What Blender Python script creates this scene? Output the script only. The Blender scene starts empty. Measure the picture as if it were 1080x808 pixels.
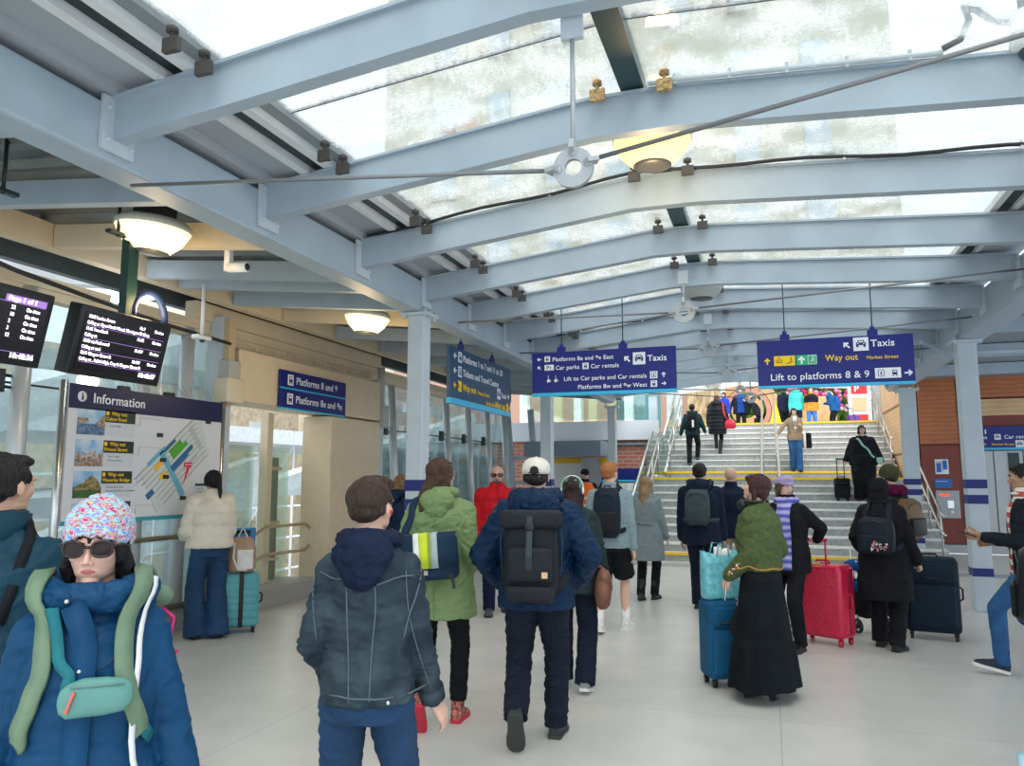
import bpy, math, random
import numpy as np
from mathutils import Vector, Matrix, noise
from mathutils.bvhtree import BVHTree
random.seed(7)
SC = bpy.context.scene
COL = SC.collection
R = math.radians
PI = math.pi

# ------------------------------------------------------------ camera, sky, exposure
cam_d = bpy.data.cameras.new('camera'); cam = bpy.data.objects.new('camera', cam_d); COL.objects.link(cam)
cam.location = (0, 0, 1.62); cam.rotation_euler = (R(97.03), 0, R(18.47))
cam_d.sensor_width = 36; cam_d.lens = 27.03; cam_d.clip_end = 400
SC.camera = cam
SC.view_settings.view_transform = 'Standard'; SC.view_settings.look = 'None'
SC.view_settings.gamma = 1; SC.view_settings.use_curve_mapping = False
SC.view_settings.exposure = 0.72
SC.cycles.transparent_max_bounces = 16
SC.cycles.max_bounces = 7; SC.cycles.diffuse_bounces = 4; SC.cycles.glossy_bounces = 3; SC.cycles.transmission_bounces = 4
SC.cycles.sample_clamp_indirect = 4
W = bpy.data.worlds.new('overcast'); SC.world = W; W.use_nodes = True
nt = W.node_tree; bg = nt.nodes['Background']
tc = nt.nodes.new('ShaderNodeTexCoord'); sx = nt.nodes.new('ShaderNodeSeparateXYZ'); cr = nt.nodes.new('ShaderNodeValToRGB')
nt.links.new(tc.outputs['Generated'], sx.inputs[0]); nt.links.new(sx.outputs['Z'], cr.inputs[0]); nt.links.new(cr.outputs[0], bg.inputs[0])
cr.color_ramp.elements[0].position = 0.0; cr.color_ramp.elements[0].color = (.72, .83, .95, 1)
cr.color_ramp.elements[1].position = 0.6; cr.color_ramp.elements[1].color = (.95, .98, 1, 1)
bg.inputs[1].default_value = 1.35
def sun(rot, e, ang, col):
    d = bpy.data.lights.new('sun', 'SUN'); d.energy = e; d.angle = R(ang); d.color = col
    o = bpy.data.objects.new('sun', d); COL.objects.link(o); o.rotation_euler = rot; o.location = (0, -5, 20)
sun((R(38), R(12), R(8)), 1.3, 40, (1, .98, .95))

# ------------------------------------------------------------ materials
MATS = {}
def node(nt, t, **kw):
    n = nt.nodes.new(t)
    for k, v in kw.items(): setattr(n, k, v)
    return n
def mat(name, col, rough=.6, metal=0, var=0, vscale=8, bump=0, bscale=60, stretch=(1, 1, 1), emit=None, estr=1, col2=None, spec=.4, coat=0, detail=4, sheen=0):
    if name in MATS: return MATS[name]
    m = bpy.data.materials.new(name); m.use_nodes = True; nt = m.node_tree; b = nt.nodes['Principled BSDF']
    c = tuple(col) + (1,)
    b.inputs['Base Color'].default_value = c; b.inputs['Roughness'].default_value = rough; b.inputs['Metallic'].default_value = metal
    b.inputs['Specular IOR Level'].default_value = spec
    if coat: b.inputs['Coat Weight'].default_value = coat; b.inputs['Coat Roughness'].default_value = .15
    if sheen: b.inputs['Sheen Weight'].default_value = sheen
    if var or bump or col2:
        t = node(nt, 'ShaderNodeTexCoord'); mp = node(nt, 'ShaderNodeMapping'); mp.inputs['Scale'].default_value = stretch
        nt.links.new(t.outputs['Object'], mp.inputs[0])
    if var or col2:
        n = node(nt, 'ShaderNodeTexNoise'); n.inputs['Scale'].default_value = vscale; n.inputs['Detail'].default_value = detail
        nt.links.new(mp.outputs[0], n.inputs['Vector'])
        r = node(nt, 'ShaderNodeValToRGB'); r.color_ramp.elements[0].position = .35; r.color_ramp.elements[1].position = .65
        a = tuple(max(0, x * (1 - var)) for x in col); d = tuple(min(1, x * (1 + var)) for x in (col2 or col))
        if col2: a = col; d = col2
        r.color_ramp.elements[0].color = tuple(a) + (1,); r.color_ramp.elements[1].color = tuple(d) + (1,)
        nt.links.new(n.outputs['Fac'], r.inputs[0]); nt.links.new(r.outputs[0], b.inputs['Base Color'])
    if bump:
        n2 = node(nt, 'ShaderNodeTexNoise'); n2.inputs['Scale'].default_value = bscale; n2.inputs['Detail'].default_value = 5
        nt.links.new(mp.outputs[0], n2.inputs['Vector'])
        bp = node(nt, 'ShaderNodeBump'); bp.inputs['Strength'].default_value = bump; bp.inputs['Distance'].default_value = .01
        nt.links.new(n2.outputs['Fac'], bp.inputs['Height']); nt.links.new(bp.outputs[0], b.inputs['Normal'])
    if emit:
        b.inputs['Emission Color'].default_value = tuple(emit) + (1,); b.inputs['Emission Strength'].default_value = estr
    MATS[name] = m
    return m
def glass(name, tint=(.86, .93, .92), refl=.12, dirt=0, dcol=(.8, .82, .8), dscale=30, base=0):
    if name in MATS: return MATS[name]
    m = bpy.data.materials.new(name); m.use_nodes = True; nt = m.node_tree
    nt.nodes.remove(nt.nodes['Principled BSDF']); out = nt.nodes['Material Output']
    tr = node(nt, 'ShaderNodeBsdfTransparent'); tr.inputs[0].default_value = tuple(tint) + (1,)
    gl = node(nt, 'ShaderNodeBsdfGlossy'); gl.inputs['Roughness'].default_value = .04; gl.inputs[0].default_value = (.9, .95, .97, 1)
    mx = node(nt, 'ShaderNodeMixShader'); fr = node(nt, 'ShaderNodeFresnel'); fr.inputs[0].default_value = 1.35
    ad = node(nt, 'ShaderNodeMath', operation='MULTIPLY_ADD'); ad.inputs[1].default_value = .6; ad.inputs[2].default_value = refl * .3
    nt.links.new(fr.outputs[0], ad.inputs[0]); nt.links.new(ad.outputs[0], mx.inputs[0])
    nt.links.new(tr.outputs[0], mx.inputs[1]); nt.links.new(gl.outputs[0], mx.inputs[2])
    last = mx
    if dirt:
        t = node(nt, 'ShaderNodeTexCoord'); n = node(nt, 'ShaderNodeTexNoise'); n.inputs['Scale'].default_value = dscale; n.inputs['Detail'].default_value = 7; n.inputs['Roughness'].default_value = .7
        n3 = node(nt, 'ShaderNodeTexNoise'); n3.inputs['Scale'].default_value = dscale * .09; n3.inputs['Detail'].default_value = 3
        nt.links.new(t.outputs['Object'], n.inputs['Vector']); nt.links.new(t.outputs['Object'], n3.inputs['Vector'])
        mu = node(nt, 'ShaderNodeMath', operation='MULTIPLY'); nt.links.new(n.outputs['Fac'], mu.inputs[0]); nt.links.new(n3.outputs['Fac'], mu.inputs[1])
        r = node(nt, 'ShaderNodeMapRange'); r.inputs[1].default_value = .2; r.inputs[2].default_value = .38; r.inputs[3].default_value = base; r.inputs[4].default_value = dirt
        nt.links.new(mu.outputs[0], r.inputs[0])
        df = node(nt, 'ShaderNodeBsdfTranslucent'); df.inputs[0].default_value = tuple(dcol) + (1,)
        d2 = node(nt, 'ShaderNodeBsdfDiffuse'); d2.inputs[0].default_value = tuple(dcol) + (1,)
        dm = node(nt, 'ShaderNodeMixShader'); dm.inputs[0].default_value = .5
        nt.links.new(df.outputs[0], dm.inputs[1]); nt.links.new(d2.outputs[0], dm.inputs[2])
        m2 = node(nt, 'ShaderNodeMixShader'); nt.links.new(r.outputs[0], m2.inputs[0]); nt.links.new(mx.outputs[0], m2.inputs[1]); nt.links.new(dm.outputs[0], m2.inputs[2])
        last = m2
    nt.links.new(last.outputs[0], out.inputs[0])
    MATS[name] = m
    return m
def pattern_mat(name, kind, c1, c2, scale=1, rough=.6, mortar=.01, bw=.5, bh=.25, c3=None, bump=.2, coord='Object', rot=(0, 0, 0), var=.1):
    """brick / slab / wave patterns"""
    if name in MATS: return MATS[name]
    m = bpy.data.materials.new(name); m.use_nodes = True; nt = m.node_tree; b = nt.nodes['Principled BSDF']; b.inputs['Roughness'].default_value = rough
    t = node(nt, 'ShaderNodeTexCoord'); mp = node(nt, 'ShaderNodeMapping'); mp.inputs['Rotation'].default_value = rot
    nt.links.new(t.outputs[coord], mp.inputs[0])
    if kind == 'brick':
        k = node(nt, 'ShaderNodeTexBrick'); k.inputs['Color1'].default_value = c1 + (1,); k.inputs['Color2'].default_value = c2 + (1,); k.inputs['Mortar'].default_value = (c3 or c2) + (1,)
        k.inputs['Scale'].default_value = scale; k.inputs['Mortar Size'].default_value = mortar; k.inputs['Brick Width'].default_value = bw; k.inputs['Row Height'].default_value = bh
        nt.links.new(mp.outputs[0], k.inputs['Vector']); o = k.outputs['Color']
        if bump < 0: k.offset = 0
    else:
        k = node(nt, 'ShaderNodeTexWave'); k.inputs['Scale'].default_value = scale; k.bands_direction = kind; k.inputs['Distortion'].default_value = mortar; k.inputs['Detail'].default_value = 3; k.inputs['Detail Scale'].default_value = 1.5
        nt.links.new(mp.outputs[0], k.inputs['Vector'])
        r = node(nt, 'ShaderNodeValToRGB'); r.color_ramp.elements[0].color = c1 + (1,); r.color_ramp.elements[1].color = c2 + (1,)
        nt.links.new(k.outputs['Fac'], r.inputs[0]); o = r.outputs[0]
    n = node(nt, 'ShaderNodeTexNoise'); n.inputs['Scale'].default_value = 2.5; n.inputs['Detail'].default_value = 6; nt.links.new(t.outputs['Object'], n.inputs['Vector'])
    mr = node(nt, 'ShaderNodeMapRange'); mr.inputs[1].default_value = .3; mr.inputs[2].default_value = .7; mr.inputs[3].default_value = 1 - var; mr.inputs[4].default_value = 1 + var; nt.links.new(n.outputs['Fac'], mr.inputs[0])
    hv = node(nt, 'ShaderNodeHueSaturation'); nt.links.new(mr.outputs[0], hv.inputs['Value']); nt.links.new(o, hv.inputs['Color'])
    nt.links.new(hv.outputs[0], b.inputs['Base Color'])
    if bump > 0:
        bp = node(nt, 'ShaderNodeBump'); bp.inputs['Strength'].default_value = bump; bp.inputs['Distance'].default_value = .01
        nt.links.new(k.outputs['Fac'], bp.inputs['Height']); nt.links.new(bp.outputs[0], b.inputs['Normal'])
        if kind == 'brick': bp.invert = True
    MATS[name] = m
    return m

# ------------------------------------------------------------ mesh builder
class MB:
    def __init__(s): s.v = []; s.f = []; s.m = []; s.sm = []
    def add(s, vs, fs, mi=0, smooth=False):
        o = len(s.v); s.v += [tuple(v) for v in vs]
        for f in fs: s.f.append(tuple(i + o for i in f)); s.m.append(mi); s.sm.append(smooth)
        return s
    def box(s, c, d, mi=0, M=None, bev=0):
        x, y, z = d[0] / 2, d[1] / 2, d[2] / 2
        if bev:
            b = min(bev, x * .9, y * .9, z * .9)
            return s.rbox(c, d, b, mi, M)
        vs = [Vector((a * x, e * y, g * z)) for a in (-1, 1) for e in (-1, 1) for g in (-1, 1)]
        vs = [(M @ v if M else v) + Vector(c) for v in vs]
        return s.add(vs, [(0, 1, 3, 2), (4, 6, 7, 5), (0, 4, 5, 1), (2, 3, 7, 6), (0, 2, 6, 4), (1, 5, 7, 3)], mi)
    def rbox(s, c, d, b, mi=0, M=None, n=3):
        """rounded box: sphere corners pushed out"""
        x, y, z = d[0] / 2 - b, d[1] / 2 - b, d[2] / 2 - b
        seg = 4 * n; ring = []
        lat = [(-PI / 2 + PI / 2 * i / n, -1) for i in range(n + 1)] + [(PI / 2 * i / n, 1) for i in range(n + 1)]
        vs = []
        for la, sg in lat:
            for q in range(4):
                sxq = 1 if q in (0, 3) else -1; syq = 1 if q in (0, 1) else -1
                for i in range(n + 1):
                    lo = PI / 2 * q + PI / 2 * i / n
                    v = Vector((sxq * x + b * math.cos(la) * math.cos(lo), syq * y + b * math.cos(la) * math.sin(lo), sg * z + b * math.sin(la)))
                    vs.append((M @ v if M else v) + Vector(c))
        k = 4 * (n + 1); fs = []
        for j in range(len(lat) - 1):
            for i in range(k): fs.append((j * k + i, j * k + (i + 1) % k, (j + 1) * k + (i + 1) % k, (j + 1) * k + i))
        fs.append(tuple(range(k))[::-1]); fs.append(tuple((len(lat) - 1) * k + i for i in range(k)))
        return s.add(vs, fs, mi, True)
    def prism(s, poly, a, b, axis=2, mi=0):
        """polygon (list of 2-D points) extruded from a to b along axis"""
        def P(p, t): return (p[0], p[1], t) if axis == 2 else ((p[0], t, p[1]) if axis == 1 else (t, p[0], p[1]))
        n = len(poly); vs = [P(p, a) for p in poly] + [P(p, b) for p in poly]
        fs = [tuple(range(n))[::-1], tuple(range(n, 2 * n))] + [(i, (i + 1) % n, n + (i + 1) % n, n + i) for i in range(n)]
        if axis == 1: fs = [f[::-1] for f in fs]
        return s.add(vs, fs, mi)
    def tube(s, pts, r, n=10, mi=0, closed=False, rect=None, up=None, ends=True):
        """round (or rectangular) section swept along a path"""
        P = [Vector(p) for p in pts]; m = len(P); rs = r if hasattr(r, '__len__') else [r] * m
        T = []
        for i in range(m):
            a = P[(i - 1) % m] if (i > 0 or closed) else P[i]; b = P[(i + 1) % m] if (i < m - 1 or closed) else P[i]
            T.append((b - a).normalized())
        u = (Vector(up) if up is not None and not hasattr(up[0], '__len__') else None)
        ref = u or (Vector((0, 0, 1)) if abs(T[0].z) < .9 else Vector((1, 0, 0)))
        rings = []; prev = None
        for i in range(m):
            if up is not None and hasattr(up[0], '__len__'): ref = Vector(up[i])
            if prev is not None and up is None: ref = prev
            y = (ref - T[i] * ref.dot(T[i]))
            y = y.normalized() if y.length > 1e-6 else T[i].orthogonal().normalized()
            x = T[i].cross(y); prev = y
            if rect:
                w, h = rect; k = rs[i] if hasattr(r, '__len__') else 1
                prof = [(-w / 2 * k, -h / 2), (w / 2 * k, -h / 2), (w / 2 * k, h / 2), (-w / 2 * k, h / 2)]
            else: prof = [(rs[i] * math.cos(2 * PI * j / n), rs[i] * math.sin(2 * PI * j / n)) for j in range(n)]
            rings.append([P[i] + x * a + y * b for a, b in prof])
        k = len(rings[0]); fs = []
        for j in range(m if closed else m - 1):
            j2 = (j + 1) % m
            for i in range(k): fs.append((j * k + i, j * k + (i + 1) % k, j2 * k + (i + 1) % k, j2 * k + i))
        if not closed and ends: fs.append(tuple(range(k))[::-1]); fs.append(tuple((m - 1) * k + i for i in range(k)))
        return s.add([v for rg in rings for v in rg], fs, mi, not rect)
    def cyl(s, a, b, r, n=14, mi=0, r2=None): return s.tube([a, b], [r, r if r2 is None else r2], n, mi)
    def lathe(s, prof, c=(0, 0, 0), n=24, mi=0, M=None, smooth=True):
        vs = []; fs = []
        for r_, z in prof:
            for j in range(n):
                v = Vector((r_ * math.cos(2 * PI * j / n), r_ * math.sin(2 * PI * j / n), z)); vs.append((M @ v if M else v) + Vector(c))
        for i in range(len(prof) - 1):
            for j in range(n): fs.append((i * n + j, i * n + (j + 1) % n, (i + 1) * n + (j + 1) % n, (i + 1) * n + j))
        if tuple(prof[0]) == tuple(prof[-1]): return s.add(vs, fs, mi, smooth)
        if prof[0][0] > 1e-4: fs.append(tuple(range(n))[::-1])
        if prof[-1][0] > 1e-4: fs.append(tuple((len(prof) - 1) * n + j for j in range(n)))
        return s.add(vs, fs, mi, smooth)
    def ell(s, c, r, n=16, M=None, mi=0):
        c = Vector(c); vs = []; fs = []; h = n // 2 + 1
        rr = r if hasattr(r, '__len__') else (r, r, r)
        vs.append(Vector((0, 0, -1)))
        for i in range(1, h):
            la = -PI / 2 + PI * i / h
            for j in range(n): vs.append(Vector((math.cos(la) * math.cos(2 * PI * j / n), math.cos(la) * math.sin(2 * PI * j / n), math.sin(la))))
        vs.append(Vector((0, 0, 1)))
        vs = [Vector((v.x * rr[0], v.y * rr[1], v.z * rr[2])) for v in vs]
        vs = [(M @ v if M else v) + c for v in vs]
        for j in range(n): fs.append((0, 1 + (j + 1) % n, 1 + j))
        for i in range(h - 2):
            for j in range(n): fs.append((1 + i * n + j, 1 + i * n + (j + 1) % n, 1 + (i + 1) * n + (j + 1) % n, 1 + (i + 1) * n + j))
        L = len(vs) - 1
        for j in range(n): fs.append((L, 1 + (h - 2) * n + j, 1 + (h - 2) * n + (j + 1) % n))
        return s.add(vs, fs, mi, True)
    def loft(s, secs, n=28, e=2.4, mi=0, caps=True):
        """secs: (center, rx, ry[, xaxis, yaxis]) superellipse rings"""
        vs = []
        for q in secs:
            c, rx, ry = Vector(q[0]), q[1], q[2]; X = Vector(q[3]) if len(q) > 3 else Vector((1, 0, 0)); Y = Vector(q[4]) if len(q) > 3 else Vector((0, 1, 0))
            for j in range(n):
                t = 2 * PI * j / n; ct, st = math.cos(t), math.sin(t)
                vs.append(c + X * (rx * math.copysign(abs(ct) ** (2 / e), ct)) + Y * (ry * math.copysign(abs(st) ** (2 / e), st)))
        fs = []
        for i in range(len(secs) - 1):
            for j in range(n): fs.append((i * n + j, i * n + (j + 1) % n, (i + 1) * n + (j + 1) % n, (i + 1) * n + j))
        if caps: fs.append(tuple(range(n))[::-1]); fs.append(tuple((len(secs) - 1) * n + j for j in range(n)))
        return s.add(vs, fs, mi, True)
    def chain(s, pts, rs, n=14, mi=0):
        for i, p in enumerate(pts):
            s.ell(p, rs[i], n, mi=mi)
            if i: s.tube([pts[i - 1], p], [rs[i - 1], rs[i]], n, mi)
        return s
    def mesh(s, name='m'):
        me = bpy.data.meshes.new(name); me.from_pydata(s.v, [], s.f)
        me.polygons.foreach_set('material_index', s.m); me.polygons.foreach_set('use_smooth', s.sm); me.update()
        return me
    def build(s, name, mats, parent=None, M=None, bevel=0):
        me = s.mesh(name)
        for m in (mats if isinstance(mats, (list, tuple)) else [mats]): me.materials.append(m)
        o = bpy.data.objects.new(name, me); COL.objects.link(o)
        if parent: o.parent = parent
        if M is not None: o.matrix_local = M
        if bevel:
            b = o.modifiers.new('bevel', 'BEVEL'); b.width = bevel; b.segments = 2; b.limit_method = 'ANGLE'
        return o
def link_mesh(name, me, mats, parent=None):
    for m in (mats if isinstance(mats, (list, tuple)) else [mats]): me.materials.append(m)
    o = bpy.data.objects.new(name, me); COL.objects.link(o)
    if parent: o.parent = parent
    return o
def thing(name, label, cat, loc=(0, 0, 0), rot=0, group=None, M=None):
    o = bpy.data.objects.new(name, None); COL.objects.link(o); o.empty_display_size = .1
    if M is not None: o.matrix_world = M
    else: o.location = loc; o.rotation_euler = (0, 0, rot) if not hasattr(rot, '__len__') else rot
    return tag(o, label, cat, group)
def tag(o, label, cat, group=None, kind=None):
    o['label'] = label; o['category'] = cat
    if group: o['group'] = group
    if kind: o['kind'] = kind
    return o
def struct(o, label=None):
    o['kind'] = 'structure'
    if label: o['label'] = label
    return o
def dup(root, M=None, label=None, loc=None):
    r = root.copy(); COL.objects.link(r)
    if loc is not None: r.location = loc
    if label: r['label'] = label
    for ch in list(root.children):
        c = ch.copy(); COL.objects.link(c); c.parent = r
        for g in ch.children:
            d = g.copy(); COL.objects.link(d); d.parent = c
    return r

def remesh(mb, voxel, smooth=3, fac=.5):
    me = mb.mesh('tmp'); o = bpy.data.objects.new('tmp', me); COL.objects.link(o)
    m = o.modifiers.new('r', 'REMESH'); m.mode = 'VOXEL'; m.voxel_size = voxel; m.use_smooth_shade = True
    if smooth: q = o.modifiers.new('s', 'SMOOTH'); q.factor = fac; q.iterations = smooth
    dg = bpy.context.evaluated_depsgraph_get(); dg.update()
    out = bpy.data.meshes.new_from_object(o.evaluated_get(dg))
    bpy.data.objects.remove(o); bpy.data.meshes.remove(me)
    out.polygons.foreach_set('use_smooth', [True] * len(out.polygons))
    return out
def get_co(me):
    a = np.empty(len(me.vertices) * 3, 'f'); me.vertices.foreach_get('co', a); return a.reshape(-1, 3)
def get_no(me):
    a = np.empty(len(me.vertices) * 3, 'f'); me.vertices.foreach_get('normal', a); return a.reshape(-1, 3)
def displace(me, fn):
    c = get_co(me); n = get_no(me); d = np.array([fn(Vector(p)) for p in c.tolist()], 'f')
    c += n * d[:, None]; me.vertices.foreach_set('co', c.ravel()); me.update()
def fold_fn(amp, seed=0, fz=1.6, f=8.0):
    off = Vector((seed * 3.1, seed * 1.7, seed * 5.3))
    def fn(p):
        q = Vector((p.x * f, p.y * f, p.z * f * fz)) + off
        a = noise.noise(q); b = noise.noise(q * 2.1 + Vector((a, a, a)) * 1.5); c = noise.noise(q * 4.7)
        return amp * ((.8 - abs(a) * 2.4) * .45 + (.7 - abs(b) * 3) * .5 + c * .22)
    return fn
def copyverts(me): return [tuple(v.co) for v in me.vertices], [tuple(p.vertices) for p in me.polygons]

FONTS = {}
def text(s, size, loc, m, parent, rot=(R(90), 0, 0), align='LEFT', bold=.0, ext=.0015, xs=1.0, name='lettering'):
    c = bpy.data.curves.new(name, 'FONT'); c.body = s; c.size = size; c.align_x = align; c.extrude = ext; c.offset = bold * size; c.space_character = 1.05
    c.materials.append(m); o = bpy.data.objects.new(name, c); COL.objects.link(o); o.parent = parent; o.location = loc; o.rotation_euler = rot; o.scale = (xs, 1, 1)
    return o
# ============================================================ SETTING
steel = mat('painted_steel', (.37, .455, .53), .45, var=.05, vscale=3, bump=.05, bscale=40)
steel_lt = mat('painted_steel_pale', (.52, .59, .64), .5, var=.05, vscale=3)
cream = mat('cream_and_lamplit_paint', (.66, .57, .42), .55, var=.04, vscale=3)
deckm = mat('deck_metal', (.19, .20, .20), .35, .6, var=.25, vscale=2, stretch=(1, 6, 1))
soff = mat('soffit_grey', (.42, .45, .49), .5)
dark = mat('dark_metal', (.03, .045, .05), .4, .3)
black = mat('black_plastic', (.012, .013, .015), .4)
chrome = mat('stainless', (.62, .63, .62), .25, .9)
brass = mat('brassy_steel', (.55, .45, .30), .3, .8)
navy = mat('navy_band', (.012, .02, .17), .45)
white = mat('white_paint', (.85, .87, .88), .5)
yellow = mat('yellow_line', (.85, .55, .03), .6)
floorm = pattern_mat('terrazzo', 'brick', (.62, .62, .59), (.64, .63, .60), 1, .3, .004, 3.2, 1.9, (.44, .44, .43), -1, rot=(0, 0, 0), var=.07)

b = MB(); b.add([(-6.1, -8, 0), (9, -8, 0), (9, 19, 0), (-6.1, 19, 0), (-6.1, -8, -.3), (9, -8, -.3), (9, 19, -.3), (-6.1, 19, -.3)], [(0, 1, 2, 3), (4, 7, 6, 5), (0, 4, 5, 1), (1, 5, 6, 2), (2, 6, 7, 3), (3, 7, 4, 0)])
struct(b.build('floor', floorm))
b = MB(); b.box((-.6, 14.9, .004), (11, .5, .006)); struct(b.build('trim_1', mat('threshold', (.33, .36, .38), .5)))
b = MB(); b.box((-6.2, 13.6, .12), (.35, 12.6, .24)); b.box((-6.2, 1, .12), (.35, 12.6, .24)); b.box((-6.32, 7.9, .1), (.1, 1.6, .2)); struct(b.build('baseboard_left', mat('kerb_stone', (.38, .36, .33), .7, var=.2, vscale=90)))

# --- long eaves beams
LX, RX = -3.3, 2.32
def beam(name, x0, x1, z0, z1, y0, y1, m=steel): b = MB(); b.box(((x0 + x1) / 2, (y0 + y1) / 2, (z0 + z1) / 2), (x1 - x0, y1 - y0, z1 - z0)); return struct(b.build(name, m, bevel=.02))
beam('eaves_beam', LX - .22, LX, 3.3, 3.62, -3, 17.2)
beam('eaves_beam', RX, RX + .32, 3.36, 3.72, -3, 17.2)
# --- columns with their painted bands
def column(x, y, top, w=.2, label='', bands=True, base=0):
    b = MB(); b.box((0, 0, (top + base) / 2), (w, w, top - base)); o = b.build('steel_column', steel_lt, bevel=.012); o.location = (x, y, 0); struct(o, label)
    c = MB(); c.box((0, 0, top - .02), (w + .12, w + .12, .03))
    for sx_ in (-1, 1):
        for sy_ in (-1, 1): c.cyl((sx_ * (w / 2 + .03), sy_ * (w / 2 + .03), top - .06), (sx_ * (w / 2 + .03), sy_ * (w / 2 + .03), top + .03), .018, 8)
    c.build('cap_plate', steel_lt, o)
    if bands:
        for z0, z1 in ((1.49, 1.60), (1.30, 1.41), (.42, .52)):
            d = MB(); d.box((0, 0, (z0 + z1) / 2), (w + .006, w + .006, z1 - z0)); d.build('painted_band', navy, o)
column(LX - .08, 7.1, 3.3, .18, label='nearest left column, navy bands')
column(LX - .09, 11.93, 3.3, .18, label='second left column')
column(LX - .09, 17.37, 3.25, .18, label='third left column')
column(RX + .1, 11.05, 3.36, .22, label='nearest right column')
column(RX + .2, 16.2, 3.3, .26, label='second right column')
column(-2.95, 20.9, 3.9, .22, 'white post left of the stairs', False)
column(3.05, 24.2, 5.6, .3, 'pale post at the top of the stairs', False, 3.2)
# --- rafters, gable shaped, hung across the concourse
def rafter(y, m=steel, xl=LX, xr=RX, n=0):
    w = .09; pts = [(xl, 3.42, 3.64), (-.95, 3.68, 3.91), (-.45, 3.68, 3.91), (xr, 3.5, 3.73)]
    b = MB()
    for i in range(3):
        (xa, a0, a1), (xb, b0, b1) = pts[i], pts[i + 1]
        vs = [(xa, y - w / 2, a0), (xb, y - w / 2, b0), (xb, y - w / 2, b1), (xa, y - w / 2, a1), (xa, y + w / 2, a0), (xb, y + w / 2, b0), (xb, y + w / 2, b1), (xa, y + w / 2, a1)]
        b.add(vs, [(0, 1, 2, 3), (5, 4, 7, 6), (3, 2, 6, 7), (1, 0, 4, 5), (0, 3, 7, 4), (1, 5, 6, 2)])
        # top flange
        vs = [(xa, y - .07, a1), (xb, y - .07, b1), (xb, y - .07, b1 + .018), (xa, y - .07, a1 + .018), (xa, y + .07, a1), (xb, y + .07, b1), (xb, y + .07, b1 + .018), (xa, y + .07, a1 + .018)]
        b.add(vs, [(0, 1, 2, 3), (5, 4, 7, 6), (3, 2, 6, 7), (1, 0, 4, 5), (0, 3, 7, 4), (1, 5, 6, 2)])
    o = b.build('roof_rafter', m); struct(o)
    for x, s_, zc in ((xl, 1, 3.5), (xr, -1, 3.57)):
        p = MB(); p.box((x + s_ * .012, y - .01, zc), (.02, .22, .3))
        for dy in (-.08, .08):
            for dz in (-.09, .09): p.ell((x + s_ * .026, y + dy, zc + dz), .016, 8)
        p.build('end_plate', steel_lt, o)
    return o
RY = [1.8, 3.1, 4.43, 5.76, 7.08, 8.35, 9.62, 10.9, 12.15, 13.45, 14.7, 15.95, 17.2]
for y in RY: rafter(y)
# --- glazing bays between rafters, open joints shown as dark seals, spider fittings
rg = glass('roof_glass', (.93, .94, .92), .08, dirt=.6, dcol=(.86, .88, .90), dscale=34, base=.03)
def roofz(x): return 4.02 - max(0, (-.7 - x)) * .104 - max(0, x + .7) * .062
for i in range(-3, 14):
    y0 = 2.45 + (i - 0) * 1.318 + .01; y1 = y0 + 1.29
    b = MB()
    for xa, xb in ((-2.68, -.72), (-.68, 1.95)):
        for t in (0,): b.add([(xa, y0, roofz(xa)), (xb, y0, roofz(xb)), (xb, y1, roofz(xb)), (xa, y1, roofz(xa))], [(0, 1, 2, 3)])
    o = struct(b.build('window_%d' % (i + 4), rg)); q = o.modifiers.new('thick', 'SOLIDIFY'); q.thickness = .012
    s_ = MB(); s_.tube([(-2.68, y0 - .014, roofz(-2.68)), (-.7, y0 - .014, roofz(-.7)), (1.95, y0 - .014, roofz(1.95))], 1, rect=(.014, .014), mi=0); s_.build('joint_seal', mat('seal', (.16, .18, .22), .6), o)
# ridge beam in dark green
for k in range(len(RY) - 1):
    if k % 2: continue
b = MB(); b.box((-.7, 8, 3.985), (.14, 22, .09)); struct(b.build('ridge_beam', mat('dark_green_steel', (.02, .06, .065), .35)))
# glass clamps
clm = mat('clamp_dark', (.07, .065, .06), .5); clt = mat('clamp_rust', (.45, .30, .13), .6, var=.5, vscale=50)
def clamp(x, y, z, rusty=False, sx_=1):
    b = MB(); b.box((x, y, z - .10), (.09, .03, .07)); b.cyl((x, y, z - .08), (x, y, z + .0), .010, 8); b.cyl((x, y, z - .035), (x, y, z - .012), .03, 12)
    o = b.build('glass_clamp', clt if rusty else clm); struct(o); return o
for i, y in enumerate(RY[1:11]):
    for dx in (-.2, .2): clamp(-.7 + dx, y - .12, 4.0, i in (0, 1))
    for x in (-2.62,): clamp(x, y - .14, roofz(x) - .06); clamp(x, y - .36, roofz(x) - .06)
    clamp(1.87, y + .12, roofz(1.87) - .02)
# --- closed strip between beam and glass, with its bright and dark channels
for sgn, xs, nm in ((1, [(-3.32, -3.0, 3.73, soff), (-3.0, -2.93, 3.70, mat('alu', (.78, .80, .82), .4)), (-2.93, -2.82, 3.75, dark), (-2.82, -2.75, 3.72, mat('alu', (.7, .7, .7), .4)), (-2.75, -2.66, 3.77, mat('gutter_grey', (.25, .28, .30), .4))], 'l'),
                    (1, [(2.0, 2.4, 3.8, soff), (1.95, 2.0, 3.79, MATS['alu']), (1.86, 1.95, 3.82, dark), (1.80, 1.86, 3.81, MATS['alu'])], 'r')):
    for x0, x1, z, m in xs:
        b = MB(); b.box(((x0 + x1) / 2, 7.5, z + .03), (x1 - x0 - .004, 20, .06)); struct(b.build('eaves_channel', m))
b = MB(); b.box((LX - .15, 7, 3.72), (.4, 20, .12)); struct(b.build('eaves_channel', soff))
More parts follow.
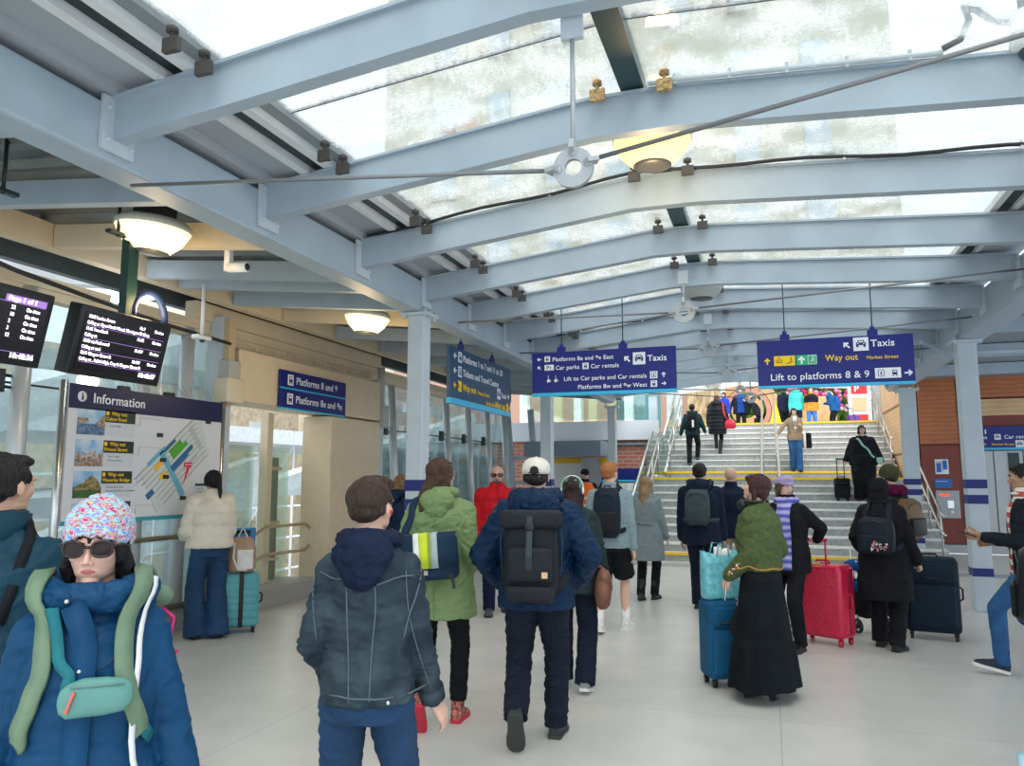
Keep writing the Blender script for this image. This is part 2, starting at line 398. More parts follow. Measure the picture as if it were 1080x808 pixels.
# --- low canopy on the left : metal deck on cross beams
b = MB()
nst = 60
for i in range(nst):
    y0 = -2 + i * .36
    b.add([(-7.2, y0, 3.96), (-7.2, y0 + .24, 3.96), (-3.55, y0 + .24, 3.64), (-3.55, y0, 3.64), (-7.2, y0 + .27, 3.91), (-3.55, y0 + .27, 3.59), (-7.2, y0 + .33, 3.91), (-3.55, y0 + .33, 3.59), (-7.2, y0 + .36, 3.96), (-3.55, y0 + .36, 3.64)],
          [(0, 3, 2, 1), (1, 2, 5, 4), (4, 5, 7, 6), (6, 7, 9, 8)])
o = b.build('ceiling_left', deckm); struct(o); q = o.modifiers.new('t', 'SOLIDIFY'); q.thickness = .03; q.offset = 1
def cross(y, h=.16, m=steel, x1=-5.75, w=.09):
    b = MB(); s_ = .098
    vs = []
    for yy in (y - w / 2, y + w / 2): vs += [(-3.6, yy, 3.37), (x1, yy, 3.37 - (x1 + 3.6) * s_), (x1, yy, 3.37 + h - (x1 + 3.6) * s_), (-3.6, yy, 3.37 + h)]
    b.add(vs, [(0, 1, 2, 3), (4, 7, 6, 5), (0, 4, 5, 1), (3, 2, 6, 7), (1, 5, 6, 2), (0, 3, 7, 4)]); return struct(b.build('canopy_beam', m))
for y, m in ((1.7, steel), (2.75, steel), (3.82, steel), (4.86, cream), (5.9, steel), (6.35, steel), (7.2, steel), (8.15, cream), (9.4, steel), (10.7, steel), (12, steel), (13.3, steel), (14.6, steel), (15.9, steel)): cross(y, .17 if m != cream else .2, m)  # the two cream beams have the warm lamplight put into their colour
b = MB(); b.box((-5.82, 6.8, 3.68), (.12, 19, .22)); struct(b.build('canopy_edge_beam', cream))
b = MB(); b.box((-6.25, 6.8, 3.33), (.14, 19.5, .2)); b.box((-6.16, 6.8, 3.33), (.03, 19.5, .03)); struct(b.build('wall_head_beam', cream))
# --- right canopy
b = MB(); b.box((5.85, 8, 3.85), (6.4, 22, .1)); struct(b.build('ceiling_right', mat('ceiling_grey', (.22, .25, .27), .5)))
for y in (4, 7, 9.4, 11.8, 14.2, 16.6): b = MB(); b.box((5.8, y, 3.68), (6.3, .1, .2)); struct(b.build('canopy_beam', steel))
b = MB(); b.tube([(2.0, 11.5, 3.45), (2.35, 11.6, 3.28), (9, 11.6, 3.28)], .035, 8); struct(b.build('conduit_pipe', steel))

# --- left wall: glass in panes, leaning tube mullions, handrail
gl = glass('wall_glass', (.80, .88, .88), .3, dirt=.18, dcol=(.75, .82, .84), dscale=7, base=.03)
for i, (y0, y1) in enumerate([(-3, 1.8), (1.8, 3.45), (3.45, 5.1), (5.1, 6.75), (6.75, 7.5), (11.1, 12.3), (12.3, 13.5), (13.5, 14.7), (14.7, 15.9), (15.9, 17.1), (17.1, 18.3)]):
    b = MB(); b.box((-6.33, (y0 + y1) / 2, 1.75), (.014, y1 - y0 - .03, 3.0)); struct(b.build('wall_left_pane', gl))
    f = MB(); f.box((-6.31, (y0 + y1) / 2, 2.45), (.02, y1 - y0, .018)); struct(f.build('trim_2', dark))
tubem = mat('mullion_tube', (.62, .64, .65), .35, .3)
for y in (1.8, 3.45, 4.98, 6.35, 6.98): b = MB(); b.cyl((-6.2, y, .2), (-6.2, y, 3.3), .075, 16); struct(b.build('mullion_tube', tubem))
for y in (12.0, 13.2, 14.4, 15.6, 16.8, 18.0): b = MB(); b.cyl((-6.05, y, .1), (-6.25, y, 3.3), .07, 12); struct(b.build('mullion_tube', tubem))
for y in (4.98, 6.35, 6.98, 12, 13.2, 14.4, 15.6, 16.8): b = MB(); b.box((-6.24, y - .2, 2.45), (.06, .12, .2)); b.cyl((-6.24, y, 2.5), (-6.24, y - .3, 2.5), .015); b.cyl((-6.24, y, 2.4), (-6.24, y - .3, 2.4), .015); struct(b.build('glass_bracket', dark))
b = MB(); b.tube([(-6.0, -2, 1.0), (-6.0, 7.35, 1.0)], .028, 12); b.tube([(-6.0, -2, .28), (-6.0, 7.35, .28)], .035, 12)
for y in (0, 2, 4.2, 5.9, 7.2): b.cyl((-6.0, y, 0), (-6.0, y, 1), .02)
struct(b.build('wall_handrail', brass))
for k in range(6): b = MB(); b.box((-6.3, 7.75 + k * .6, 3.32), (.02, .57, .2)); struct(b.build('clerestory_pane', mat('clerestory_dark', (.03, .09, .09), .15)))
b = MB(); b.box((-6.2, 9.2, 3.53), (.16, 4.4, .2)); struct(b.build('portal_head_beam', cream)); b = MB(); b.box((-6.42, 9, 3.75), (.1, 20, .36)); struct(b.build('canopy_fascia', mat('fascia_dark', (.06, .08, .09), .5)))
# text hoarding panels behind the far left glazing
hp = mat('hoarding_glass', (.66, .77, .78), .3); ink = mat('grey_ink', (.22, .27, .3), .6)
for k, y in enumerate((12.6, 13.8, 15.0, 16.2, 17.4)):
    o = MB().box((0, 0, 0), (1.1, .02, 1.9)).build('hoarding_panel', hp); o.location = (-6.45, y, 1.2); o.rotation_euler = (0, 0, R(90)); struct(o)
    for j, t in enumerate(('CAFE', 'Station news', 'Keep left on the', 'stairs', 'Please take care')):
        text(t, .11 if j else .2, (-.48, -.016, .72 - j * .22), ink, o)
# portal to platforms 8 and 9
portal = mat('portal_panel', (.72, .60, .42), .5, var=.03)
b = MB(); b.box((-6.15, 9.25, 2.83), (.5, 3.5, .62)); struct(b.build('portal_lintel', portal, bevel=.02))
b = MB(); b.box((-6.15, 10.3, 1.25), (.48, 1.45, 2.5)); struct(b.build('portal_jamb', portal, bevel=.02))
b = MB(); b.box((-6.1, 7.4, 1.75), (.22, .2, 3.5)); struct(b.build('portal_post', steel_lt, bevel=.01))
b = MB(); b.box((-5.95, 7.37, 2.95), (.10, .11, 1.0)); struct(b.build('conduit_trunking', mat('olive_trunk', (.55, .43, .25), .45), bevel=.01))
b = MB(); b.box((-5.93, 7.37, 2.62), (.2, .30, .28), bev=.01); struct(b.build('junction_box', mat('box_cream', (.67, .60, .44), .5)))
b = MB(); b.box((-5.93, 7.37, 2.86), (.16, .2, .22), bev=.01); struct(b.build('junction_box', mat('box_grey', (.45, .45, .42), .5)))
b = MB(); b.box((-6.05, 11.1, 1.6), (.24, .16, 3.2)); struct(b.build('portal_post', steel_lt, bevel=.01))
b = MB(); b.box((-5.95, 11.1, 2.6), (.2, .2, .36), bev=.01); b.cyl((-5.95, 11.1, 2.8), (-5.95, 11.1, 3.4), .06); struct(b.build('junction_box', MATS['box_grey']))
b = MB(); b.box((-6.5, 8.9, 1.2), (.12, .12, 2.6)); struct(b.build('inner_post', portal))
b = MB()
for k in range(46): b.tube([(-6.0, 7.6 + k * .075, 3.14), (-6.02 + .05 * math.sin(k), 7.6 + k * .075, 3.24)], .003, 4)
for k in range(30): b.tube([(-5.96, 5.4 + k * .062, 2.5), (-6.05 + .05 * math.sin(k * 2), 5.4 + k * .062 + .02 * math.cos(k), 2.62)], .0025, 4)
o = b.build('bird_spikes', mat('spike_steel', (.4, .38, .33), .4, .6)); tag(o, 'thin bird spikes along the tops of the information board and portal', 'bird spikes', kind='stuff')
# glass balustrades of the stair going down behind the portal
bg_ = glass('balustrade_glass', (.80, .92, .88), .3, dirt=.2, dcol=(.8, .88, .86), dscale=5)
gp = mat('green_post', (.20, .22, .16), .4, .3)
for y, x in ((7.95, -6.55), (9.25, -6.6), (8.6, -7.6)):
    b = MB(); b.box((x, y, .95), (.07, .07, 1.9)); o = struct(b.build('balustrade_post', gp)); c = MB()
    for z in (.5, 1.0, 1.75): c.cyl((x + .02, y - .09, z), (x + .02, y + .09, z), .03, 10)
    c.build('brass_bolt', brass, o)
for y0, y1, x in ((7.55, 8.8, -6.62), (8.95, 9.6, -6.62)): b = MB(); b.box((x, (y0 + y1) / 2, 1.1), (.014, y1 - y0, 1.9)); struct(b.build('balustrade_pane', bg_))
b = MB(); b.tube([(-6.4, 7.6, .62), (-6.35, 8.25, .8), (-6.3, 8.7, .98), (-6.25, 9.5, .98), (-6.22, 9.6, .9), (-6.22, 9.6, .7), (-6.25, 9.5, .62), (-6.3, 8.7, .62), (-6.35, 8.25, .5), (-6.4, 7.6, .3)], .024, 10); struct(b.build('stair_handrail', brass))
b = MB(); b.box((-6.45, 8.6, .1), (.3, 2.0, .26)); struct(b.build('portal_kerb', MATS['kerb_stone']))

# --- outside, seen through the left glass
og = mat('outside_grey', (.42, .45, .46), .7, var=.1, vscale=1); ol = mat('outside_pale', (.62, .66, .68), .6, var=.08); ob = mat('outside_tan', (.45, .38, .28), .8, var=.2, vscale=3)
def slab(a, b_, w, h, m, nm): c = MB(); c.tube([a, b_], 1, rect=(w, h)); return struct(c.build(nm, m))
b = MB(); b.box((-40, 15, -6), (68, 120, .3)); struct(b.build('ground_outside', og))
slab((-10, 1, .2), (-10, 12, 4.2), 1.4, .5, ol, 'outside_escalator'); slab((-12, 0, 3.4), (-12, 16, 6.4), .5, .5, og, 'outside_truss'); slab((-9, 3.5, -.6), (-9, 12, 1.6), .3, .8, ol, 'outside_stair_side')
slab((-13, 4, 1.0), (-13, 18, 1.4), 4, .3, og, 'outside_canopy'); slab((-16, 10, 2.7), (-16, 40, 2.9), 6, .4, ol, 'outside_canopy'); slab((-9.5, 12, 1.2), (-9.5, 24, 3.6), .4, .3, ol, 'outside_truss')
slab((-8.6, 2, 3.0), (-8.6, 20, 3.4), .25, .25, og, 'outside_truss')
for k in range(9): slab((-13.5, 7 + k * 1.6, -4), (-13.5, 7 + k * 1.6, 3), .05, .05, white, 'scaffold_pole')
for k in range(5): slab((-13.5, 6.5, -1 + k * .9), (-13.5, 21, -1 + k * .9), .05, .05, white, 'scaffold_pole')
for k in range(4): slab((-13.5, 7 + k * 3.2, -1), (-13.5, 10.2 + k * 3.2, 2.6), .04, .04, white, 'scaffold_pole')
def building(name, c, d, m, wins, wm, face='y', wsz=(1.2, 1.8)):
    b = MB(); b.box(c, d); o = struct(b.build(name, m)); w = MB()
    for (u, z) in wins:
        if face == 'y': w.box((c[0] + u, c[1] - d[1] / 2, c[2] + z), (wsz[0], .3, wsz[1])); w.box((c[0] + u, c[1] - d[1] / 2 - .05, c[2] + z - wsz[1] / 2 - .1), (wsz[0] + .3, .4, .15), 1)
        else: w.box((c[0] + d[0] / 2, c[1] + u, c[2] + z), (.3, wsz[0], wsz[1])); w.box((c[0] + d[0] / 2 + .05, c[1] + u, c[2] + z - wsz[1] / 2 - .1), (.4, wsz[0] + .3, .15), 1)
    w.build('window_panes', [wm, m], o); return o
wm_ = mat('far_window', (.5, .58, .62), .15)
sandst = pattern_mat('sandstone', 'brick', (.62, .57, .43), (.58, .53, .40), 1, .85, .02, 1.2, .45, (.5, .46, .37), .1)
building('stone_tower', (-7.5, 46, 20), (28, 12, 50), sandst, [(-10 + i * 3.4, -18 + j * 4.2) for i in range(7) for j in range(11)], wm_)
building('stone_block', (-30, 50, 6), (26, 14, 22), MATS['sandstone'], [(-10 + i * 3.4, -6 + j * 4) for i in range(7) for j in range(4)], wm_)
building('tan_building', (-30, 10, 0), (6, 60, 14), ob, [(-26 + i * 4, -3 + j * 3.4) for i in range(14) for j in range(3)], wm_, 'x')

# --- right hand building in timber cladding
wood = pattern_mat('timber_cladding', 'Z', (.40, .115, .035), (.48, .165, .06), 3.2, .5, 3, bump=.06, var=.12)
woodlt = pattern_mat('timber_pale', 'Z', (.60, .37, .19), (.68, .44, .24), 3, .5, 3, bump=.05)
redp = mat('red_panel', (.22, .045, .03), .45, var=.08)
WY = 19.0
def panel(x0, x1, z0, z1, m, nm='wall_panel', y=WY, t=.1): b = MB(); b.box(((x0 + x1) / 2, y + t / 2, (z0 + z1) / 2), (x1 - x0 - .02, t, z1 - z0 - .02)); return struct(b.build(nm, m))
b = MB(); b.box((6.1, WY + .35, 2.6), (5.9, .5, 5.2)); struct(b.build('wall_right', redp))
panel(3.16, 3.95, 3.9, 5.05, wood); panel(3.16, 3.92, 2.35, 3.9, wood); panel(3.95, 5.5, 3.35, 5.0, wood); panel(3.95, 9, 2.95, 3.32, woodlt, 'trim_3'); panel(5.6, 9, 3.35, 5.0, wood)
panel(3.16, 3.92, .2, 2.33, redp); panel(3.1, 9, 0, .2, mat('skirting_grey', (.45, .47, .48), .5), 'baseboard_right', WY - .03)
panel(3.95, 9, 2.2, 2.36, mat('door_head_grey', (.28, .32, .35), .5), 'trim_4', WY - .02)
dm = mat('door_grey', (.42, .44, .44), .4, .3)
for k, x in enumerate((4.0, 4.55, 5.1, 5.65)): o = panel(x, x + .55, .2, 2.2, dm, 'door_%d' % (k + 1), WY - .02)
b = MB(); b.box((4.92, WY - .03, 1.5), (.2, .03, 1.3)); struct(b.build('door_glass', dark))
b = MB(); b.box((3.12, 22.2, 2.6), (.12, 6.2, 5.2)); struct(b.build('wall_side', woodlt))
for z in (2.2, 3.4): b = MB(); b.box((3.05, 22.2, z), (.02, 6.2, .03)); struct(b.build('trim_5', redp))
# --- brick wall under the upper concourse, left of the stairs
brick = pattern_mat('red_brick', 'brick', (.42, .13, .09), (.50, .18, .12), 1, .8, .012, .28, .1, (.45, .38, .33), .2, rot=(R(90), 0, 0))
b = MB(); b.box((-5.2, 20.2, 1.3), (4.9, .3, 2.6)); struct(b.build('wall_back', brick))
b = MB(); b.box((-5.4, 19.98, 2.85), (5.4, .3, .5)); struct(b.build('upper_floor_edge', mat('fascia_white', (.70, .75, .80), .5)))
b = MB(); b.box((-3.9, 19.98, 2.5), (2.6, .06, .06)); b.box((-4.3, 19.98, 2.75), (.06, .06, .5)); struct(b.build('conduit_pipe', steel))
for k, (x, s_) in enumerate(((-5.6, 1), (-3.9, 1.1))):
    b = MB(); b.box((x, 20.0, 3.75), (1.6 * s_, .014, 1.2)); struct(b.build('window_%d' % (20 + k), bg_))
b = MB(); b.box((-4.2, 26.5, 4.1), (1.4, .3, 1.6)); struct(b.build('upper_kiosk', mat('teal_panel', (.08, .22, .24), .5)))
for k in range(7): b = MB(); b.box((-8.2 + k * .62, 26 + (k % 2) * .4, 4.4), (.28, .3, 2.6)); struct(b.build('upper_pillar', mat('upper_tan', (.62, .50, .32), .7) if k % 3 else white))
b = MB(); b.box((-4.75, 18.6, 2.32), (1.9, 1.2, .36)); struct(b.build('doorway_canopy', mat('canopy_grey', (.23, .29, .35), .5)))
b = MB(); b.box((-4.75, 19.2, 2.05), (1.7, .1, .12)); struct(b.build('trim_6', yellow))
b = MB(); b.box((-4.25, 19.0, 1.05), (.4, .5, 2.1)); struct(b.build('doorway_pier', mat('pier_grey', (.38, .41, .44), .4, .4)))
b = MB(); b.box((-5.1, 19.5, 1.0), (1.3, .05, 2.0)); struct(b.build('door_5', mat('door_white', (.6, .63, .65), .4)))
b = MB()
for x in (-5.95, -5.35):
    b.cyl((x, 18.2, 0), (x - .25, 18.2, 3.3), .08)
b.box((-5.7, 18.2, 2.1), (.7, .1, .1)); b.box((-5.65, 18.2, 1.5), (.7, .1, .08)); struct(b.build('door_frame_far', steel_lt))
# --- the stairs
NS, RISE, GO = 10, .162, .33
def flight(x0, x1, y0, z0, n=NS):
    b = MB(); yl = MB()
    for i in range(n):
        y = y0 + i * GO; z = z0 + (i + 1) * RISE
        b.box(((x0 + x1) / 2, (y + y0 + n * GO) / 2, z - RISE / 2 - .015), (x1 - x0, y0 + n * GO - y, RISE - .03), 0)
        b.box(((x0 + x1) / 2, (y + y0 + n * GO) / 2 - .012, z - .0175), (x1 - x0, y0 + n * GO - y + .024, .035), 1)
    return b
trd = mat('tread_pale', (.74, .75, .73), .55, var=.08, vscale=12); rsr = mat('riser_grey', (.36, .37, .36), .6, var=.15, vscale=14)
Y1, Y2 = 15.6, 21.0; YT = Y2 + NS * GO
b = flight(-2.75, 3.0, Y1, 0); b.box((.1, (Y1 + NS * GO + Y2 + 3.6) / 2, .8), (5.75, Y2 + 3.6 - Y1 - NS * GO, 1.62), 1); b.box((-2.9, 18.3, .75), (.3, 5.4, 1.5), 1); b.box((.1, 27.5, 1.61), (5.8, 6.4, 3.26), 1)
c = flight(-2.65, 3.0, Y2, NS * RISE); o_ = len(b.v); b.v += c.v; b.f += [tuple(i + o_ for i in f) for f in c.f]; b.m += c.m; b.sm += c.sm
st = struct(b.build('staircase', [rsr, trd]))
for y, z in ((Y1 + .0, RISE), (Y1 + (NS - 1) * GO, NS * RISE), (Y2, (NS + 1) * RISE), (Y2 + (NS - 1) * GO, 2 * NS * RISE)):
    yl = MB(); yl.box((.12, y - .014, z - .02), (5.73, .03, .05)); yl.box((.12, y + .02, z + .003), (5.73, .07, .006)); yl.build('nosing_stripe', yellow, st)
def rail(x, zoff, nm='stair_handrail', r=.026, seg=((Y1 - .3, Y1 + 3.4), (Y2 - .3, YT + .2))):
    o = None
    za = lambda y: max(0, min(NS, (y - Y1) / GO)) * RISE + max(0, min(NS, (y - Y2) / GO)) * RISE
    for y0, y1 in seg:
        b = MB(); ys = [y0, y0 + .3, y1 - .25, y1]; b.tube([(x, y, za(y + .1) + zoff) for y in ys], r, 8)
        n = 4
        for k in range(n): yy = y0 + .3 + (y1 - y0 - .55) * k / (n - 1); b.cyl((x, yy, za(yy)), (x, yy, za(yy + .1) + zoff), .018, 8)
        struct(b.build(nm, chrome))
for x in (-2.55, -.17, .17, 2.85): rail(x, .95); rail(x, .62)
sg = glass('stair_glass', (.82, .93, .90), .3)
for y0, y1, z0, z1 in ((Y1, Y1 + 3.3, 0, 1.62), (Y1 + 3.3, Y2, 1.62, 1.62), (Y2, YT, 1.62, 3.24)):
    b = MB(); x = -2.7; b.add([(x, y0, z0), (x, y1, z1), (x, y1, z1 + 1.1), (x, y0, z0 + 1.1)], [(0, 1, 2, 3)]); o = b.build('balustrade_pane', sg); struct(o); q = o.modifiers.new('t', 'SOLIDIFY'); q.thickness = .015
    b = MB(); b.tube([(x, y0, z0 + 1.12), (x, y1, z1 + 1.12)], .03, 8); b.tube([(x, y0, z0 + .04), (x, y1, z1 + .04)], .04, 8); struct(b.build('balustrade_rail', chrome))
# --- street beyond the top of the stairs
b = MB(); b.box((0, 36, 3.1), (28, 18, .24)); struct(b.build('street_paving', mat('paving', (.3, .29, .28), .8)))
hedge = mat('hedge_leaves', (.04, .16, .012), .7, col2=(.14, .32, .05), vscale=22)
b = MB(); random.seed(3)
for k in range(420): b.ell((random.uniform(-2.6, 4.0), 37.6 + random.uniform(-.2, .3), random.uniform(3.3, 7.2)), random.uniform(.18, .32), 6)
tag(b.build('hedge_foliage', hedge), 'bright green leafy hedge wall beyond the top of the stairs', 'hedge', kind='stuff')
fl = MB()
for k in range(230): fl.ell((random.uniform(.6, 3.9), 36.9 + random.uniform(-.2, .2), random.uniform(4.6, 6.9)), random.uniform(.06, .13), 6, mi=k % 3)
tag(fl.build('flower_display', [mat('pink_petal', (.85, .03, .28), .6), mat('white_petal', (.6, .5, .48), .6), mat('rose_petal', (.9, .25, .45), .6)]), 'pink and white flowers massed above the top of the stairs', 'flowers', kind='stuff')
gold = mat('gold_ornament', (.62, .36, .16), .5, var=.15, vscale=5); pk = mat('peach_ornament', (.6, .26, .19), .6)
def ring(c, r0, w, m, nm, ax='y', n=40):
    b = MB()
    M_ = Matrix.Rotation(R(90), 4, 'X').to_3x3()
    b.lathe([(r0 - w, -.05), (r0, -.05), (r0, .05), (r0 - w, .05), (r0 - w, -.05)], c, n, M=M_, smooth=False); return b.build(nm, m)
o = ring((-.88, 36.4, 4.66), 1.45, .40, gold, 'ring_ornament'); tag(o, 'large round gold ornament beyond the stair top, its widest ring', 'ornament')
ring((-.88, 36.38, 4.66), 1.02, .2, pk, 'inner_ring', ).parent = o
ring((-.88, 36.36, 4.66), .70, .34, gold, 'hub_ring').parent = o
b = MB(); b.box((2.0, 36.3, 4.2), (1.7, .3, 1.96), bev=.1)
o = b.build('market_stall_front', gold); tag(o, 'peach and gold stall front behind the people at the stair top', 'stall')
b = MB(); b.box((-2.6, 34.2, 5.2), (1.4, .5, 4.2)); struct(b.build('rough_stone_pillar', mat('rough_stone', (.30, .19, .09), .9, col2=(.62, .48, .30), vscale=3, bump=.5, bscale=8, stretch=(3, 3, .8))))
b = MB(); b.box((-1.75, 33.0, 5.0), (.16, .3, 3.8)); b.box((-3.1, 27.2, 4.6), (.5, .3, 3)); struct(b.build('upper_post', steel_lt))
b = MB(); b.box((0, 39, 6.5), (40, .5, 7)); struct(b.build('street_facade', mat('facade_peach', (.42, .27, .20), .7)))
# kiosk with red posters
k_ = thing('newspaper_kiosk', 'tall white kiosk with red poster panels at the stair top right', 'kiosk', (3.3, 31.5, 3.22))
MB().box((0, .2, 1.2), (.75, .5, 2.4)).build('cabinet', white, k_)
for z, h in ((1.75, .42), (.55, .42)): MB().box((-.02, -.07, z), (.55, .02, h)).build('poster', mat('poster_red', (.75, .03, .03), .5), k_)
MB().box((-.02, -.07, 1.15), (.5, .02, .5)).build('shelf_panel', mat('cardboard', (.6, .45, .25), .7), k_)
text('P', .34, (-.2, -.085, 1.63), white, k_, bold=.02)
b = MB(); b.prism([(-.25, 0), (.25, 0), (.05, .95), (-.05, .95)], -.02, .02, 1); o = b.build('wet_floor_sign', mat('sign_yellow', (.9, .62, .02), .5)); o.location = (.25, 28.6, 3.22); tag(o, 'yellow folding caution board at the top of the stairs', 'sign')
# ============================================================ FITTINGS
rodm = mat('tie_rod', (.22, .23, .24), .4, .5); plm = mat('node_plate', (.45, .48, .50), .4, .4)
def tie(y, x, z, r, top, zl, zr, yl=None):
    o = thing('tie_rod_node', 'tie rods meeting at the steel ring hung from rafter', 'tie rod', (x, y, z))
    b = MB(); Mx = Matrix.Rotation(R(90), 4, 'X').to_3x3()
    b.lathe([(r * .42, -.012), (r, -.012), (r, .012), (r * .42, .012), (r * .42, -.012)], (0, 0, 0), 36, M=Mx, smooth=False); b.build('ring_plate', plm, o)
    for a in (90, 180 + 5, -5 + 15):
        c = MB(); p = Vector((math.cos(R(a)) * r * .75, -.02, math.sin(R(a)) * r * .75)); c.cyl(p, p + Vector((0, .04, 0)), .02, 10); q = Vector((math.cos(R(a)) * r * 1.25, 0, math.sin(R(a)) * r * 1.25))
        c.tube([p + Vector((0, -.01, 0)), q + Vector((0, -.01, 0))], 1, rect=(.05, .02)); c.build('clevis', plm, o)
    MB().cyl((0, 0, r * .9), (0, 0, top - z), .012, 8).build('hanger_rod', plm, o)
    c = MB(); c.box((0, 0, top - z - .03), (.10, .03, .14)); c.build('hanger_plate', steel_lt, o)
    c = MB(); c.tube([(-r, 0, .0), (LX + .02 - x, 0, zl - z)], .011, 8); c.build('tie_rod', rodm, o)
    c = MB(); c.tube([(r, 0, .03), (RX - x, 0, zr - z)], .011, 8); c.build('tie_rod', rodm, o)
    return o
for (y, x, z, r, lb) in ((3.2, -.78, 2.99, .092, 'largest steel tie ring, under the nearest rafter'), (7.9, -.78, 3.31, .115, 'steel tie ring in front of the unlit lamp'), (10.15, -.70, 3.29, .11, 'steel tie ring right of the hanging platforms sign, third nearest'),
                         (12.4, -.58, 3.26, .11, 'fourth nearest steel tie ring'), (14.7, -.47, 3.23, .09, 'smaller fifth steel tie ring above the stair top'), (15.1, -.3, 3.12, .10, 'farthest steel tie ring above the stair top')):
    o = tie(y, x, z, r, 3.7, 3.22 if y < 4 else 3.36, 3.5); o['label'] = lb + ', with its tie rods'; o['group'] = 'tie rod rings'
# --- lamps
lampglow = mat('lamp_bowl', (.95, .8, .45), .4, emit=(1, .52, .10), estr=1.35); lampoff = mat('lamp_bowl_unlit', (.45, .50, .48), .35); lcap = mat('lamp_housing', (.62, .63, .58), .4); lgrey = mat('lamp_disc', (.10, .105, .11), .4, .3)
wglow = mat('lamp_bowl_warm', (.95, .85, .6), .4, emit=(1, .72, .32), estr=1.25)
def lamp(name, x, y, z, r, label, on=1, m=None, tilt=0):
    o = thing(name, label, 'ceiling lamp', (x, y, z), (0, tilt, 0), 'round ceiling lamps')
    b = MB(); b.lathe([(r * .5, .10), (r * .9, .09), (r, .06), (r, .03), (r * .98, .025)], n=40); b.build('housing', lcap if on else lampoff, o)
    b = MB(); b.lathe([(r * .97, .028), (r * .93, .0), (r * .78, -.07), (r * .52, -.135), (r * .47, -.145)], n=40); b.build('glowing_bowl' if on else 'bowl', (m or lampglow) if on else lampoff, o)
    b = MB(); b.lathe([(0, -.16), (r * .3, -.158), (r * .48, -.147), (r * .48, -.13)], n=32); b.build('centre_disc', lgrey, o)
    b = MB(); b.box((0, 0, .16 if not tilt else .18), (.12, .3, .14 if not tilt else .18)); b.build('bracket', dark, o)
    if on:
        l = bpy.data.lights.new('lamp_light', 'POINT'); l.energy = 12; l.color = (1, .72, .38); l.shadow_soft_size = .12; p = bpy.data.objects.new('lamp_light', l); COL.objects.link(p); p.parent = o; p.location = (0, 0, -.55)
    return o
lamp('round_lamp', -.68, 5.05, 3.87, .27, 'lit yellow round lamp hanging under the roof ridge')
lamp('round_lamp', -.68, 9.0, 3.83, .27, 'unlit grey round lamp under the roof ridge', 0)
lamp('round_lamp', -4.3, 4.42, 3.43, .27, 'lit warm round lamp under the left canopy, nearer one', 1, wglow, R(5))
lamp('round_lamp', -4.28, 7.62, 3.4, .26, 'lit warm round lamp under the left canopy beside the nearest left column', 1, wglow, R(5))
b = MB(); b.box((-5.62, 5.6, 3.3), (.5, .06, .05)); o = b.build('strip_lamp', mat('white_led', (1, 1, 1), .4, emit=(.95, .97, 1), estr=8)); o.scale = (1, 1, 1); tag(o, 'small bright white strip lamp above the departure screens', 'ceiling lamp')
# --- cables along rafters
cab = mat('cable_black', (.02, .022, .025), .45)
def rz(x): return 3.93 - max(0, -.95 - x) * .115 - max(0, x + .45) * .065
def rcable(y, x0, x1, m, r=.014, dz=.02, label='', w=.012):
    b = MB(); n = 26; xs = [x0 + (x1 - x0) * i / n for i in range(n + 1)]
    b.tube([(x, y - .085, rz(x) + dz - .01 + w * math.sin(x * 5)) for x in xs], r, 8); o = b.build('rafter_cable', m); tag(o, label, 'cable')
    c = MB()
    for k in range(5): x = x0 + (x1 - x0) * (k + .5) / 5; c.box((x, y - .085, rz(x) + .015), (.018, .02, .06))
    c.build('cable_clip', steel_lt, o); return o
rcable(5.76, -3.2, 2.2, cab, label='black cable clipped along the rafter behind the lit ridge lamp')
rcable(4.43, -.6, .95, steel_lt, .016, label='pale conduit clipped along the right half of the second rafter', w=0)
rcable(10.9, -3, 1.5, cab, .01, label='thin black cable on the rafter above the hanging signs')
b = MB(); b.tube([(.95, 4.34, 3.87), (1.03, 4.33, 3.9), (1.08, 4.33, 4.0), (1.06, 4.34, 4.08), (1.12, 4.35, 4.06), (1.2, 4.38, 4.0), (1.3, 4.4, 3.98)], .018, 8); o = b.build('flexible_conduit', mat('grey_hose', (.18, .2, .2), .5)); tag(o, 'grey flexible hose looping up to the dome camera', 'cable')
o = thing('dome_camera', 'white dome security camera on the second rafter, top right', 'security camera', (1.36, 4.36, 3.80))
b = MB(); b.lathe([(.0, .22), (.09, .2), (.10, .05), (.105, .02), (.09, 0)], n=28); b.build('housing', white, o)
b = MB(); b.lathe([(0, -.06), (.04, -.05), (.062, -.02), (.065, .01)], n=24); b.build('dark_dome', mat('dome_glass', (.03, .06, .08), .08, coat=.5), o)
b = MB(); b.box((0, 0, .26), (.08, .08, .1)); b.build('bracket', dark, o)
o = thing('wall_camera', 'small white camera on a stalk under the left canopy', 'security camera', (-5.3, 6.15, 3.0)); b = MB(); b.box((0, 0, .0), (.10, .2, .05), bev=.02); b.build('housing', white, o); MB().cyl((0, 0, 0), (0, 0, .55), .018).build('stalk', white, o); b = MB(); b.ell((.01, 0, -.03), (.03, .03, .02)); b.build('lens', dark, o)
o = thing('bullet_camera', 'white bullet camera under the canopy beam beside the nearer left lamp', 'security camera', (-3.98, 5.0, 3.30)); b = MB(); b.cyl((-.09, 0, 0), (.08, 0, -.01), .04, 16); b.build('housing', white, o); b = MB(); b.cyl((.08, 0, -.01), (.085, 0, -.01), .03); b.build('lens', dark, o); MB().box((-.1, 0, .16), (.05, .05, .38)).build('bracket', white, o)

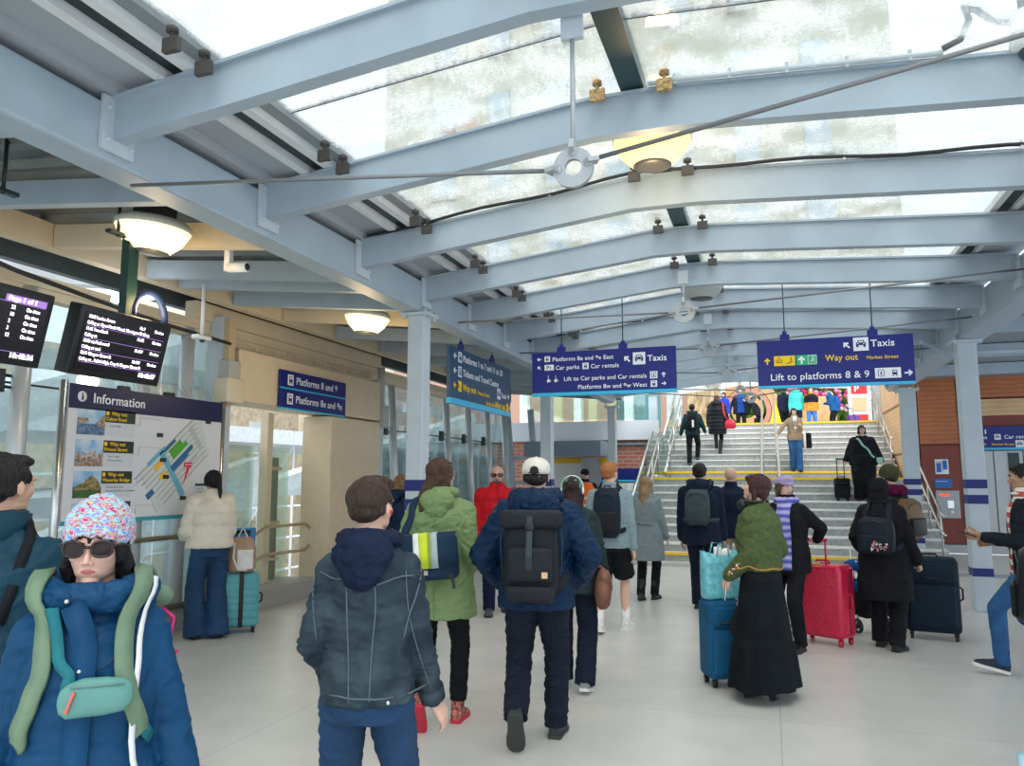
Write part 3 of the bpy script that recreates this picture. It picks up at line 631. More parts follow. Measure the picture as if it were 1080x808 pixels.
# --- signs
signb = mat('sign_blue', (.008, .016, .19), .4); signt = mat('sign_teal_blue', (.006, .06, .15), .4); cyan = mat('sign_cyan', (.04, .48, .80), .4); sw = mat('sign_white', (.86, .88, .92), .5, emit=(1, 1, 1), estr=0.0001); sy = mat('sign_yellow_ink', (.95, .62, .02), .5); gr = mat('sign_green', (.02, .45, .22), .5)
def arrow(parent, x, z, s, ang, m=sw, y=-.03):
    P = [(0, .5), (.42, .08), (.28, -.06), (.1, .12), (.1, -.5), (-.1, -.5), (-.1, .12), (-.28, -.06), (-.42, .08)]
    ca_, sa_ = math.cos(R(ang)), math.sin(R(ang)); b = MB(); b.prism([(x + s * (px * ca_ - pz * sa_), z + s * (px * sa_ + pz * ca_)) for px, pz in P][::-1], y, y + .005, 1); return b.build('arrow', m, parent)
def icon(parent, x, z, w, h, kind, bgm=sw, fg=None, y=-.03):
    fg = fg or signb; b = MB(); b.box((x, y, z), (w, .005, h), 0); u = h
    def bx(dx, dz, ww, hh): b.box((x + dx * u, y - .003, z + dz * u), (ww * u, .006, hh * u), 1)
    if kind == 'car': bx(0, .02, .66, .2); bx(0, .18, .44, .2); bx(-.24, -.14, .14, .18); bx(.24, -.14, .14, .18); b.box((x, y - .006, z + .17 * u), (.3 * u, .006, .11 * u), 0); b.box((x - .2 * u, y - .006, z + .03 * u), (.09 * u, .006, .07 * u), 0); b.box((x + .2 * u, y - .006, z + .03 * u), (.09 * u, .006, .07 * u), 0)
    elif kind == 'train': bx(0, .05, .46, .56); b.box((x, y - .006, z + .16 * u), (.34 * u, .006, .2 * u), 0); bx(-.16, -.32, .1, .12); bx(.16, -.32, .1, .12)
    elif kind == 'P': bx(-.35, 0, .1, .62); bx(-.2, .26, .28, .1); bx(-.2, 0, .28, .1); bx(-.08, .13, .08, .3); bx(.22, .1, .3, .1); bx(.3, -.1, .1, .4)
    elif kind == 'lift': bx(-.3, 0, .06, .7); bx(.3, 0, .06, .7); bx(0, .32, .6, .06); bx(0, -.32, .6, .06); bx(0, .08, .12, .14); bx(0, -.12, .16, .24)
    elif kind == 'lifttrain': bx(-.6, .3, .5, .05); bx(-.6, -.3, .5, .05); bx(-.85, 0, .05, .55); bx(-.35, 0, .05, .55); bx(-.6, 0, .12, .3); bx(.6, .04, .42, .46); bx(.45, -.28, .1, .1); bx(.75, -.28, .1, .1); b.box((x + .6 * u, y - .006, z + .12 * u), (.3 * u, .006, .14 * u), 0)
    elif kind == 'exit': bx(-.5, -.15, .5, .06); bx(-.75, 0, .06, .3); bx(-.25, 0, .06, .3); bx(-.5, .12, .06, .36); bx(-.5, .3, .2, .06); b.tube([(x + .15 * u, y - .005, z - .3 * u), (x + .75 * u, y - .005, z - .1 * u)], .03 * u, 4, 1); bx(.6, .15, .08, .4)
    elif kind == 'run': b.box((x + .0 * u, y - .003, z), (.8 * u, .006, .86 * u), 1); b.box((x + .05 * u, y - .006, z + .25 * u), (.14 * u, .006, .14 * u), 0); b.tube([(x - .2 * u, y - .008, z - .35 * u), (x, y - .008, z), (x + .25 * u, y - .008, z + .1 * u)], .05 * u, 4, 0); b.tube([(x, y - .008, z), (x + .2 * u, y - .008, z - .3 * u)], .05 * u, 4, 0)
    return b.build('pictogram', [bgm, fg], parent)
def signboard(name, label, x0, x1, z0, z1, y, bm=signb, stripe=.055, rods=(), rot=0, ztop=3.99, th=.05, loc=None):
    w, h = x1 - x0, z1 - z0; c = loc or ((x0 + x1) / 2, y, (z0 + z1) / 2)
    o = thing(name, label, 'sign', c, rot); b = MB(); b.box((0, 0, stripe / 2), (w, th, h - stripe)); b.build('sign_board', bm, o, bevel=.004)
    b = MB(); b.box((0, 0, -h / 2 + stripe / 2), (w, th + .004, stripe)); b.build('cyan_stripe', cyan, o)
    for rx_ in rods:
        MB().cyl((rx_, 0, h / 2), (rx_, 0, ztop - c[2]), .007, 6).build('hanger_rod', dark, o); q = MB(); q.box((rx_, 0, h / 2 + .03), (.1, th, .06)); q.cyl((rx_, 0, h / 2 + .05), (rx_, 0, h / 2 + .1), .025, 10); q.build('hanger_bracket', signb, o)
    return o
sc_ = 8.95 / 9.9
# sign 1: platforms 8e and 9e east / taxis
xa, xb = -3.01 * sc_, -1.09 * sc_; z1_, z0_ = 1.62 + 1.68 * sc_, 1.62 + 1.085 * sc_
o = signboard('hanging_sign', 'blue hanging sign reading Platforms 8e and 9e East, Car parks, Taxis', xa, xb, z0_, z1_, 8.95, rods=(-.5, .25), stripe=.04); w = xb - xa; h = z1_ - z0_
def U(px): return -w / 2 + w * (px - 562) / 151.5
def V(py): return h / 2 - h * (py) / 44.0
t = .066
arrow(o, U(570), V(7), .055, 90); icon(o, U(579), V(7), .07, .07, 'train'); text('Platforms 8e and 9e East', .071, (U(584.5), -.03, V(9.5)), sw, o, bold=.01)
arrow(o, U(570), V(15.5), .055, 45); icon(o, U(581), V(15.5), .115, .07, 'P'); text('Car parks', .071, (U(588), -.03, V(18)), sw, o, bold=.01); icon(o, U(620.5), V(15.5), .075, .075, 'train'); text('Car rentals', .071, (U(626), -.03, V(18)), sw, o, bold=.01)
arrow(o, U(664), V(10.5), .09, 45); icon(o, U(676.5), V(10.5), .145, .145, 'car'); text('Taxis', .10, (U(685), -.03, V(13.5)), sw, o, bold=.015)
text('Lift to Car parks and Car rentals', .071, (U(684), -.03, V(29.5)), sw, o, align='RIGHT', bold=.01); icon(o, U(691), V(27), .085, .085, 'lift'); arrow(o, U(701), V(27), .06, 0)
for q in (580, 588): b = MB(); b.ell((U(q), -.03, V(24)), .006, 8); b.tube([(U(q), -.03, V(25)), (U(q), -.03, V(27.5)), (U(q) + .02, -.03, V(27.5)), (U(q) + .03, -.03, V(30))], .004, 6); b.lathe([(.012, -.003), (.018, -.003), (.018, .003), (.012, .003)], (U(q), -.03, V(29)), 16, M=Matrix.Rotation(R(90), 3, 'X')); b.build('wheelchair_symbol', sw, o)
text('Platforms 8w and 9w West', .071, (U(684), -.03, V(38)), sw, o, align='RIGHT', bold=.01); icon(o, U(691), V(35.5), .075, .075, 'train'); arrow(o, U(701), V(35.5), .055, -90)
# sign 2: way out
xa, xb = -.1 * sc_, 1.64 * sc_; w = xb - xa
o = signboard('hanging_sign', 'blue hanging sign reading Way out Market Street and Lift to platforms 8 & 9', xa, xb, z0_ + .0, z1_, 8.95, rods=(-.49, .4), stripe=.03)
def U(px): return -w / 2 + w * (px - 790 - 8) / 165.5
def V(py): return h / 2 - h * py / 50.0
arrow(o, U(895), V(9), .085, 45); icon(o, U(910), V(8.5), .15, .145, 'car'); text('Taxis', .105, (U(920), -.03, V(11.5)), sw, o, bold=.015)
arrow(o, U(809), V(22), .075, 0, sy); icon(o, U(828), V(22), .22, .11, 'exit', sy, dark); q = icon(o, U(852), V(22), .21, .11, 'x', gr); arrow(o, U(846.5), V(22), .09, 0, sw, -.034); icon(o, U(858), V(22), .09, .10, 'run', sw, gr, -.034)
text('Way out', .095, (U(872), -.03, V(24)), sy, o, bold=.012, xs=.92); text('Market Street', .052, (U(915), -.03, V(24)), sy, o, bold=.01)
text('Lift to platforms 8 & 9', .105, (U(811.5), -.03, V(42)), sw, o, bold=.008); icon(o, U(936), V(38.5), .25, .11, 'lifttrain'); arrow(o, U(957), V(39), .08, -90)
# sign 3: platforms 1 to 7, parallel to the concourse
o = signboard('hanging_sign', 'dark blue hanging sign reading Platforms 1 to 7 and 11 to 20', -1.13, 1.13, 2.5, 3.2, 0, signt, .07, (-.75, .4), R(90), loc=(-3.62, 9.56, 2.86), ztop=3.6); w = 2.26
L = -1.08
arrow(o, L + .09, .24, .09, 90); icon(o, L + .24, .24, .11, .13, 'train'); text('Platforms 1 to 7 and 11 to 20', .118, (L + .34, -.03, .2), sw, o, bold=.01)
arrow(o, L + .09, .06, .09, 90); icon(o, L + .24, .06, .11, .13, 'lift'); text('Tickets and Travel Centre', .118, (L + .34, -.03, .02), sw, o, bold=.01)
arrow(o, L + .09, -.12, .09, 90, sy); icon(o, L + .24, -.12, .11, .13, 'exit', sy, signt); text('Way out', .12, (L + .34, -.03, -.16), sy, o, bold=.02); text('Princes Street', .075, (L + .85, -.03, -.16), sy, o, bold=.01)
icon(o, .6, -.07, .13, .15, 'car'); text('Taxis', .1, (.7, -.03, -.11), sw, o, bold=.01); arrow(o, 1.02, -.07, .09, -90)
text('Market Street', .075, (.53, -.03, -.27), sy, o, align='RIGHT', bold=.01); text('Way out', .12, (.9, -.03, -.27), sy, o, align='RIGHT', bold=.02); icon(o, .97, -.235, .09, .12, 'exit', sy, signt); arrow(o, 1.07, -.235, .08, -90, sy)
# sign 4 on the portal
o = signboard('portal_sign', 'blue wall sign reading Platforms 8 and 9 over Platforms 8e and 9e', -.80, .80, 2.5, 3.0, 0, signb, .02, (), R(90), loc=(-5.87, 9.05, 2.745), th=.03)
MB().box((0, 0, .02), (1.6, .034, .02)).build('divider_line', cyan, o)
icon(o, -.6, .13, .12, .14, 'train'); text('Platforms 8 and 9', .135, (-.46, -.02, .09), sw, o, bold=.01); icon(o, -.6, -.115, .12, .14, 'train'); text('Platforms 8e and 9e', .135, (-.46, -.02, -.155), sw, o, bold=.01)
# sign 5 on the timber building, sign 6 on the brick wall
o = signboard('wall_sign', 'blue wall sign reading Car rentals and Taxis on the timber building', 4.25, 6.6, 2.22, 2.72, 18.975, stripe=.04, th=.04)
text('arks', .1, (-1.15, -.03, -.02), sw, o, bold=.01); icon(o, -.78, .02, .12, .12, 'car'); text('Car rentals', .115, (-.66, -.03, -.02), sw, o, bold=.01); text('out', .1, (-1.15, -.03, -.16), sy, o, bold=.01); text('Market Street', .07, (-.9, -.03, -.16), sy, o, bold=.01); icon(o, -.38, -.13, .15, .15, 'car'); text('Taxis', .115, (-.25, -.03, -.17), sw, o, bold=.01)
for q in (-1.12, -1.0): b = MB(); b.ell((q, -.03, .17), .015, 8); b.box((q, -.03, .12), (.025, .01, .07)); b.build('wheelchair_symbol', sw, o)
o = signboard('wall_sign', 'long blue sign band on the brick wall left of the stairs', -5.2, -2.85, 1.52, 1.86, 19.94, stripe=.05, th=.04)
text('Lifts', .14, (-.75, -.03, .0), sw, o); icon(o, -.25, .05, .2, .14, 'lifttrain'); arrow(o, -.9, .05, .12, 90)
# notices, help point
o = thing('notice_poster', 'white notice above the blue plate on the red panel', 'notice', (3.55, 18.985, 1.86)); MB().box((0, 0, 0), (.26, .02, .32)).build('sheet', white, o); b = MB(); b.box((.06, -.015, .04), (.08, .01, .2)); b.box((-.06, -.015, -.02), (.09, .01, .2)); b.build('blue_marks', mat('mid_blue', (.03, .16, .5), .5), o); 
for k in range(4): text('Notice', .05, (-.11, -.012, .09 - k * .06), ink, o)
o = thing('blue_plate', 'blue help plate between the notice and the help point', 'notice', (3.56, 18.985, 1.5)); MB().box((0, 0, 0), (.34, .02, .2)).build('plate', mat('mid_blue', (.03, .16, .5), .5), o); text('Assistance', .05, (-.14, -.012, .03), sw, o)
o = thing('help_point', 'grey steel help point panel with red sign on the red wall', 'help point', (3.62, 18.98, 1.05)); MB().box((0, 0, 0), (.46, .04, .6)).build('panel', mat('help_steel', (.33, .33, .34), .4, .5), o, bevel=.01); b = MB(); b.box((-.06, -.025, .2), (.2, .01, .05)); b.build('red_sign', mat('help_red', (.8, .05, .02), .5, emit=(1, .1, .03), estr=.6), o); b = MB(); b.box((.05, -.025, .0), (.12, .012, .16)); b.build('keypad', chrome, o); b = MB(); b.cyl((.07, -.03, -.17), (.07, -.02, -.17), .03); b.build('call_button', white, o)
o = thing('first_aid_box', 'small green box on the brick wall behind the redheaded walker', 'box', (-4.1, 19.97, 1.3)); MB().box((0, 0, 0), (.22, .1, .3)).build('case', mat('aid_green', (.05, .4, .2), .5), o, bevel=.01); b = MB(); b.box((0, -.055, 0), (.12, .01, .04)); b.box((0, -.055, 0), (.04, .01, .12)); b.build('cross_mark', white, o)
o = thing('red_notice_board', 'red board with white sheet by the foot of the stairs', 'notice', (-3.1, 19.9, 1.05)); MB().box((0, 0, 0), (.55, .05, .75)).build('board', mat('board_red', (.55, .02, .07), .5), o); b = MB(); b.box((-.05, -.03, .05), (.3, .01, .4)); b.build('sheet', white, o)
o = thing('red_sign', 'small red sign behind the nearest left column', 'sign', (-3.95, 9.0, 1.58), R(30)); MB().box((0, 0, 0), (.26, .03, .24), bev=.012).build('plate', mat('ne_red', (.7, .02, .03), .4), o); text('NEP', .13, (-.11, -.02, .0), sw, o, bold=.02); text('opens here', .04, (-.1, -.02, -.07), sw, o)
MB().box((-.16, .03, -.3), (.05, .05, 1.2)).build('stand_post', mat('stand_green', (.02, .06, .05), .4), o); MB().box((-.1, .03, -1.55), (.3, .3, .05)).build('stand_foot', dark, o); MB().box((-.16, .03, -1.2), (.05, .05, .7)).build('stand_post', MATS['stand_green'], o)

# --- departure screens
scr = mat('screen_dark', (.01, .008, .012), .25); glow = mat('screen_text', (1, .95, 1), .5, emit=(1, .9, .98), estr=1.3); pur = mat('screen_line', (.3, .15, .4), .5, emit=(.55, .3, 1), estr=.35)
def screen(label, x, y, z, lines, rot=R(90), w=.80, h=.47):
    o = thing('departure_screen', label, 'departure screen', (x, y, z), 0, 'departure screens')
    o.rotation_euler = (Matrix.Rotation(rot, 3, 'Z') @ Matrix.Rotation(R(13), 3, 'X')).to_euler()
    b = MB(); b.rbox((0, .05, 0), (w, .12, h), .012); b.build('casing', black, o)
    b = MB(); b.box((0, -.012, 0), (w - .08, .006, h - .08)); b.build('display', scr, o)
    return o
o = screen('departure screen listing calling points, right one of the two', -4.3, 4.2, 2.53, [])
rows = [('10:52 London Euston', 'Plt 9', 'On time'), ('Calling at: Open North Wood, Warrington Bk Quay,', '', ''), ('11:45 Tweedbank', 'Plt 8E', 'On time'), ('Calling at:', '', ''), ('12:00 via Motherwell', 'Plt 8W', 'On time'), ('Calling at: stn.l.', '', ''), ('12:11 Glasgow Queen St', 'Plt 8W', 'On time'), ('Calling at: , Falkirk High, Croy & Glasgow Queen St', '', '')]
for k, (a, p, s_) in enumerate(rows):
    z = .155 - k * .041
    text(a, .032, (-.34, -.017, z), glow, o, xs=.74)
    if p: text(p, .032, (.1, -.017, z - .004), glow, o, xs=.75); text(s_, .032, (.24, -.017, z - .004), glow, o, xs=.75)
    else: b = MB(); b.box((0, -.017, z - .01), (.68, .002, .003)); b.build('screen_line', pur, o)
text('10:48:37', .045, (.34, -.017, -.185), glow, o, align='RIGHT', bold=.02)
o2 = screen('departure screen listing services, left one cut off at the photo edge', -4.3, 3.2, 2.53, [])
for k, (a, p, s_) in enumerate([('12:12 Edinburgh Park', '22', 'On time'), ('12:15 Glasgow Queen St LL', '10', 'On time'), ('12:20 Dunblane', '2', 'On time'), ('12:24 North Berwick', '3', 'On time'), ('12:30 Glasgow Queen St', '12', 'On time')]):
    z = .10 - k * .042; text(a, .034, (-.34, -.017, z), glow, o2, xs=.8); text(p, .034, (.12, -.017, z), glow, o2, xs=.8); text(s_, .034, (.22, -.017, z), glow, o2, xs=.75)
text('Services', .04, (-.3, -.017, .15), glow, o2, xs=.8); b = MB(); b.box((.21, -.016, .163), (.27, .002, .04)); b.build('header_box', pur, o2); text('Page 1 of 1', .04, (.09, -.02, .15), glow, o2, bold=.03)
for z in (.14, -.155): b = MB(); b.box((0, -.017, z), (.68, .002, .003)); b.build('screen_line', pur, o2)
text('10:48:36', .045, (.34, -.017, -.19), glow, o2, align='RIGHT', bold=.02)
for y, lb, off in ((4.3, 'right', .1), (3.18, 'left', .0)):
    o = thing('screen_hanger', 'dark green post hanging the %s departure screen from the canopy' % lb, 'hanger post', (-4.38, y, 2.74)); b = MB(); b.box((0, 0, .36), (.07, .09, .74)); b.build('post', MATS['stand_green'], o)
    c = MB(); c.box((0, 0, .62), (.05, .42, .025)); c.build('cross_arm', dark, o)
    for q in (-.12, .12): MB().cyl((0, q, .6), (0, q, .99), .012, 8).build('threaded_rod', dark, o)
b = MB(); b.tube([(-4.36, 4.33 + .16 - .16 * math.cos(R(a)), 2.80 + .2 * math.sin(R(a))) for a in range(0, 181, 15)], .026, 10); o = b.build('screen_hose', mat('blue_hose', (.02, .04, .12), .45)); tag(o, 'dark blue hose looping over the right departure screen', 'cable')
b = MB(); b.tube([(-5.6, 2.0, 3.42), (-5.6, 3.4, 3.40), (-5.5, 4.3, 3.22), (-5.5, 5.0, 3.16), (-5.6, 6.0, 3.12), (-5.8, 7.2, 3.14)], .02, 8); o = b.build('canopy_cable', cab); tag(o, 'black cable sagging along the left canopy edge', 'cable')
b = MB()
for k in range(70): b.tube([(-2.7 + k * .0243, 8.95, z1_), (-2.7 + k * .0243 + random.uniform(-.012, .012), 8.95, z1_ + random.uniform(.06, .1))], .0018, 4)
b.box((-1.855, 8.95, z1_ + .002), (1.72, .03, .006)); o = b.build('bird_spikes', MATS['spike_steel']); tag(o, 'bird spikes above the Platforms 8e sign', 'bird spikes', kind='stuff')
b = MB()
for k in range(40): b.tube([(-.1 + k * .04, 9.55, 3.58), (-.1 + k * .04, 9.55, 3.66)], .0018, 4)

# --- information board
o = thing('information_board', 'large station information board with white map and navy header', 'information board', (-5.9, 6.2, 1.83), R(90))
bw, bh = 2.02, 1.26; ibn = mat('board_navy', (.006, .012, .07), .4); ibw = mat('board_white', (.70, .72, .76), .35)
MB().box((0, 0, 0), (bw, .05, bh)).build('panel', ibw, o)
MB().box((0, -.028, bh / 2 - .11), (bw, .006, .22)).build('header_band', ibn, o)
MB().box((0, -.028, -bh / 2 + .02), (bw, .006, .04)).build('bottom_stripe', mat('board_teal', (.03, .35, .42), .4), o)
text('Information', .125, (-.76, -.033, bh / 2 - .155), sw, o, bold=.012)
b = MB(); b.cyl((-.88, -.036, bh / 2 - .11), (-.88, -.03, bh / 2 - .11), .048, 24); b.box((-.88, -.038, bh / 2 - .12), (.016, .004, .045), 1); b.box((-.88, -.038, bh / 2 - .085), (.016, .004, .014), 1); b.build('info_symbol', [sw, ibn], o)
for x in (-bw / 2 - .05, bw / 2 + .02): b = MB(); b.cyl((x, -.01, -1.83), (x, -.01, bh / 2 + .02), .035, 14); b.build('post', chrome, o)
skyc = mat('photo_sky', (.20, .45, .75), .5, col2=(.6, .7, .8), vscale=9); photos = [(('photo_river', (.12, .2, .35)), ('photo_town', (.35, .28, .2))), (('photo_city', (.30, .22, .17)), ('photo_city2', (.45, .38, .32))), (('photo_tree', (.05, .12, .03)), ('photo_crag', (.25, .2, .08))), (('photo_teal', (.1, .3, .35)), ('photo_red', (.4, .1, .05)))]
ways = ('Calton Road', 'Princes Street', 'Waverley Bridge', 'Market Street'); subs = (('Leith Walk',), ('New Town', 'Princes Street'), ('Edinburgh Castle', 'National Gallery of Scotland'), ('Old Town', 'Royal Mile'))
for k in range(4):
    z = .30 - k * .285
    q = MB(); q.box((-.76, -.028, z), (.30, .006, .24), 0); q.box((-.76, -.031, z - .07), (.30, .006, .10), 1)
    if k == 2: q.prism([(-.91, z - .05), (-.61, z - .05), (-.63, z + .0), (-.68, z + .06), (-.73, z + .08), (-.8, z + .02), (-.87, z)], -.036, -.03, 1, 2)
    elif k == 1:
        for j in range(14): q.box((-.9 + j * .0215, -.033, z - .03 + .02 * math.sin(j * 2.2)), (.02, .006, .05 + .03 * math.sin(j * 3)), 2)
    elif k == 0: q.prism([(-.91, z - .02), (-.80, z - .01), (-.80, z + .03), (-.91, z + .03)], -.036, -.03, 1, 2); q.prism([(-.61, z - .06), (-.61, z + .08), (-.70, z + .0), (-.72, z - .02)], -.036, -.03, 1, 2)
    else: q.prism([(-.91, z - .05), (-.84, z - .05), (-.84, z + .06), (-.9, z + .04)], -.036, -.03, 1, 2)
    q.build('photo_panel', [skyc, mat(photos[k][0][0], photos[k][0][1], .5, var=.5, vscale=40), mat(photos[k][1][0], photos[k][1][1], .5, var=.5, vscale=30)], o)
    q = MB(); q.box((-.43, -.028, z + .065), (.36, .006, .115)); q.build('caption_panel', mat('caption_dark', (.02, .035, .03), .4), o); text('Way out', .05, (-.54, -.034, z + .075), sy, o, bold=.01); text(ways[k], .045, (-.6, -.034, z + .025), sy, o, bold=.01)
    MB().box((-.585, -.033, z + .09), (.03, .004, .035)).build('yellow_mark', sy, o)
    for j, t_ in enumerate(subs[k]): text(t_, .028, (-.55, -.029, z - .035 - j * .035), ink, o)
    q = MB(); q.tube([(-.25, -.027, z), (-.18, -.027, z), (-.18, -.027, z + .08), (.1, -.027, z + .07 - k * .0)], 1, rect=(.004, .003)); q.build('leader_line', mat('leader_pink', (.45, .25, .28), .6), o)
    q = MB(); q.box((-.43, -.0265, z - .06), (.36, .004, .12)); q.build('caption_box', mat('caption_pale', (.62, .66, .72), .5), o)
def mp(u, v):  # map axes: u along the tracks (up to the right), v across
    a_ = R(40); return (.32 + u * math.cos(a_) + v * math.sin(a_), -.06 + u * math.sin(a_) - v * math.cos(a_))
def mpoly(uv, m, nm, d=.003):
    q = MB(); q.prism([mp(*p) for p in uv][::-1], -.028 - d, -.024, 1); return q.build(nm, m, o)
mgrey = mat('map_grey', (.45, .50, .50), .5); mpale = mat('map_pale', (.62, .66, .66), .5)
mpoly([(-.42, -.2), (.6, -.2), (.45, .24), (-.5, .24)], mpale, 'map_ground', .002)
for k in range(9): v = -.22 + k * .055; mpoly([(-.52 + .02 * k, v), (.5 - .01 * k, v), (.5 - .01 * k, v + .007), (-.52 + .02 * k, v + .007)], mat('map_line', (.25, .27, .28), .5), 'map_track')
mpoly([(.0, -.16), (.2, -.16), (.2, -.1), (.26, -.1), (.26, -.05), (0, -.05)], mat('map_green', (.08, .40, .03), .5), 'map_green_block', .005)
mpoly([(-.08, -.02), (.3, -.02), (.3, .03), (.2, .03), (.2, .05), (-.08, .05)], mat('map_blue', (.03, .14, .30), .5), 'map_blue_block', .005); mpoly([(-.05, -.21), (.14, -.21), (.14, -.18), (-.05, -.18)], MATS['map_blue'], 'map_blue_block', .005); mpoly([(-.5, .0), (-.4, .0), (-.4, .06), (-.5, .06)], MATS['map_blue'], 'map_blue_block', .005)
for u_, v_ in ((-.2, -.13), (-.21, -.01)): mpoly([(u_ + .07 * math.cos(t_ * .52), v_ + .028 * math.sin(t_ * .52)) for t_ in range(12)], mat('map_yellow', (.9, .5, .02), .5), 'map_yellow_block', .006)
mpoly([(-.12, -.22), (-.05, -.22), (-.08, .34), (-.15, .34)], mat('map_cyan', (.15, .45, .6), .5), 'map_walkway', .004); mpoly([(-.3, -.24), (-.02, -.24), (-.02, -.2), (-.3, -.2)], MATS['map_cyan'], 'map_walkway', .004); mpoly([(.05, .1), (.3, .1), (.3, .14), (.05, .14)], mgrey, 'map_platform', .004); mpoly([(.36, -.18), (.42, -.18), (.42, .1), (.36, .1)], mgrey, 'map_platform', .004)
MB().box((.50, -.034, -.07), (.12, .005, .045)).build('red_marker', mat('map_red', (.75, .02, .06), .5), o); q = MB(); q.prism([(.49, -.09), (.53, -.09), (.445, -.28)][::-1], -.035, -.03, 1); q.build('red_pointer', MATS['map_red'], o); text('You are here', .02, (.45, -.038, -.077), sw, o)
for x, z in ((.08, .22), (.14, -.03), (.19, -.20), (.45, -.42), (.78, .4)): MB().box((x, -.034, z), (.08, .005, .04)).build('map_label', MATS['caption_dark'], o)
MB().box((.75, -.030, -.38), (.25, .004, .22)).build('map_key', mpale, o); MB().box((.75, -.033, -.285), (.25, .004, .025)).build('key_header', ibn, o)
for k in range(5): text('Key entry', .022, (.66, -.033, -.33 - k * .035), ink, o)
# --- blue standee by the teal suitcase
o = thing('advert_standee', 'tall blue advertising stand behind the teal suitcase', 'advertising stand', (-5.93, 7.50, 0), R(62))
b = MB(); b.box((0, 0, .52), (.62, .05, 1.04), bev=.012); b.build('board', mat('advert_blue', (.03, .24, .58), .45), o); b = MB(); b.box((0, .05, .06), (.5, .3, .1)); b.build('foot', dark, o)
text('METRO', .1, (-.25, -.03, .82), sw, o, bold=.03); MB().box((-.08, -.028, .855), (.38, .004, .11)).build('title_band', ibn, o); text('NEWS', .1, (-.25, -.03, .62), ibn, o, bold=.03); text('WORTH', .1, (-.25, -.03, .51), ibn, o, bold=.03); text('SHARING', .1, (-.25, -.03, .40), ibn, o, bold=.03)
# ============================================================ PEOPLE
def V3(*a): return Vector(a)
# head template, unit = chin-to-crown height 1, face towards +Y, origin at the middle of the head
def head_template(vox, fem):
    b = MB(); j = .92 if fem else 1
    b.ell((0, -.07, .11), (.335, .42, .385), 32); b.ell((0, .10, -.06), (.27, .27, .34), 28)
    b.ell((0, .10, -.24), (.245 * j, .24, .17), 24); b.ell((0, .22, -.385), (.12 * j, .11, .095), 20); b.ell((0, .02, -.26), (.25 * j, .2, .15), 20)
    for s in (-1, 1):
        b.ell((s * .17, .22, -.06), (.095, .10, .10), 16); b.ell((s * .12, .325, .115), (.12, .045, .035), 16)
        b.ell((s * .045, .378, -.135), (.034, .04, .028), 12)
        b.ell((s * .335, -.03, -.02), (.028, .06, .105), 14, M=Matrix.Rotation(s * -.25, 3, 'Z')); b.ell((s * .33, -.01, -.085), (.022, .035, .045), 12)
        b.ell((s * .14, .29, .035), (.072, .045, .035), 12)
    b.chain([(0, .335, .08), (0, .372, -.01), (0, .418, -.115)], [.026, .03, .038], 12)
    b.ell((0, .285, -.25), (.13, .06, .08), 16); b.ell((0, .338, -.236), (.072, .016, .013), 16); b.ell((0, .335, -.264), (.058, .018, .015), 16)
    b.chain([(0, -.06, -.2), (0, -.09, -.5), (0, -.12, -.8)], [.235 * j, .225 * j, .26 * j], 20)
    me = remesh(b, vox, 4, .5)
    v, f = copyverts(me); c = [Vector(p) for p in v]; m = []
    for p in me.polygons:
        q = p.center; lip = q.y > .27 and abs(q.z + .250) < .032 * (1 - (abs(q.x) / .10) ** 2) and abs(q.x) < .098
        m.append(1 if lip else 0)
    bpy.data.meshes.remove(me)
    return v, f, m
HT = {}
def get_head(lod, fem):
    k = (lod, fem)
    if k not in HT: HT[k] = head_template((.0125, .02, .034)[lod], fem)
    return HT[k]
# hand template (right hand), wrist at origin, fingers down -Z, thumb forward +Y, palm towards -X
def hand_template(vox, kind):
    b = MB()
    b.loft([((0, 0, .03), .021, .027), ((0, 0, 0), .021, .028), ((0, 0, -.03), .017, .036), ((0, 0, -.06), .016, .042), ((0, 0, -.085), .014, .042), ((0, 0, -.094), .008, .036)], 20, 2.6)
    cu = {'relax': (18, 28, 20), 'grip': (62, 80, 50), 'flat': (5, 12, 8), 'phone': (35, 50, 35)}[kind]
    for y, L, r in ((.031, .072, .0086), (.0105, .082, .009), (-.0105, .076, .0086), (-.031, .06, .0076)):
        p = V3(0, y, -.082); pts = [p + V3(0, 0, .02), p]; a = 0
        for fr, c in zip((.45, .3, .25), cu):
            a += R(c); p = p + V3(-math.sin(a), y * .6 * (.1 if kind == 'grip' else .5), -math.cos(a)).normalized() * L * fr; pts.append(p)
        b.chain(pts, [r * 1.05, r * 1.05, r, r * .94, r * .82], 10)
    d = {'relax': V3(-.25, .45, -.85), 'grip': V3(-.75, .25, -.5), 'flat': V3(-.1, .65, -.75), 'phone': V3(-.55, .3, -.75)}[kind].normalized(); p = V3(-.006, .026, -.022); pts = [p]
    for L in (.036, .03, .024): p = p + d * L; pts.append(p); d = (d + V3(-.2, -.12, -.15)).normalized()
    b.chain(pts, [.014, .0115, .010, .0085], 10)
    me = remesh(b, vox, 2, .5); r_ = copyverts(me); bpy.data.meshes.remove(me); return r_
HD = {}
def get_hand(lod, kind):
    k = (lod, kind)
    if k not in HD: HD[k] = hand_template((.0033, .0045, .007)[lod], kind)
    return HD[k]
def basis(z, yhint):
    """matrix whose -Z maps to direction z, +Y close to yhint"""
    Z = -Vector(z).normalized(); Y = Vector(yhint); Y = (Y - Z * Y.dot(Z)); Y = Y.normalized() if Y.length > 1e-4 else Z.orthogonal(); X = Y.cross(Z)
    return Matrix((X, Y, Z)).transposed()
def ik(a, t, l1, l2, pole):
    a, t = Vector(a), Vector(t); d = t - a; L = min(d.length, (l1 + l2) * .995); d.normalize(); t = a + d * L
    x = (l1 * l1 - l2 * l2 + L * L) / (2 * L); h = math.sqrt(max(0, l1 * l1 - x * x)); p = Vector(pole); p = (p - d * p.dot(d)).normalized()
    return a + d * x + p * h, t
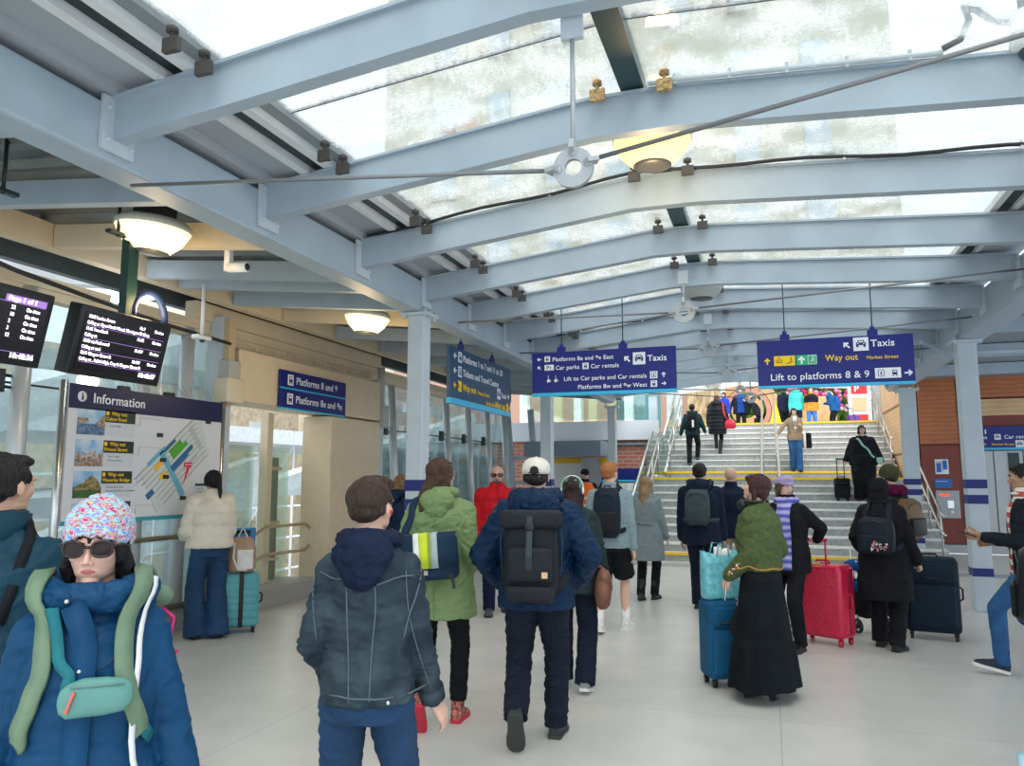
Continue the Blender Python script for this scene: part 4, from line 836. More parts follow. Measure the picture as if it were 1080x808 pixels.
def smoothpath(pts, n=6):
    P = [Vector(p) for p in pts]; out = []
    for i in range(len(P) - 1):
        p0, p1, p2, p3 = P[max(i - 1, 0)], P[i], P[i + 1], P[min(i + 2, len(P) - 1)]
        for k in range(n):
            t = k / n; out.append(.5 * ((2 * p1) + (p2 - p0) * t + (2 * p0 - 5 * p1 + 4 * p2 - p3) * t * t + (3 * p1 - p0 - 3 * p2 + p3) * t ** 3))
    out.append(P[-1]); return out

class Person:
    def __init__(s, label, x, y, face, H=1.75, fem=False, w=1.0, lean=0, head=(0, 0), feet=None, hands=None, kinds=('relax', 'relax'), skin=(.64, .43, .34), lod=1, z=0, sho=0, elb=None, fat=1.0, handdir=None, group=None):
        s.H = H; s.k = H / 1.75; s.fem = fem; s.lod = lod; s.fat = fat
        s.root = thing('person', label, 'person', (x, y, z), R(face)); s.root.scale = (1, 1, 1)
        s.M = Matrix.Translation((x, y, z)) @ Matrix.Rotation(R(face), 4, 'Z')
        s.lean = R(lean); s.rotz = face
        sw = (.148 if fem else .166) * w; hw = .088
        s.sw = sw; s.w = w; s.bare = 'shorts' in label
        feet = feet or ((.1, .02, 0, 0), (-.1, -.02, 0, 0))
        lift = min(f[2] for f in feet)
        spread = max(abs(feet[0][1] - feet[1][1]), .0); s.drop = max(0, .86 - math.sqrt(max(.1, .86 ** 2 - (spread / 2) ** 2)))
        s.hz = .92 - s.drop; cy = (feet[0][1] + feet[1][1]) / 2 * .6; s.c = V3(0, cy, s.hz)
        s.T = lambda p: s.c + Matrix.Rotation(-s.lean, 3, 'X') @ (Vector(p) - V3(0, 0, .92))
        s.hip = [V3(hw, cy, s.hz), V3(-hw, cy, s.hz)]
        s.foot = []; s.knee = []; s.ank = []
        for i, f in enumerate(feet):
            p = R(f[3]) if len(f) > 3 else 0; yaw = R(f[4]) if len(f) > 4 else R(-6 if i == 0 else 6)
            an = V3(f[0], f[1], f[2] + .09)
            kn, an = ik(s.hip[i], an, .44, .42, V3((.12 if i == 0 else -.12), 1, 0)); s.knee.append(kn); s.ank.append(an); s.foot.append((an, p, yaw))
        s.sh = [s.T((sw, 0, 1.38 + sho)), s.T((-sw, 0, 1.38 + sho))]
        hands = hands or (None, None); s.el = []; s.wr = []; s.hd = []
        for i in (0, 1):
            h = hands[i] or ((.225 if i == 0 else -.225) * w * (1 + (fat - 1) * .5), .05, .82); t = Vector(h) - V3(0, 0, s.drop) + V3(0, cy, 0)
            pole = (elb[i] if elb and elb[i] else (.12 if i == 0 else -.12, -1, -.1)); e, t = ik(s.sh[i], t, .285, .255, pole); s.el.append(e); s.wr.append(t)
            hdv = handdir[i] if handdir and handdir[i] else None
            d = (t - e).normalized(); s.hd.append((Vector(hdv[0]).normalized() if hdv else d, Vector(hdv[1]) if hdv else V3(0, 1, .2) if abs(d.z) > .5 else V3((-.3 if i == 0 else .3), 0, 1)))
        s.neck = s.T((0, -.005, 1.47)); s.hy, s.hp = R(head[0]), R(head[1])
        s.hh = .228 if not fem else .218
        s.HM = Matrix.Translation(s.T((0, .02, 1.465)) + V3(0, 0, .5 * s.hh + .035)) @ Matrix.Rotation(s.hy, 4, 'Z') @ Matrix.Rotation(s.hp, 4, 'X') @ Matrix.Scale(s.hh, 4)
        s.skin = mat('skin_%02d%02d%02d' % tuple(int(c * 99) for c in skin), skin, .5, var=.06, vscale=14)
        s.lip = mat('lips_%02d' % int(skin[0] * 99), (skin[0] * .62, skin[1] * .28, skin[2] * .34), .45)
        s.vox = (.0075, .011, .018)[lod]
        s.surf = []
        s._body(kinds)
    def sc(s, v): return [Vector(p) * s.k for p in v]
    def put(s, name, me, mats, parent=None, displ=None):
        c = get_co(me) * s.k; me.vertices.foreach_set('co', c.ravel()); me.update()
        if displ: displace(me, displ)
        return link_mesh(name, me, mats, parent or s.root)
    def putmb(s, name, mb, mats, parent=None):
        mb.v = [tuple(Vector(p) * s.k) for p in mb.v]; return mb.build(name, mats, parent or s.root)
    def _body(s, kinds):
        b = MB(); f = s.fat; a = 1 if not s.fem else .92
        secs = [(.84, .14 * f, .09 * f), (.95, .15 * f, .095 * f), (1.08, .13 * f, .085 * f), (1.22, .145 * f, .10 * f), (1.34, s.sw * .85, .09), (1.42, s.sw * .5, .07), (1.48, .05, .05)]
        b.loft([(s.T((0, 0, z)), rx, ry) for z, rx, ry in secs], 20, 2.2)
        for i in (0, 1):
            b.chain([s.hip[i], s.knee[i] * .5 + s.hip[i] * .5, s.knee[i], s.knee[i] * .62 + s.ank[i] * .38 + V3(0, -.012, 0), s.ank[i]], [.078 * a * f, .07 * a * f, (.05 if s.bare else .042) * a, (.053 if s.bare else .042) * a, .034 * a], 12)
            b.tube([s.ank[i], s.ank[i] + V3(0, .03, -.05)], [.034, .03], 10)
            b.chain([s.sh[i], s.sh[i] * .5 + s.el[i] * .5, s.el[i], s.el[i] * .65 + s.wr[i] * .35, s.wr[i]], [.05 * a, .043 * a, .036 * a, .035 * a, .024 * a], 12)
        b.chain([s.T((0, -.01, 1.42)), s.T((0, 0, 1.53))], [.06, .052], 12)
        me = remesh(b, max(s.vox, .012), 2); v, fc = copyverts(me); bpy.data.meshes.remove(me); mi = [0] * len(fc)
        hv, hf, hm = get_head(s.lod, s.fem); o = len(v); v += [tuple(s.HM @ Vector(p)) for p in hv]; fc += [tuple(i + o for i in q) for q in hf]; mi += hm
        s.hmat = []
        for i in (0, 1):
            tv, tf = get_hand(s.lod, kinds[i]); B = basis(s.hd[i][0], s.hd[i][1]); sc = .98 if not s.fem else .88
            Mh = Matrix.Translation(s.wr[i]) @ B.to_4x4() @ Matrix.Scale(sc, 4) @ (Matrix.Identity(4) if i == 0 else Matrix.Scale(-1, 4, V3(1, 0, 0))); s.hmat.append(Mh)
            o = len(v); v += [tuple(Mh @ Vector(p)) for p in tv]; fc += [tuple(j + o for j in (q if i == 0 else q[::-1])) for q in tf]; mi += [0] * len(tf)
        me = bpy.data.meshes.new('body'); me.from_pydata([tuple(Vector(p) * s.k) for p in v], [], fc); me.polygons.foreach_set('material_index', mi); me.polygons.foreach_set('use_smooth', [True] * len(fc)); me.update()
        s.body = link_mesh('body', me, [s.skin, s.lip], s.root)
    def hpt(s, x, y, z): return s.HM @ V3(x, y, z)
    def headmb(s, name, b, mats, parent=None, vox=None, disp=None, smooth=3):
        """b in head units"""
        if vox: me = remesh(b, vox, smooth)
        else: me = b.mesh(name)
        if disp: displace(me, disp)
        me.transform(s.HM); c = get_co(me) * s.k; me.vertices.foreach_set('co', c.ravel()); me.update()
        return link_mesh(name, me, mats, parent or s.root)
    # ---- face details
    def face(s, brow=(.03, .02, .015), eyes=True):
        if eyes:
            for sg in (-1, 1):
                b = MB(); b.ell((sg * .14, .296, .035), (.052, .052, .04), 16); b.ell((sg * .14, .335, .035), (.022, .018, .022), 12, mi=1); s.headmb('eye', b, [mat('eye_white', (.75, .72, .7), .25), mat('iris', (.04, .02, .01), .15)])
        for sg in (-1, 1):
            b = MB(); b.tube([(sg * .05, .36, .10), (sg * .13, .37, .125), (sg * .215, .325, .10)], [.016, .016, .008], 8); s.headmb('eyebrow', b, mat('brow_%d' % int(brow[0] * 999), brow, .8))
    # ---- hair
    def hair(s, style, col, col2=None):
        m = mat('hair_%d_%d' % (int(col[0] * 999), int(col[1] * 999)), col, .5, var=.4, vscale=22, stretch=(5, 5, .8), bump=.8, bscale=45, col2=col2, spec=.3)
        b = MB()
        if style in ('short', 'quiff', 'crop'):
            g = 0 if style != 'crop' else -.03
            b.ell((0, -.11, .17 + g / 2), (.365, .43 + g / 2, .37 + g), 28); b.ell((0, -.22, -.03), (.305, .265, .23), 24)
            for sg in (-1, 1): b.ell((sg * .25, .03, .14), (.10, .17, .15), 14); b.ell((sg * .28, -.14, .0), (.07, .12, .14), 14)
            if style == 'quiff': b.ell((0, .1, .42), (.28, .25, .14), 20); b.ell((.08, .2, .40), (.2, .17, .12), 16)
            else: b.ell((0, .12, .36), (.28, .22, .12), 20)
        elif style in ('long', 'bob', 'ponytail', 'wavy', 'shaggy', 'bun'):
            b.ell((0, -.11, .15), (.38, .45, .40), 28); b.ell((0, -.24, -.08), (.34, .3, .32), 24)
            for sg in (-1, 1):
                b.ell((sg * .30, -.02, .05), (.09, .22, .28), 16)
                if style in ('bob', 'long', 'wavy', 'shaggy'): b.chain([(sg * .33, -.04, -.05), (sg * .36, -.08, -.25), (sg * .34, -.10, -.42 if style == 'bob' else -.55)], [.08, .09, .07], 12)
            b.ell((0, .12, .38), (.26, .19, .09), 16)
            if style == 'bob': b.ell((0, -.22, -.30), (.33, .20, .22), 20)
            if style in ('long', 'wavy'):
                zz = -1.15 if style == 'long' else -1.3; b.chain([(0, -.27, -.2), (0, -.58, -.6), (.02, -.74, zz)], [.30, .25, .12], 16); b.chain([(.18, -.2, -.3), (.2, -.54, -.8), (.17, -.70, zz + .1)], [.16, .14, .06], 14); b.chain([(-.18, -.2, -.3), (-.2, -.54, -.8), (-.18, -.70, zz + .15)], [.16, .14, .05], 14)
            if style == 'shaggy': b.ell((0, .25, .28), (.27, .16, .14), 16); b.ell((0, -.3, -.15), (.3, .22, .3), 16)
            if style == 'ponytail': b.chain([(0, -.5, .05), (.05, -.58, -.2), (.12, -.5, -.6), (.15, -.42, -.95)], [.12, .13, .11, .04], 14)
            if style == 'bun': b.ell((0, -.5, .25), .17, 14)
        elif style == 'ring':
            for a in range(-110, 111, 11):
                x, y = math.sin(R(a)) * .33, -math.cos(R(a)) * .40 - .06; b.ell((x * .96, y, -.06), (.075, .075, .2), 10)
            b.ell((0, -.25, -.1), (.3, .24, .2), 16); b.ell((0, .03, .33), (.24, .2, .13), 14)
        vx = (.016, .025, .03)[s.lod]
        cl = lambda p: .016 * noise.noise(V3(p.x * 16, p.y * 16, p.z * 3.2)) + .02 * noise.noise(V3(p.x * 5, p.y * 5, p.z * 3)) + .008 * noise.noise(V3(p.x * 40, p.y * 40, p.z * 7))
        s.hairo = s.headmb('hair', b, m, vox=vx, disp=cl, smooth=2); return s.hairo
    def beanie(s, m, tall=.0, name='beanie', knit=0):
        b = MB(); b.ell((0, -.10, .20), (.36, .46, .40 + tall), 32)
        me = remesh(b, (.014, .022, .035)[s.lod], 1); 
        import bmesh
        bm = bmesh.new(); bm.from_mesh(me); bmesh.ops.bisect_plane(bm, geom=bm.verts[:] + bm.edges[:] + bm.faces[:], plane_co=(0, .3, .17), plane_no=(0, .5, -1), clear_outer=True); bm.to_mesh(me); bm.free()
        if knit: displace(me, lambda p: knit * noise.noise(Vector(p) * 26) + .01 * noise.noise(Vector(p) * 6))
        me.transform(s.HM); c = get_co(me) * s.k; me.vertices.foreach_set('co', c.ravel()); me.update(); o = link_mesh(name, me, m, s.root); q = o.modifiers.new('t', 'SOLIDIFY'); q.thickness = -.01
        return o
    def cap(s, m, back=False, name='cap', bm_=None):
        b = MB(); n = 28; prof = [(1.0, 0), (1.02, .12), (.97, .25), (.8, .38), (.5, .46), (.2, .485), (.0, .49)]
        vs = []; fs = []
        for r_, z in prof:
            for j in range(n): t = 2 * PI * j / n; vs.append((.385 * r_ * math.cos(t), -.08 + .46 * r_ * math.sin(t), .13 + z * .86 - (.0 if math.sin(t) > -.2 else .06 * r_)))
        for i in range(len(prof) - 1):
            for j in range(n): fs.append((i * n + j, i * n + (j + 1) % n, (i + 1) * n + (j + 1) % n, (i + 1) * n + j))
        b.add(vs, fs, 0, True); o = s.headmb(name, b, m); q = o.modifiers.new('t', 'SOLIDIFY'); q.thickness = .004
        b = MB(); vs = []; N = 14
        for k in range(N + 1):
            t = R(-52 + 104 * k / N); vs += [(.37 * math.sin(t), -.08 + .44 * math.cos(t), .16), (.34 * math.sin(t) * 1.02, .12 + .54 * math.cos(t), .10 - .05 * (1 - abs(math.sin(t))) + .03 * math.sin(t) ** 2)]
        b.add(vs, [(2 * k, 2 * k + 1, 2 * k + 3, 2 * k + 2) for k in range(N)], 0, True); o2 = s.headmb('brim', b, bm_ or m, o); q = o2.modifiers.new('t', 'SOLIDIFY'); q.thickness = .006
        b = MB(); b.ell((0, -.08, .553), (.035, .035, .02), 10); s.headmb('button', b, m, o)
        return o
    def beret(s, m):
        b = MB(); b.ell((0, -.10, .30), (.44, .5, .24), 28, M=Matrix.Rotation(R(14), 3, 'X')); b.ell((0, -.06, .20), (.385, .45, .14), 24)
        o = s.headmb('beret', b, m, vox=(.018, .028, .04)[s.lod], disp=lambda p: .012 * noise.noise(Vector(p) * 7)); b = MB(); b.tube([(.30 * math.sin(R(t)), .02 + .52 * math.cos(R(t)), .18) for t in range(-60, 61, 12)], 1, rect=(.16, .02), up=(0, 0, 1)); s.headmb('brim', b, m, o); return o
    def hood(s, m, name='hood'):
        b = MB(); b.ell((0, -.13, .12), (.45, .50, .47), 28); b.ell((0, -.18, -.3), (.46, .42, .35), 24); b.ell((0, -.1, -.55), (.62, .5, .25), 24)
        return s.headmb(name, b, m, vox=(.02, .03, .045)[s.lod], disp=lambda p: .03 * noise.noise(V3(p.x * 4, p.y * 4, p.z * 5)) + .012 * noise.noise(p * 11))
    def glasses(s, m, dark_lens=True, lens=None, frame=.012, w=.135):
        HM0 = s.HM; s.HM = s.HM @ Matrix.Translation((0, -.0, .005)) @ Matrix.Diagonal((1.10, 1.03, 1.25, 1)); o = s._glasses(m, dark_lens, lens, frame); s.HM = HM0; return o
    def _glasses(s, m, dark_lens, lens, frame):
        o = None
        for sg in (-1, 1):
            b = MB(); pts = [(sg * (.155 + .105 * math.copysign(abs(math.cos(t)) ** .7, math.cos(t))), .405 - abs(math.cos(t) * sg * .0 + (.03 if sg * math.cos(t) * sg > 0 else 0)), .04 + .075 * math.copysign(abs(math.sin(t)) ** .8, math.sin(t)) - .01) for t in [2 * PI * k / 20 for k in range(20)]]
            b.tube(pts, frame, 6, closed=True)
            if dark_lens or lens:
                k = len(b.v); b.v += [tuple(p) for p in pts]; b.f.append(tuple(range(k, k + 20)) if sg > 0 else tuple(range(k, k + 20))[::-1]); b.m.append(1); b.sm.append(False)
            b.tube([(sg * .26, .38, .06), (sg * .34, .2, .055), (sg * .355, -.05, .02)], frame, 6)
            if sg > 0: b.tube([(-.05, .41, .05), (.05, .41, .05)], frame, 6)
            nm = 'sunglasses' if dark_lens else 'glasses'
            if o is None: o = s.headmb(nm, b, [m, lens or mat('dark_lens', (.02, .012, .01), .08, coat=.6)])
            else: s.headmb('lens_frame', b, [m, lens or mat('dark_lens', (.02, .012, .01), .08, coat=.6)], o)
        return o
    # ---- garments
    def top(s, m, hem=.80, loose=.03, sleeve=1.0, name='jacket', amp=.008, flare=0, quilt=0, collar=.04, arm=1.0, waist=1.0, cuff=None, seed=1, mats=None, hemr=None):
        b = MB(); f = s.fat; L = loose; g = s.fem
        base = [(.60, .165, .125), (.72, .17, .128), (.84, .168, .122), (.95, (.172 if g else .165), .118), (1.08, (.14 if g else .155) * waist, .105), (1.22, (.158 if g else .172), .118), (1.32, s.sw * 1.03, .116), (1.385, s.sw * .93, .104), (1.425, s.sw * .66, .09), (1.455, s.sw * .48, .08), (1.485, .072, .073), (1.50 + collar, .068, .072)]
        secs = []
        for z, rx, ry in base:
            if z < hem - .001: continue
            q = f if z < 1.3 else (1 + (f - 1) * .5 if z < 1.4 else 1); t_ = max(0, (1.0 - z)) * flare; secs.append((z, rx * q + L * (1 if z < 1.38 else .6 if z < 1.4 else .35) + t_, ry * q + L * (1 if z < 1.4 else .3) + t_))
        z, rx, ry = secs[0]; secs.insert(0, (hem, (hemr or rx * 1.0) + flare * .04, ry + flare * .04))
        def pos(z):
            if z >= .92: return s.T((0, 0, z))
            p = s.T((0, 0, .92)); return V3(p.x, p.y * (1 - (.92 - z) * .5), s.hz - (.92 - z))
        b.loft([(pos(z), rx, ry) for z, rx, ry in secs], 32, 2.3)
        for i in (0, 1):
            A, E, Wp = s.sh[i], s.el[i], s.wr[i]; r0, r1, r2 = (.058 + L * .5) * arm, (.048 + L * .42) * arm, (.036 + L * .32) * arm
            if g: r0 -= .008; r1 -= .005; r2 -= .003
            if f > 1: r0 *= 1.15; r1 *= 1.2; r2 *= 1.1
            if sleeve >= 1:
                pts = [A - V3(0, 0, .0), A * .5 + E * .5, E, E * .5 + Wp * .5, E * .06 + Wp * .94]; b.chain([tuple(p) for p in pts], [r0, (r0 + r1) / 2, r1, (r1 + r2) / 2 * 1.03, r2 * 1.02], 16)
            else: pts = [A, A * (1 - sleeve) + E * sleeve]; b.chain(pts, [r0, r1 * 1.05], 16)
            b.chain([s.T(((.05 if i == 0 else -.05), -.005, 1.425)), s.T((s.sh[i].x * .55, -.005, 1.40)), A * .9 + s.T((0, 0, 1.37)) * .1], [.062 + L * .2, .060 + L * .3, .052 + L * .4], 14)
            b.ell(A * .75 + s.T((0, 0, 1.37)) * .25, (.07 + L * .4, .075 + L * .4, .055 + L * .25), 14)
        me = remesh(b, s.vox, 5, .5)
        fn = fold_fn(amp, seed, 1.9, 6)
        if quilt: fq = fn; fn = lambda p: fq(p) + .014 * abs(math.sin(p.z * PI / (quilt * s.k))) ** .6
        s.topo = s.put(name, me, mats or m, displ=fn); s._bvh(s.topo); return s.topo
    def _bvh(s, o):
        me = o.data; s.surf.append(BVHTree.FromPolygons([v.co.copy() for v in me.vertices], [tuple(p.vertices) for p in me.polygons]))
    def snap(s, p, off=.004):
        """nearest outer cloth point (scaled coordinates)"""
        p = Vector(p) * s.k; best = None
        for t in s.surf:
            co, n, i, d = t.find_nearest(p)
            if co is not None and (best is None or d < best[2]): best = (co, n, d)
        return (best[0] + best[1] * off, best[1]) if best else (p, V3(0, 1, 0))
    def strap(s, pts, w, m, name='strap', th=.006, parent=None, off=.004, nn=5):
        P = smoothpath(pts, nn); q = [s.snap(p, off + th / 2) for p in P]
        C = [c for c, n in q]; N = [n for c, n in q]
        for _ in range(2): C = [C[0]] + [(C[i - 1] + C[i] * 2 + C[i + 1]) / 4 for i in range(1, len(C) - 1)] + [C[-1]]; N = [N[0]] + [((N[i - 1] + N[i] * 2 + N[i + 1]) / 4).normalized() for i in range(1, len(N) - 1)] + [N[-1]]
        b = MB(); b.tube(C, 1, rect=(w, th), up=[tuple(n) for n in N]); b.sm = [True] * len(b.sm); o = b.build(name, m, parent or s.root)
        return o
    def surfmb(s, pts, off=.003): return [s.snap(p, off)[0] for p in pts]
    def seam(s, pts, m, r=.003, name='seam', parent=None, nn=6):
        q = [s.snap(p, .001)[0] for p in smoothpath(pts, nn)]
        for _ in range(3): q = [q[0]] + [(q[i - 1] + q[i] + q[i + 1]) / 3 for i in range(1, len(q) - 1)] + [q[-1]]
        b = MB(); b.tube(q, r, 6); return b.build(name, m, parent or s.topo)
    def legs(s, m, name='trousers', r=(.098, .074, .062), end=None, amp=.006, seed=2, hem_z=.05, top=.98):
        """end: fraction of the shin (1 = ankle) or 'shorts'"""
        b = MB(); f = s.fat; g = s.fem
        def P(z): return s.T((0, 0, z)) if z >= .92 else V3(s.c.x, s.c.y, s.hz - (.92 - z))
        b.loft([(P(.83), .15 * f + .01, .11 * f + .012), (P(.9), .17 * f + .006, .122 * f + .008), (P(top), .16 * f + .006, .113 * f + .008)], 24, 2.3)
        for i in (0, 1):
            h, k, a = s.hip[i] + V3(0, 0, -.03), s.knee[i], s.ank[i]
            ff = 1 + (f - 1) * .8
            if end == 'shorts': pts = [h, h * .5 + k * .5, h * .12 + k * .88]; rs = [r[0] * ff, r[0] * ff, r[1]]
            else: bot = a + (a - k).normalized() * (-.0 + .09 - hem_z); pts = [h, h * .5 + k * .5, k, k * .5 + bot * .5, bot]; rs = [r[0] * ff, (r[0] * .56 + r[1] * .44) * ff, r[1] * (1 + (f - 1) * .4), (r[1] + r[2]) / 2, r[2]]
            b.chain(pts[:-1], rs[:-1], 16); b.tube([pts[-2], pts[-1]], [rs[-2], rs[-1]], 18)
        me = remesh(b, s.vox, 3, .5); o = s.put(name, me, m, displ=fold_fn(amp, seed, 2.2, 6)); s.trousers = o; s._bvh(o); return o
    def skirt(s, m, hem=.12, r=.28, name='skirt', tier=None, amp=.015):
        b = MB(); n = 48; zs = [1.02, .95, .85, .7, .5, .3, hem]; vs = []; fs = []
        if tier: zs = [1.02, .95, .85, .7, .5, tier + .01, tier, tier - .02, (tier + hem) / 2, hem]
        for z in zs:
            t = (1.02 - z) / (1.02 - hem); R_ = .15 + (r - .15) * t ** .8
            if tier and z <= tier: R_ *= 1.06
            for j in range(n):
                a = 2 * PI * j / n; q = 1 + amp * 6 * t * math.sin(a * 9 + z) * .6 + amp * 2 * t * math.sin(a * 17); vs.append((R_ * q * math.cos(a) * s.fat + s.c.x, R_ * q * .85 * math.sin(a) + s.c.y, z - s.drop * (1 if z > .5 else z)))
        for i in range(len(zs) - 1):
            for j in range(n): fs.append((i * n + j, (i + 1) * n + j, (i + 1) * n + (j + 1) % n, i * n + (j + 1) % n))
        fs.append(tuple(range(n)))
        b.add(vs, fs, 0, True); o = s.putmb(name, b, m); s._bvh(o); return o
    def shoes(s, m, sole=None, boot=0, name='shoe', heel=0, chunky=1.0, socks=None, sockh=.1, laces=None):
        sole = sole or mat('sole_dark', (.02, .02, .022), .7)
        for i in (0, 1):
            an, p, yaw = s.foot[i]; Mf = Matrix.Translation(an) @ Matrix.Rotation(yaw, 4, 'Z') @ Matrix.Rotation(p, 4, 'X')
            b = MB(); q = chunky; sc = .92 if s.fem else 1.0
            S = [(-.065, .026, .035, -.05), (-.05, .034, .05, -.035), (-.01, .037, .056, -.03), (.04, .037, .045, -.04), (.09, .044, .034, -.052), (.14, .046, .026, -.06), (.175, .036, .020, -.066), (.192, .018, .012, -.072)]
            b.loft([((0, y * sc, z), rx * q, rz * q, (1, 0, 0), (0, 0, 1)) for y, rx, rz, z in S], 20, 2.3)
            hb = .05 + boot; b.tube([(0, -.012, -.04), (0, -.008, .0), (0, -.005, hb * .6), (0, -.002, hb if boot else .012)], [.042, .042, .044, .046], 16)
            me = remesh(b, (.006, .008, .012)[s.lod], 2); me.transform(Mf); o = s.put(name, me, m)
            c = MB(); sh_ = [(-.068, .03), (-.05, .038), (0, .038), (.05, .040), (.1, .048), (.15, .048), (.185, .036), (.2, .016)]
            vs = [(x * sg * q, y * sc, z) for z in (-.09, -.066) for sg, lst in ((1, sh_), (-1, sh_[::-1])) for y, x in lst]; n = len(sh_) * 2
            c.add(vs, [tuple(range(n)), tuple(range(n, 2 * n))[::-1]] + [(j, n + j, n + (j + 1) % n, (j + 1) % n) for j in range(n)], 0, False)
            if heel: c.box((0, -.04 * sc, -.09 - heel / 2), (.05, .055, heel))
            c.v = [tuple((Mf @ Vector(v)) * s.k) for v in c.v]; c.build('sole', sole, o)
            if laces:
                c = MB()
                for k in range(4): c.tube([(-.02, .035 + k * .02, -.0 - k * .009), (0, .038 + k * .02, .005 - k * .008), (.02, .035 + k * .02, -.0 - k * .009)], .0035, 6)
                c.v = [tuple((Mf @ Vector(v)) * s.k) for v in c.v]; c.build('laces', laces, o)
            if socks:
                d = (s.knee[i] - an).normalized(); c = MB(); c.tube([an + d * -.02, an + d * .03, an + d * sockh], [.042, .042, .047], 14); s.putmb('sock', c, socks)
    def ctrs(s): return
    # a bag worn on this person is a thing of its own, built in the person's frame
    def worn(s, name, label, cat, base):
        base = Vector(base) * s.k; o = thing(name, label, cat, M=None); o.matrix_world = s.M @ Matrix.Translation(base); o['_'] = 0; del o['_']; o.location = (s.M @ base); o.rotation_euler = (0, 0, R(s.rotz)); return o, base
    def wput(s, o, base, mb, name, m, raw=False, parent=None):
        mb.v = [tuple((Vector(v) * (1 if raw else s.k)) - base) for v in mb.v]; return mb.build(name, m, parent or o)
    def wstrap(s, o, base, pts, w, m, name='strap', th=.008, off=.005):
        q = s.strap(pts, w, m, name, th, o, off); q.data.transform(Matrix.Translation(-base)); return q
    def hoodback(s, m, name='hood', size=1.0, parent=None):
        b = MB(); pts = []; 
        for a in range(-150, 151, 20): pts.append(s.T((math.sin(R(a)) * .105 * size, -.0 - math.cos(R(a)) * .098 * size, 1.475 + .02 * (1 - abs(a) / 150) + .012)))
        b.chain(pts, [.038 * size] * len(pts), 12); b.ell(s.T((0, -.125, 1.45)), (.13 * size, .06 * size, .085 * size), 16); b.ell(s.T((0, -.135, 1.39)), (.09 * size, .04, .08 * size), 16)
        me = remesh(b, s.vox, 4); o = s.put(name, me, m, parent, displ=fold_fn(.009, 5, 1.2, 14)); s._bvh(o); return o
    def collar(s, m, r=.075, z0=1.44, z1=1.53, name='collar'):
        b = MB(); vs = []; n = 26; fs = []
        for z, q in ((z0, 1.12), ((z0 + z1) / 2, 1.02), (z1, 1.06)):
            for j in range(n): a = R(-90 + 25) + R(310) * j / (n - 1) + R(180) ; vs.append(s.T((r * q * math.cos(a), r * q * 1.0 * math.sin(a), z)))
        for i in range(2):
            for j in range(n - 1): fs.append((i * n + j, i * n + j + 1, (i + 1) * n + j + 1, (i + 1) * n + j))
        b.add(vs, fs, 0, True); o = s.putmb(name, b, m); q = o.modifiers.new('t', 'SOLIDIFY'); q.thickness = .008; return o
    def backpack(s, label, m, w=.28, h=.42, d=.15, z=1.2, kind='day', m2=None, name='backpack', strapm=None, sw_=.05, gap=.105):
        y0 = s.T((0, -gap - (s.fat - 1) * .1, z)).y; zc = s.T((0, 0, z)).z; base = (0, y0 - d / 2, zc - h / 2); o, B = s.worn(name, label, 'bag', base)
        Y = lambda t: y0 - t
        b = MB(); secs = []
        for k in range(11):
            t = k / 10; zz = zc - h / 2 + h * t; r_ = 1 - .10 * (2 * t - 1) ** 2 - .15 * max(0, t - .6) ** 2 * 4; r_ = r_ if 0 < k < 10 else r_ * .72; dd = d * (1 if 0 < k < 10 else .6) * (1 - .25 * t ** 2)
            secs.append(((0, Y(dd / 2), zz), w / 2 * r_, dd / 2))
        b.loft(secs, 32, 3.2); s.wput(o, B, b, 'main_compartment', m)
        m2 = m2 or m
        if kind == 'day':
            b = MB(); b.rbox((0, Y(d * .98), zc - h * .18), (w * .74, d * .28, h * .42), .02); s.wput(o, B, b, 'front_pocket', m2)
            b = MB(); b.tube([(-w * .36, Y(d * .75), zc + h * .16), (-w * .3, Y(d * .85), zc + h * .33), (0, Y(d * .9), zc + h * .4), (w * .3, Y(d * .85), zc + h * .33), (w * .36, Y(d * .75), zc + h * .16)], .004, 6); s.wput(o, B, b, 'zip', dark)
            b = MB(); b.tube([(-.03, Y(.02), zc + h * .46), (-.03, Y(.03), zc + h * .54), (.03, Y(.03), zc + h * .54), (.03, Y(.02), zc + h * .46)], .008, 8); s.wput(o, B, b, 'grab_handle', m2)
        elif kind == 'roll':
            b = MB(); b.rbox((0, Y(d * .62), zc + h * .46), (w * 1.12, d * .7, .11), .035); s.wput(o, B, b, 'rolled_top', m2)
            b = MB(); b.rbox((0, Y(d * 1.05), zc - h * .05), (w * .80, d * .42, h * .40), .03); s.wput(o, B, b, 'front_pocket', m2)
            b = MB(); b.rbox((0, Y(d * 1.0), zc - h * .38), (w * .86, d * .38, h * .2), .03); s.wput(o, B, b, 'lower_pocket', m2)
            b = MB(); b.tube([(0, Y(d * .98), zc + h * .5), (0, Y(d * 1.02), zc + h * .34), (0, Y(d * 1.20), zc + h * .17), (0, Y(d * 1.29), zc + h * .05), (0, Y(d * 1.28), zc - h * .1)], 1, rect=(.035, .006), up=(0, -1, .2)); s.wput(o, B, b, 'closing_strap', dark)
            b = MB(); b.rbox((0, Y(d * 1.03), zc + h * .37), (.055, .02, .035), .006); s.wput(o, B, b, 'buckle', black)
            for sx_ in (-1, 1):
                b = MB(); b.tube([(sx_ * w * .5, Y(d * .3), zc + h * .42), (sx_ * w * .56, Y(d * .5), zc + h * .2), (sx_ * w * .52, Y(d * .4), zc - h * .2)], 1, rect=(.02, .005)); s.wput(o, B, b, 'side_strap', dark)
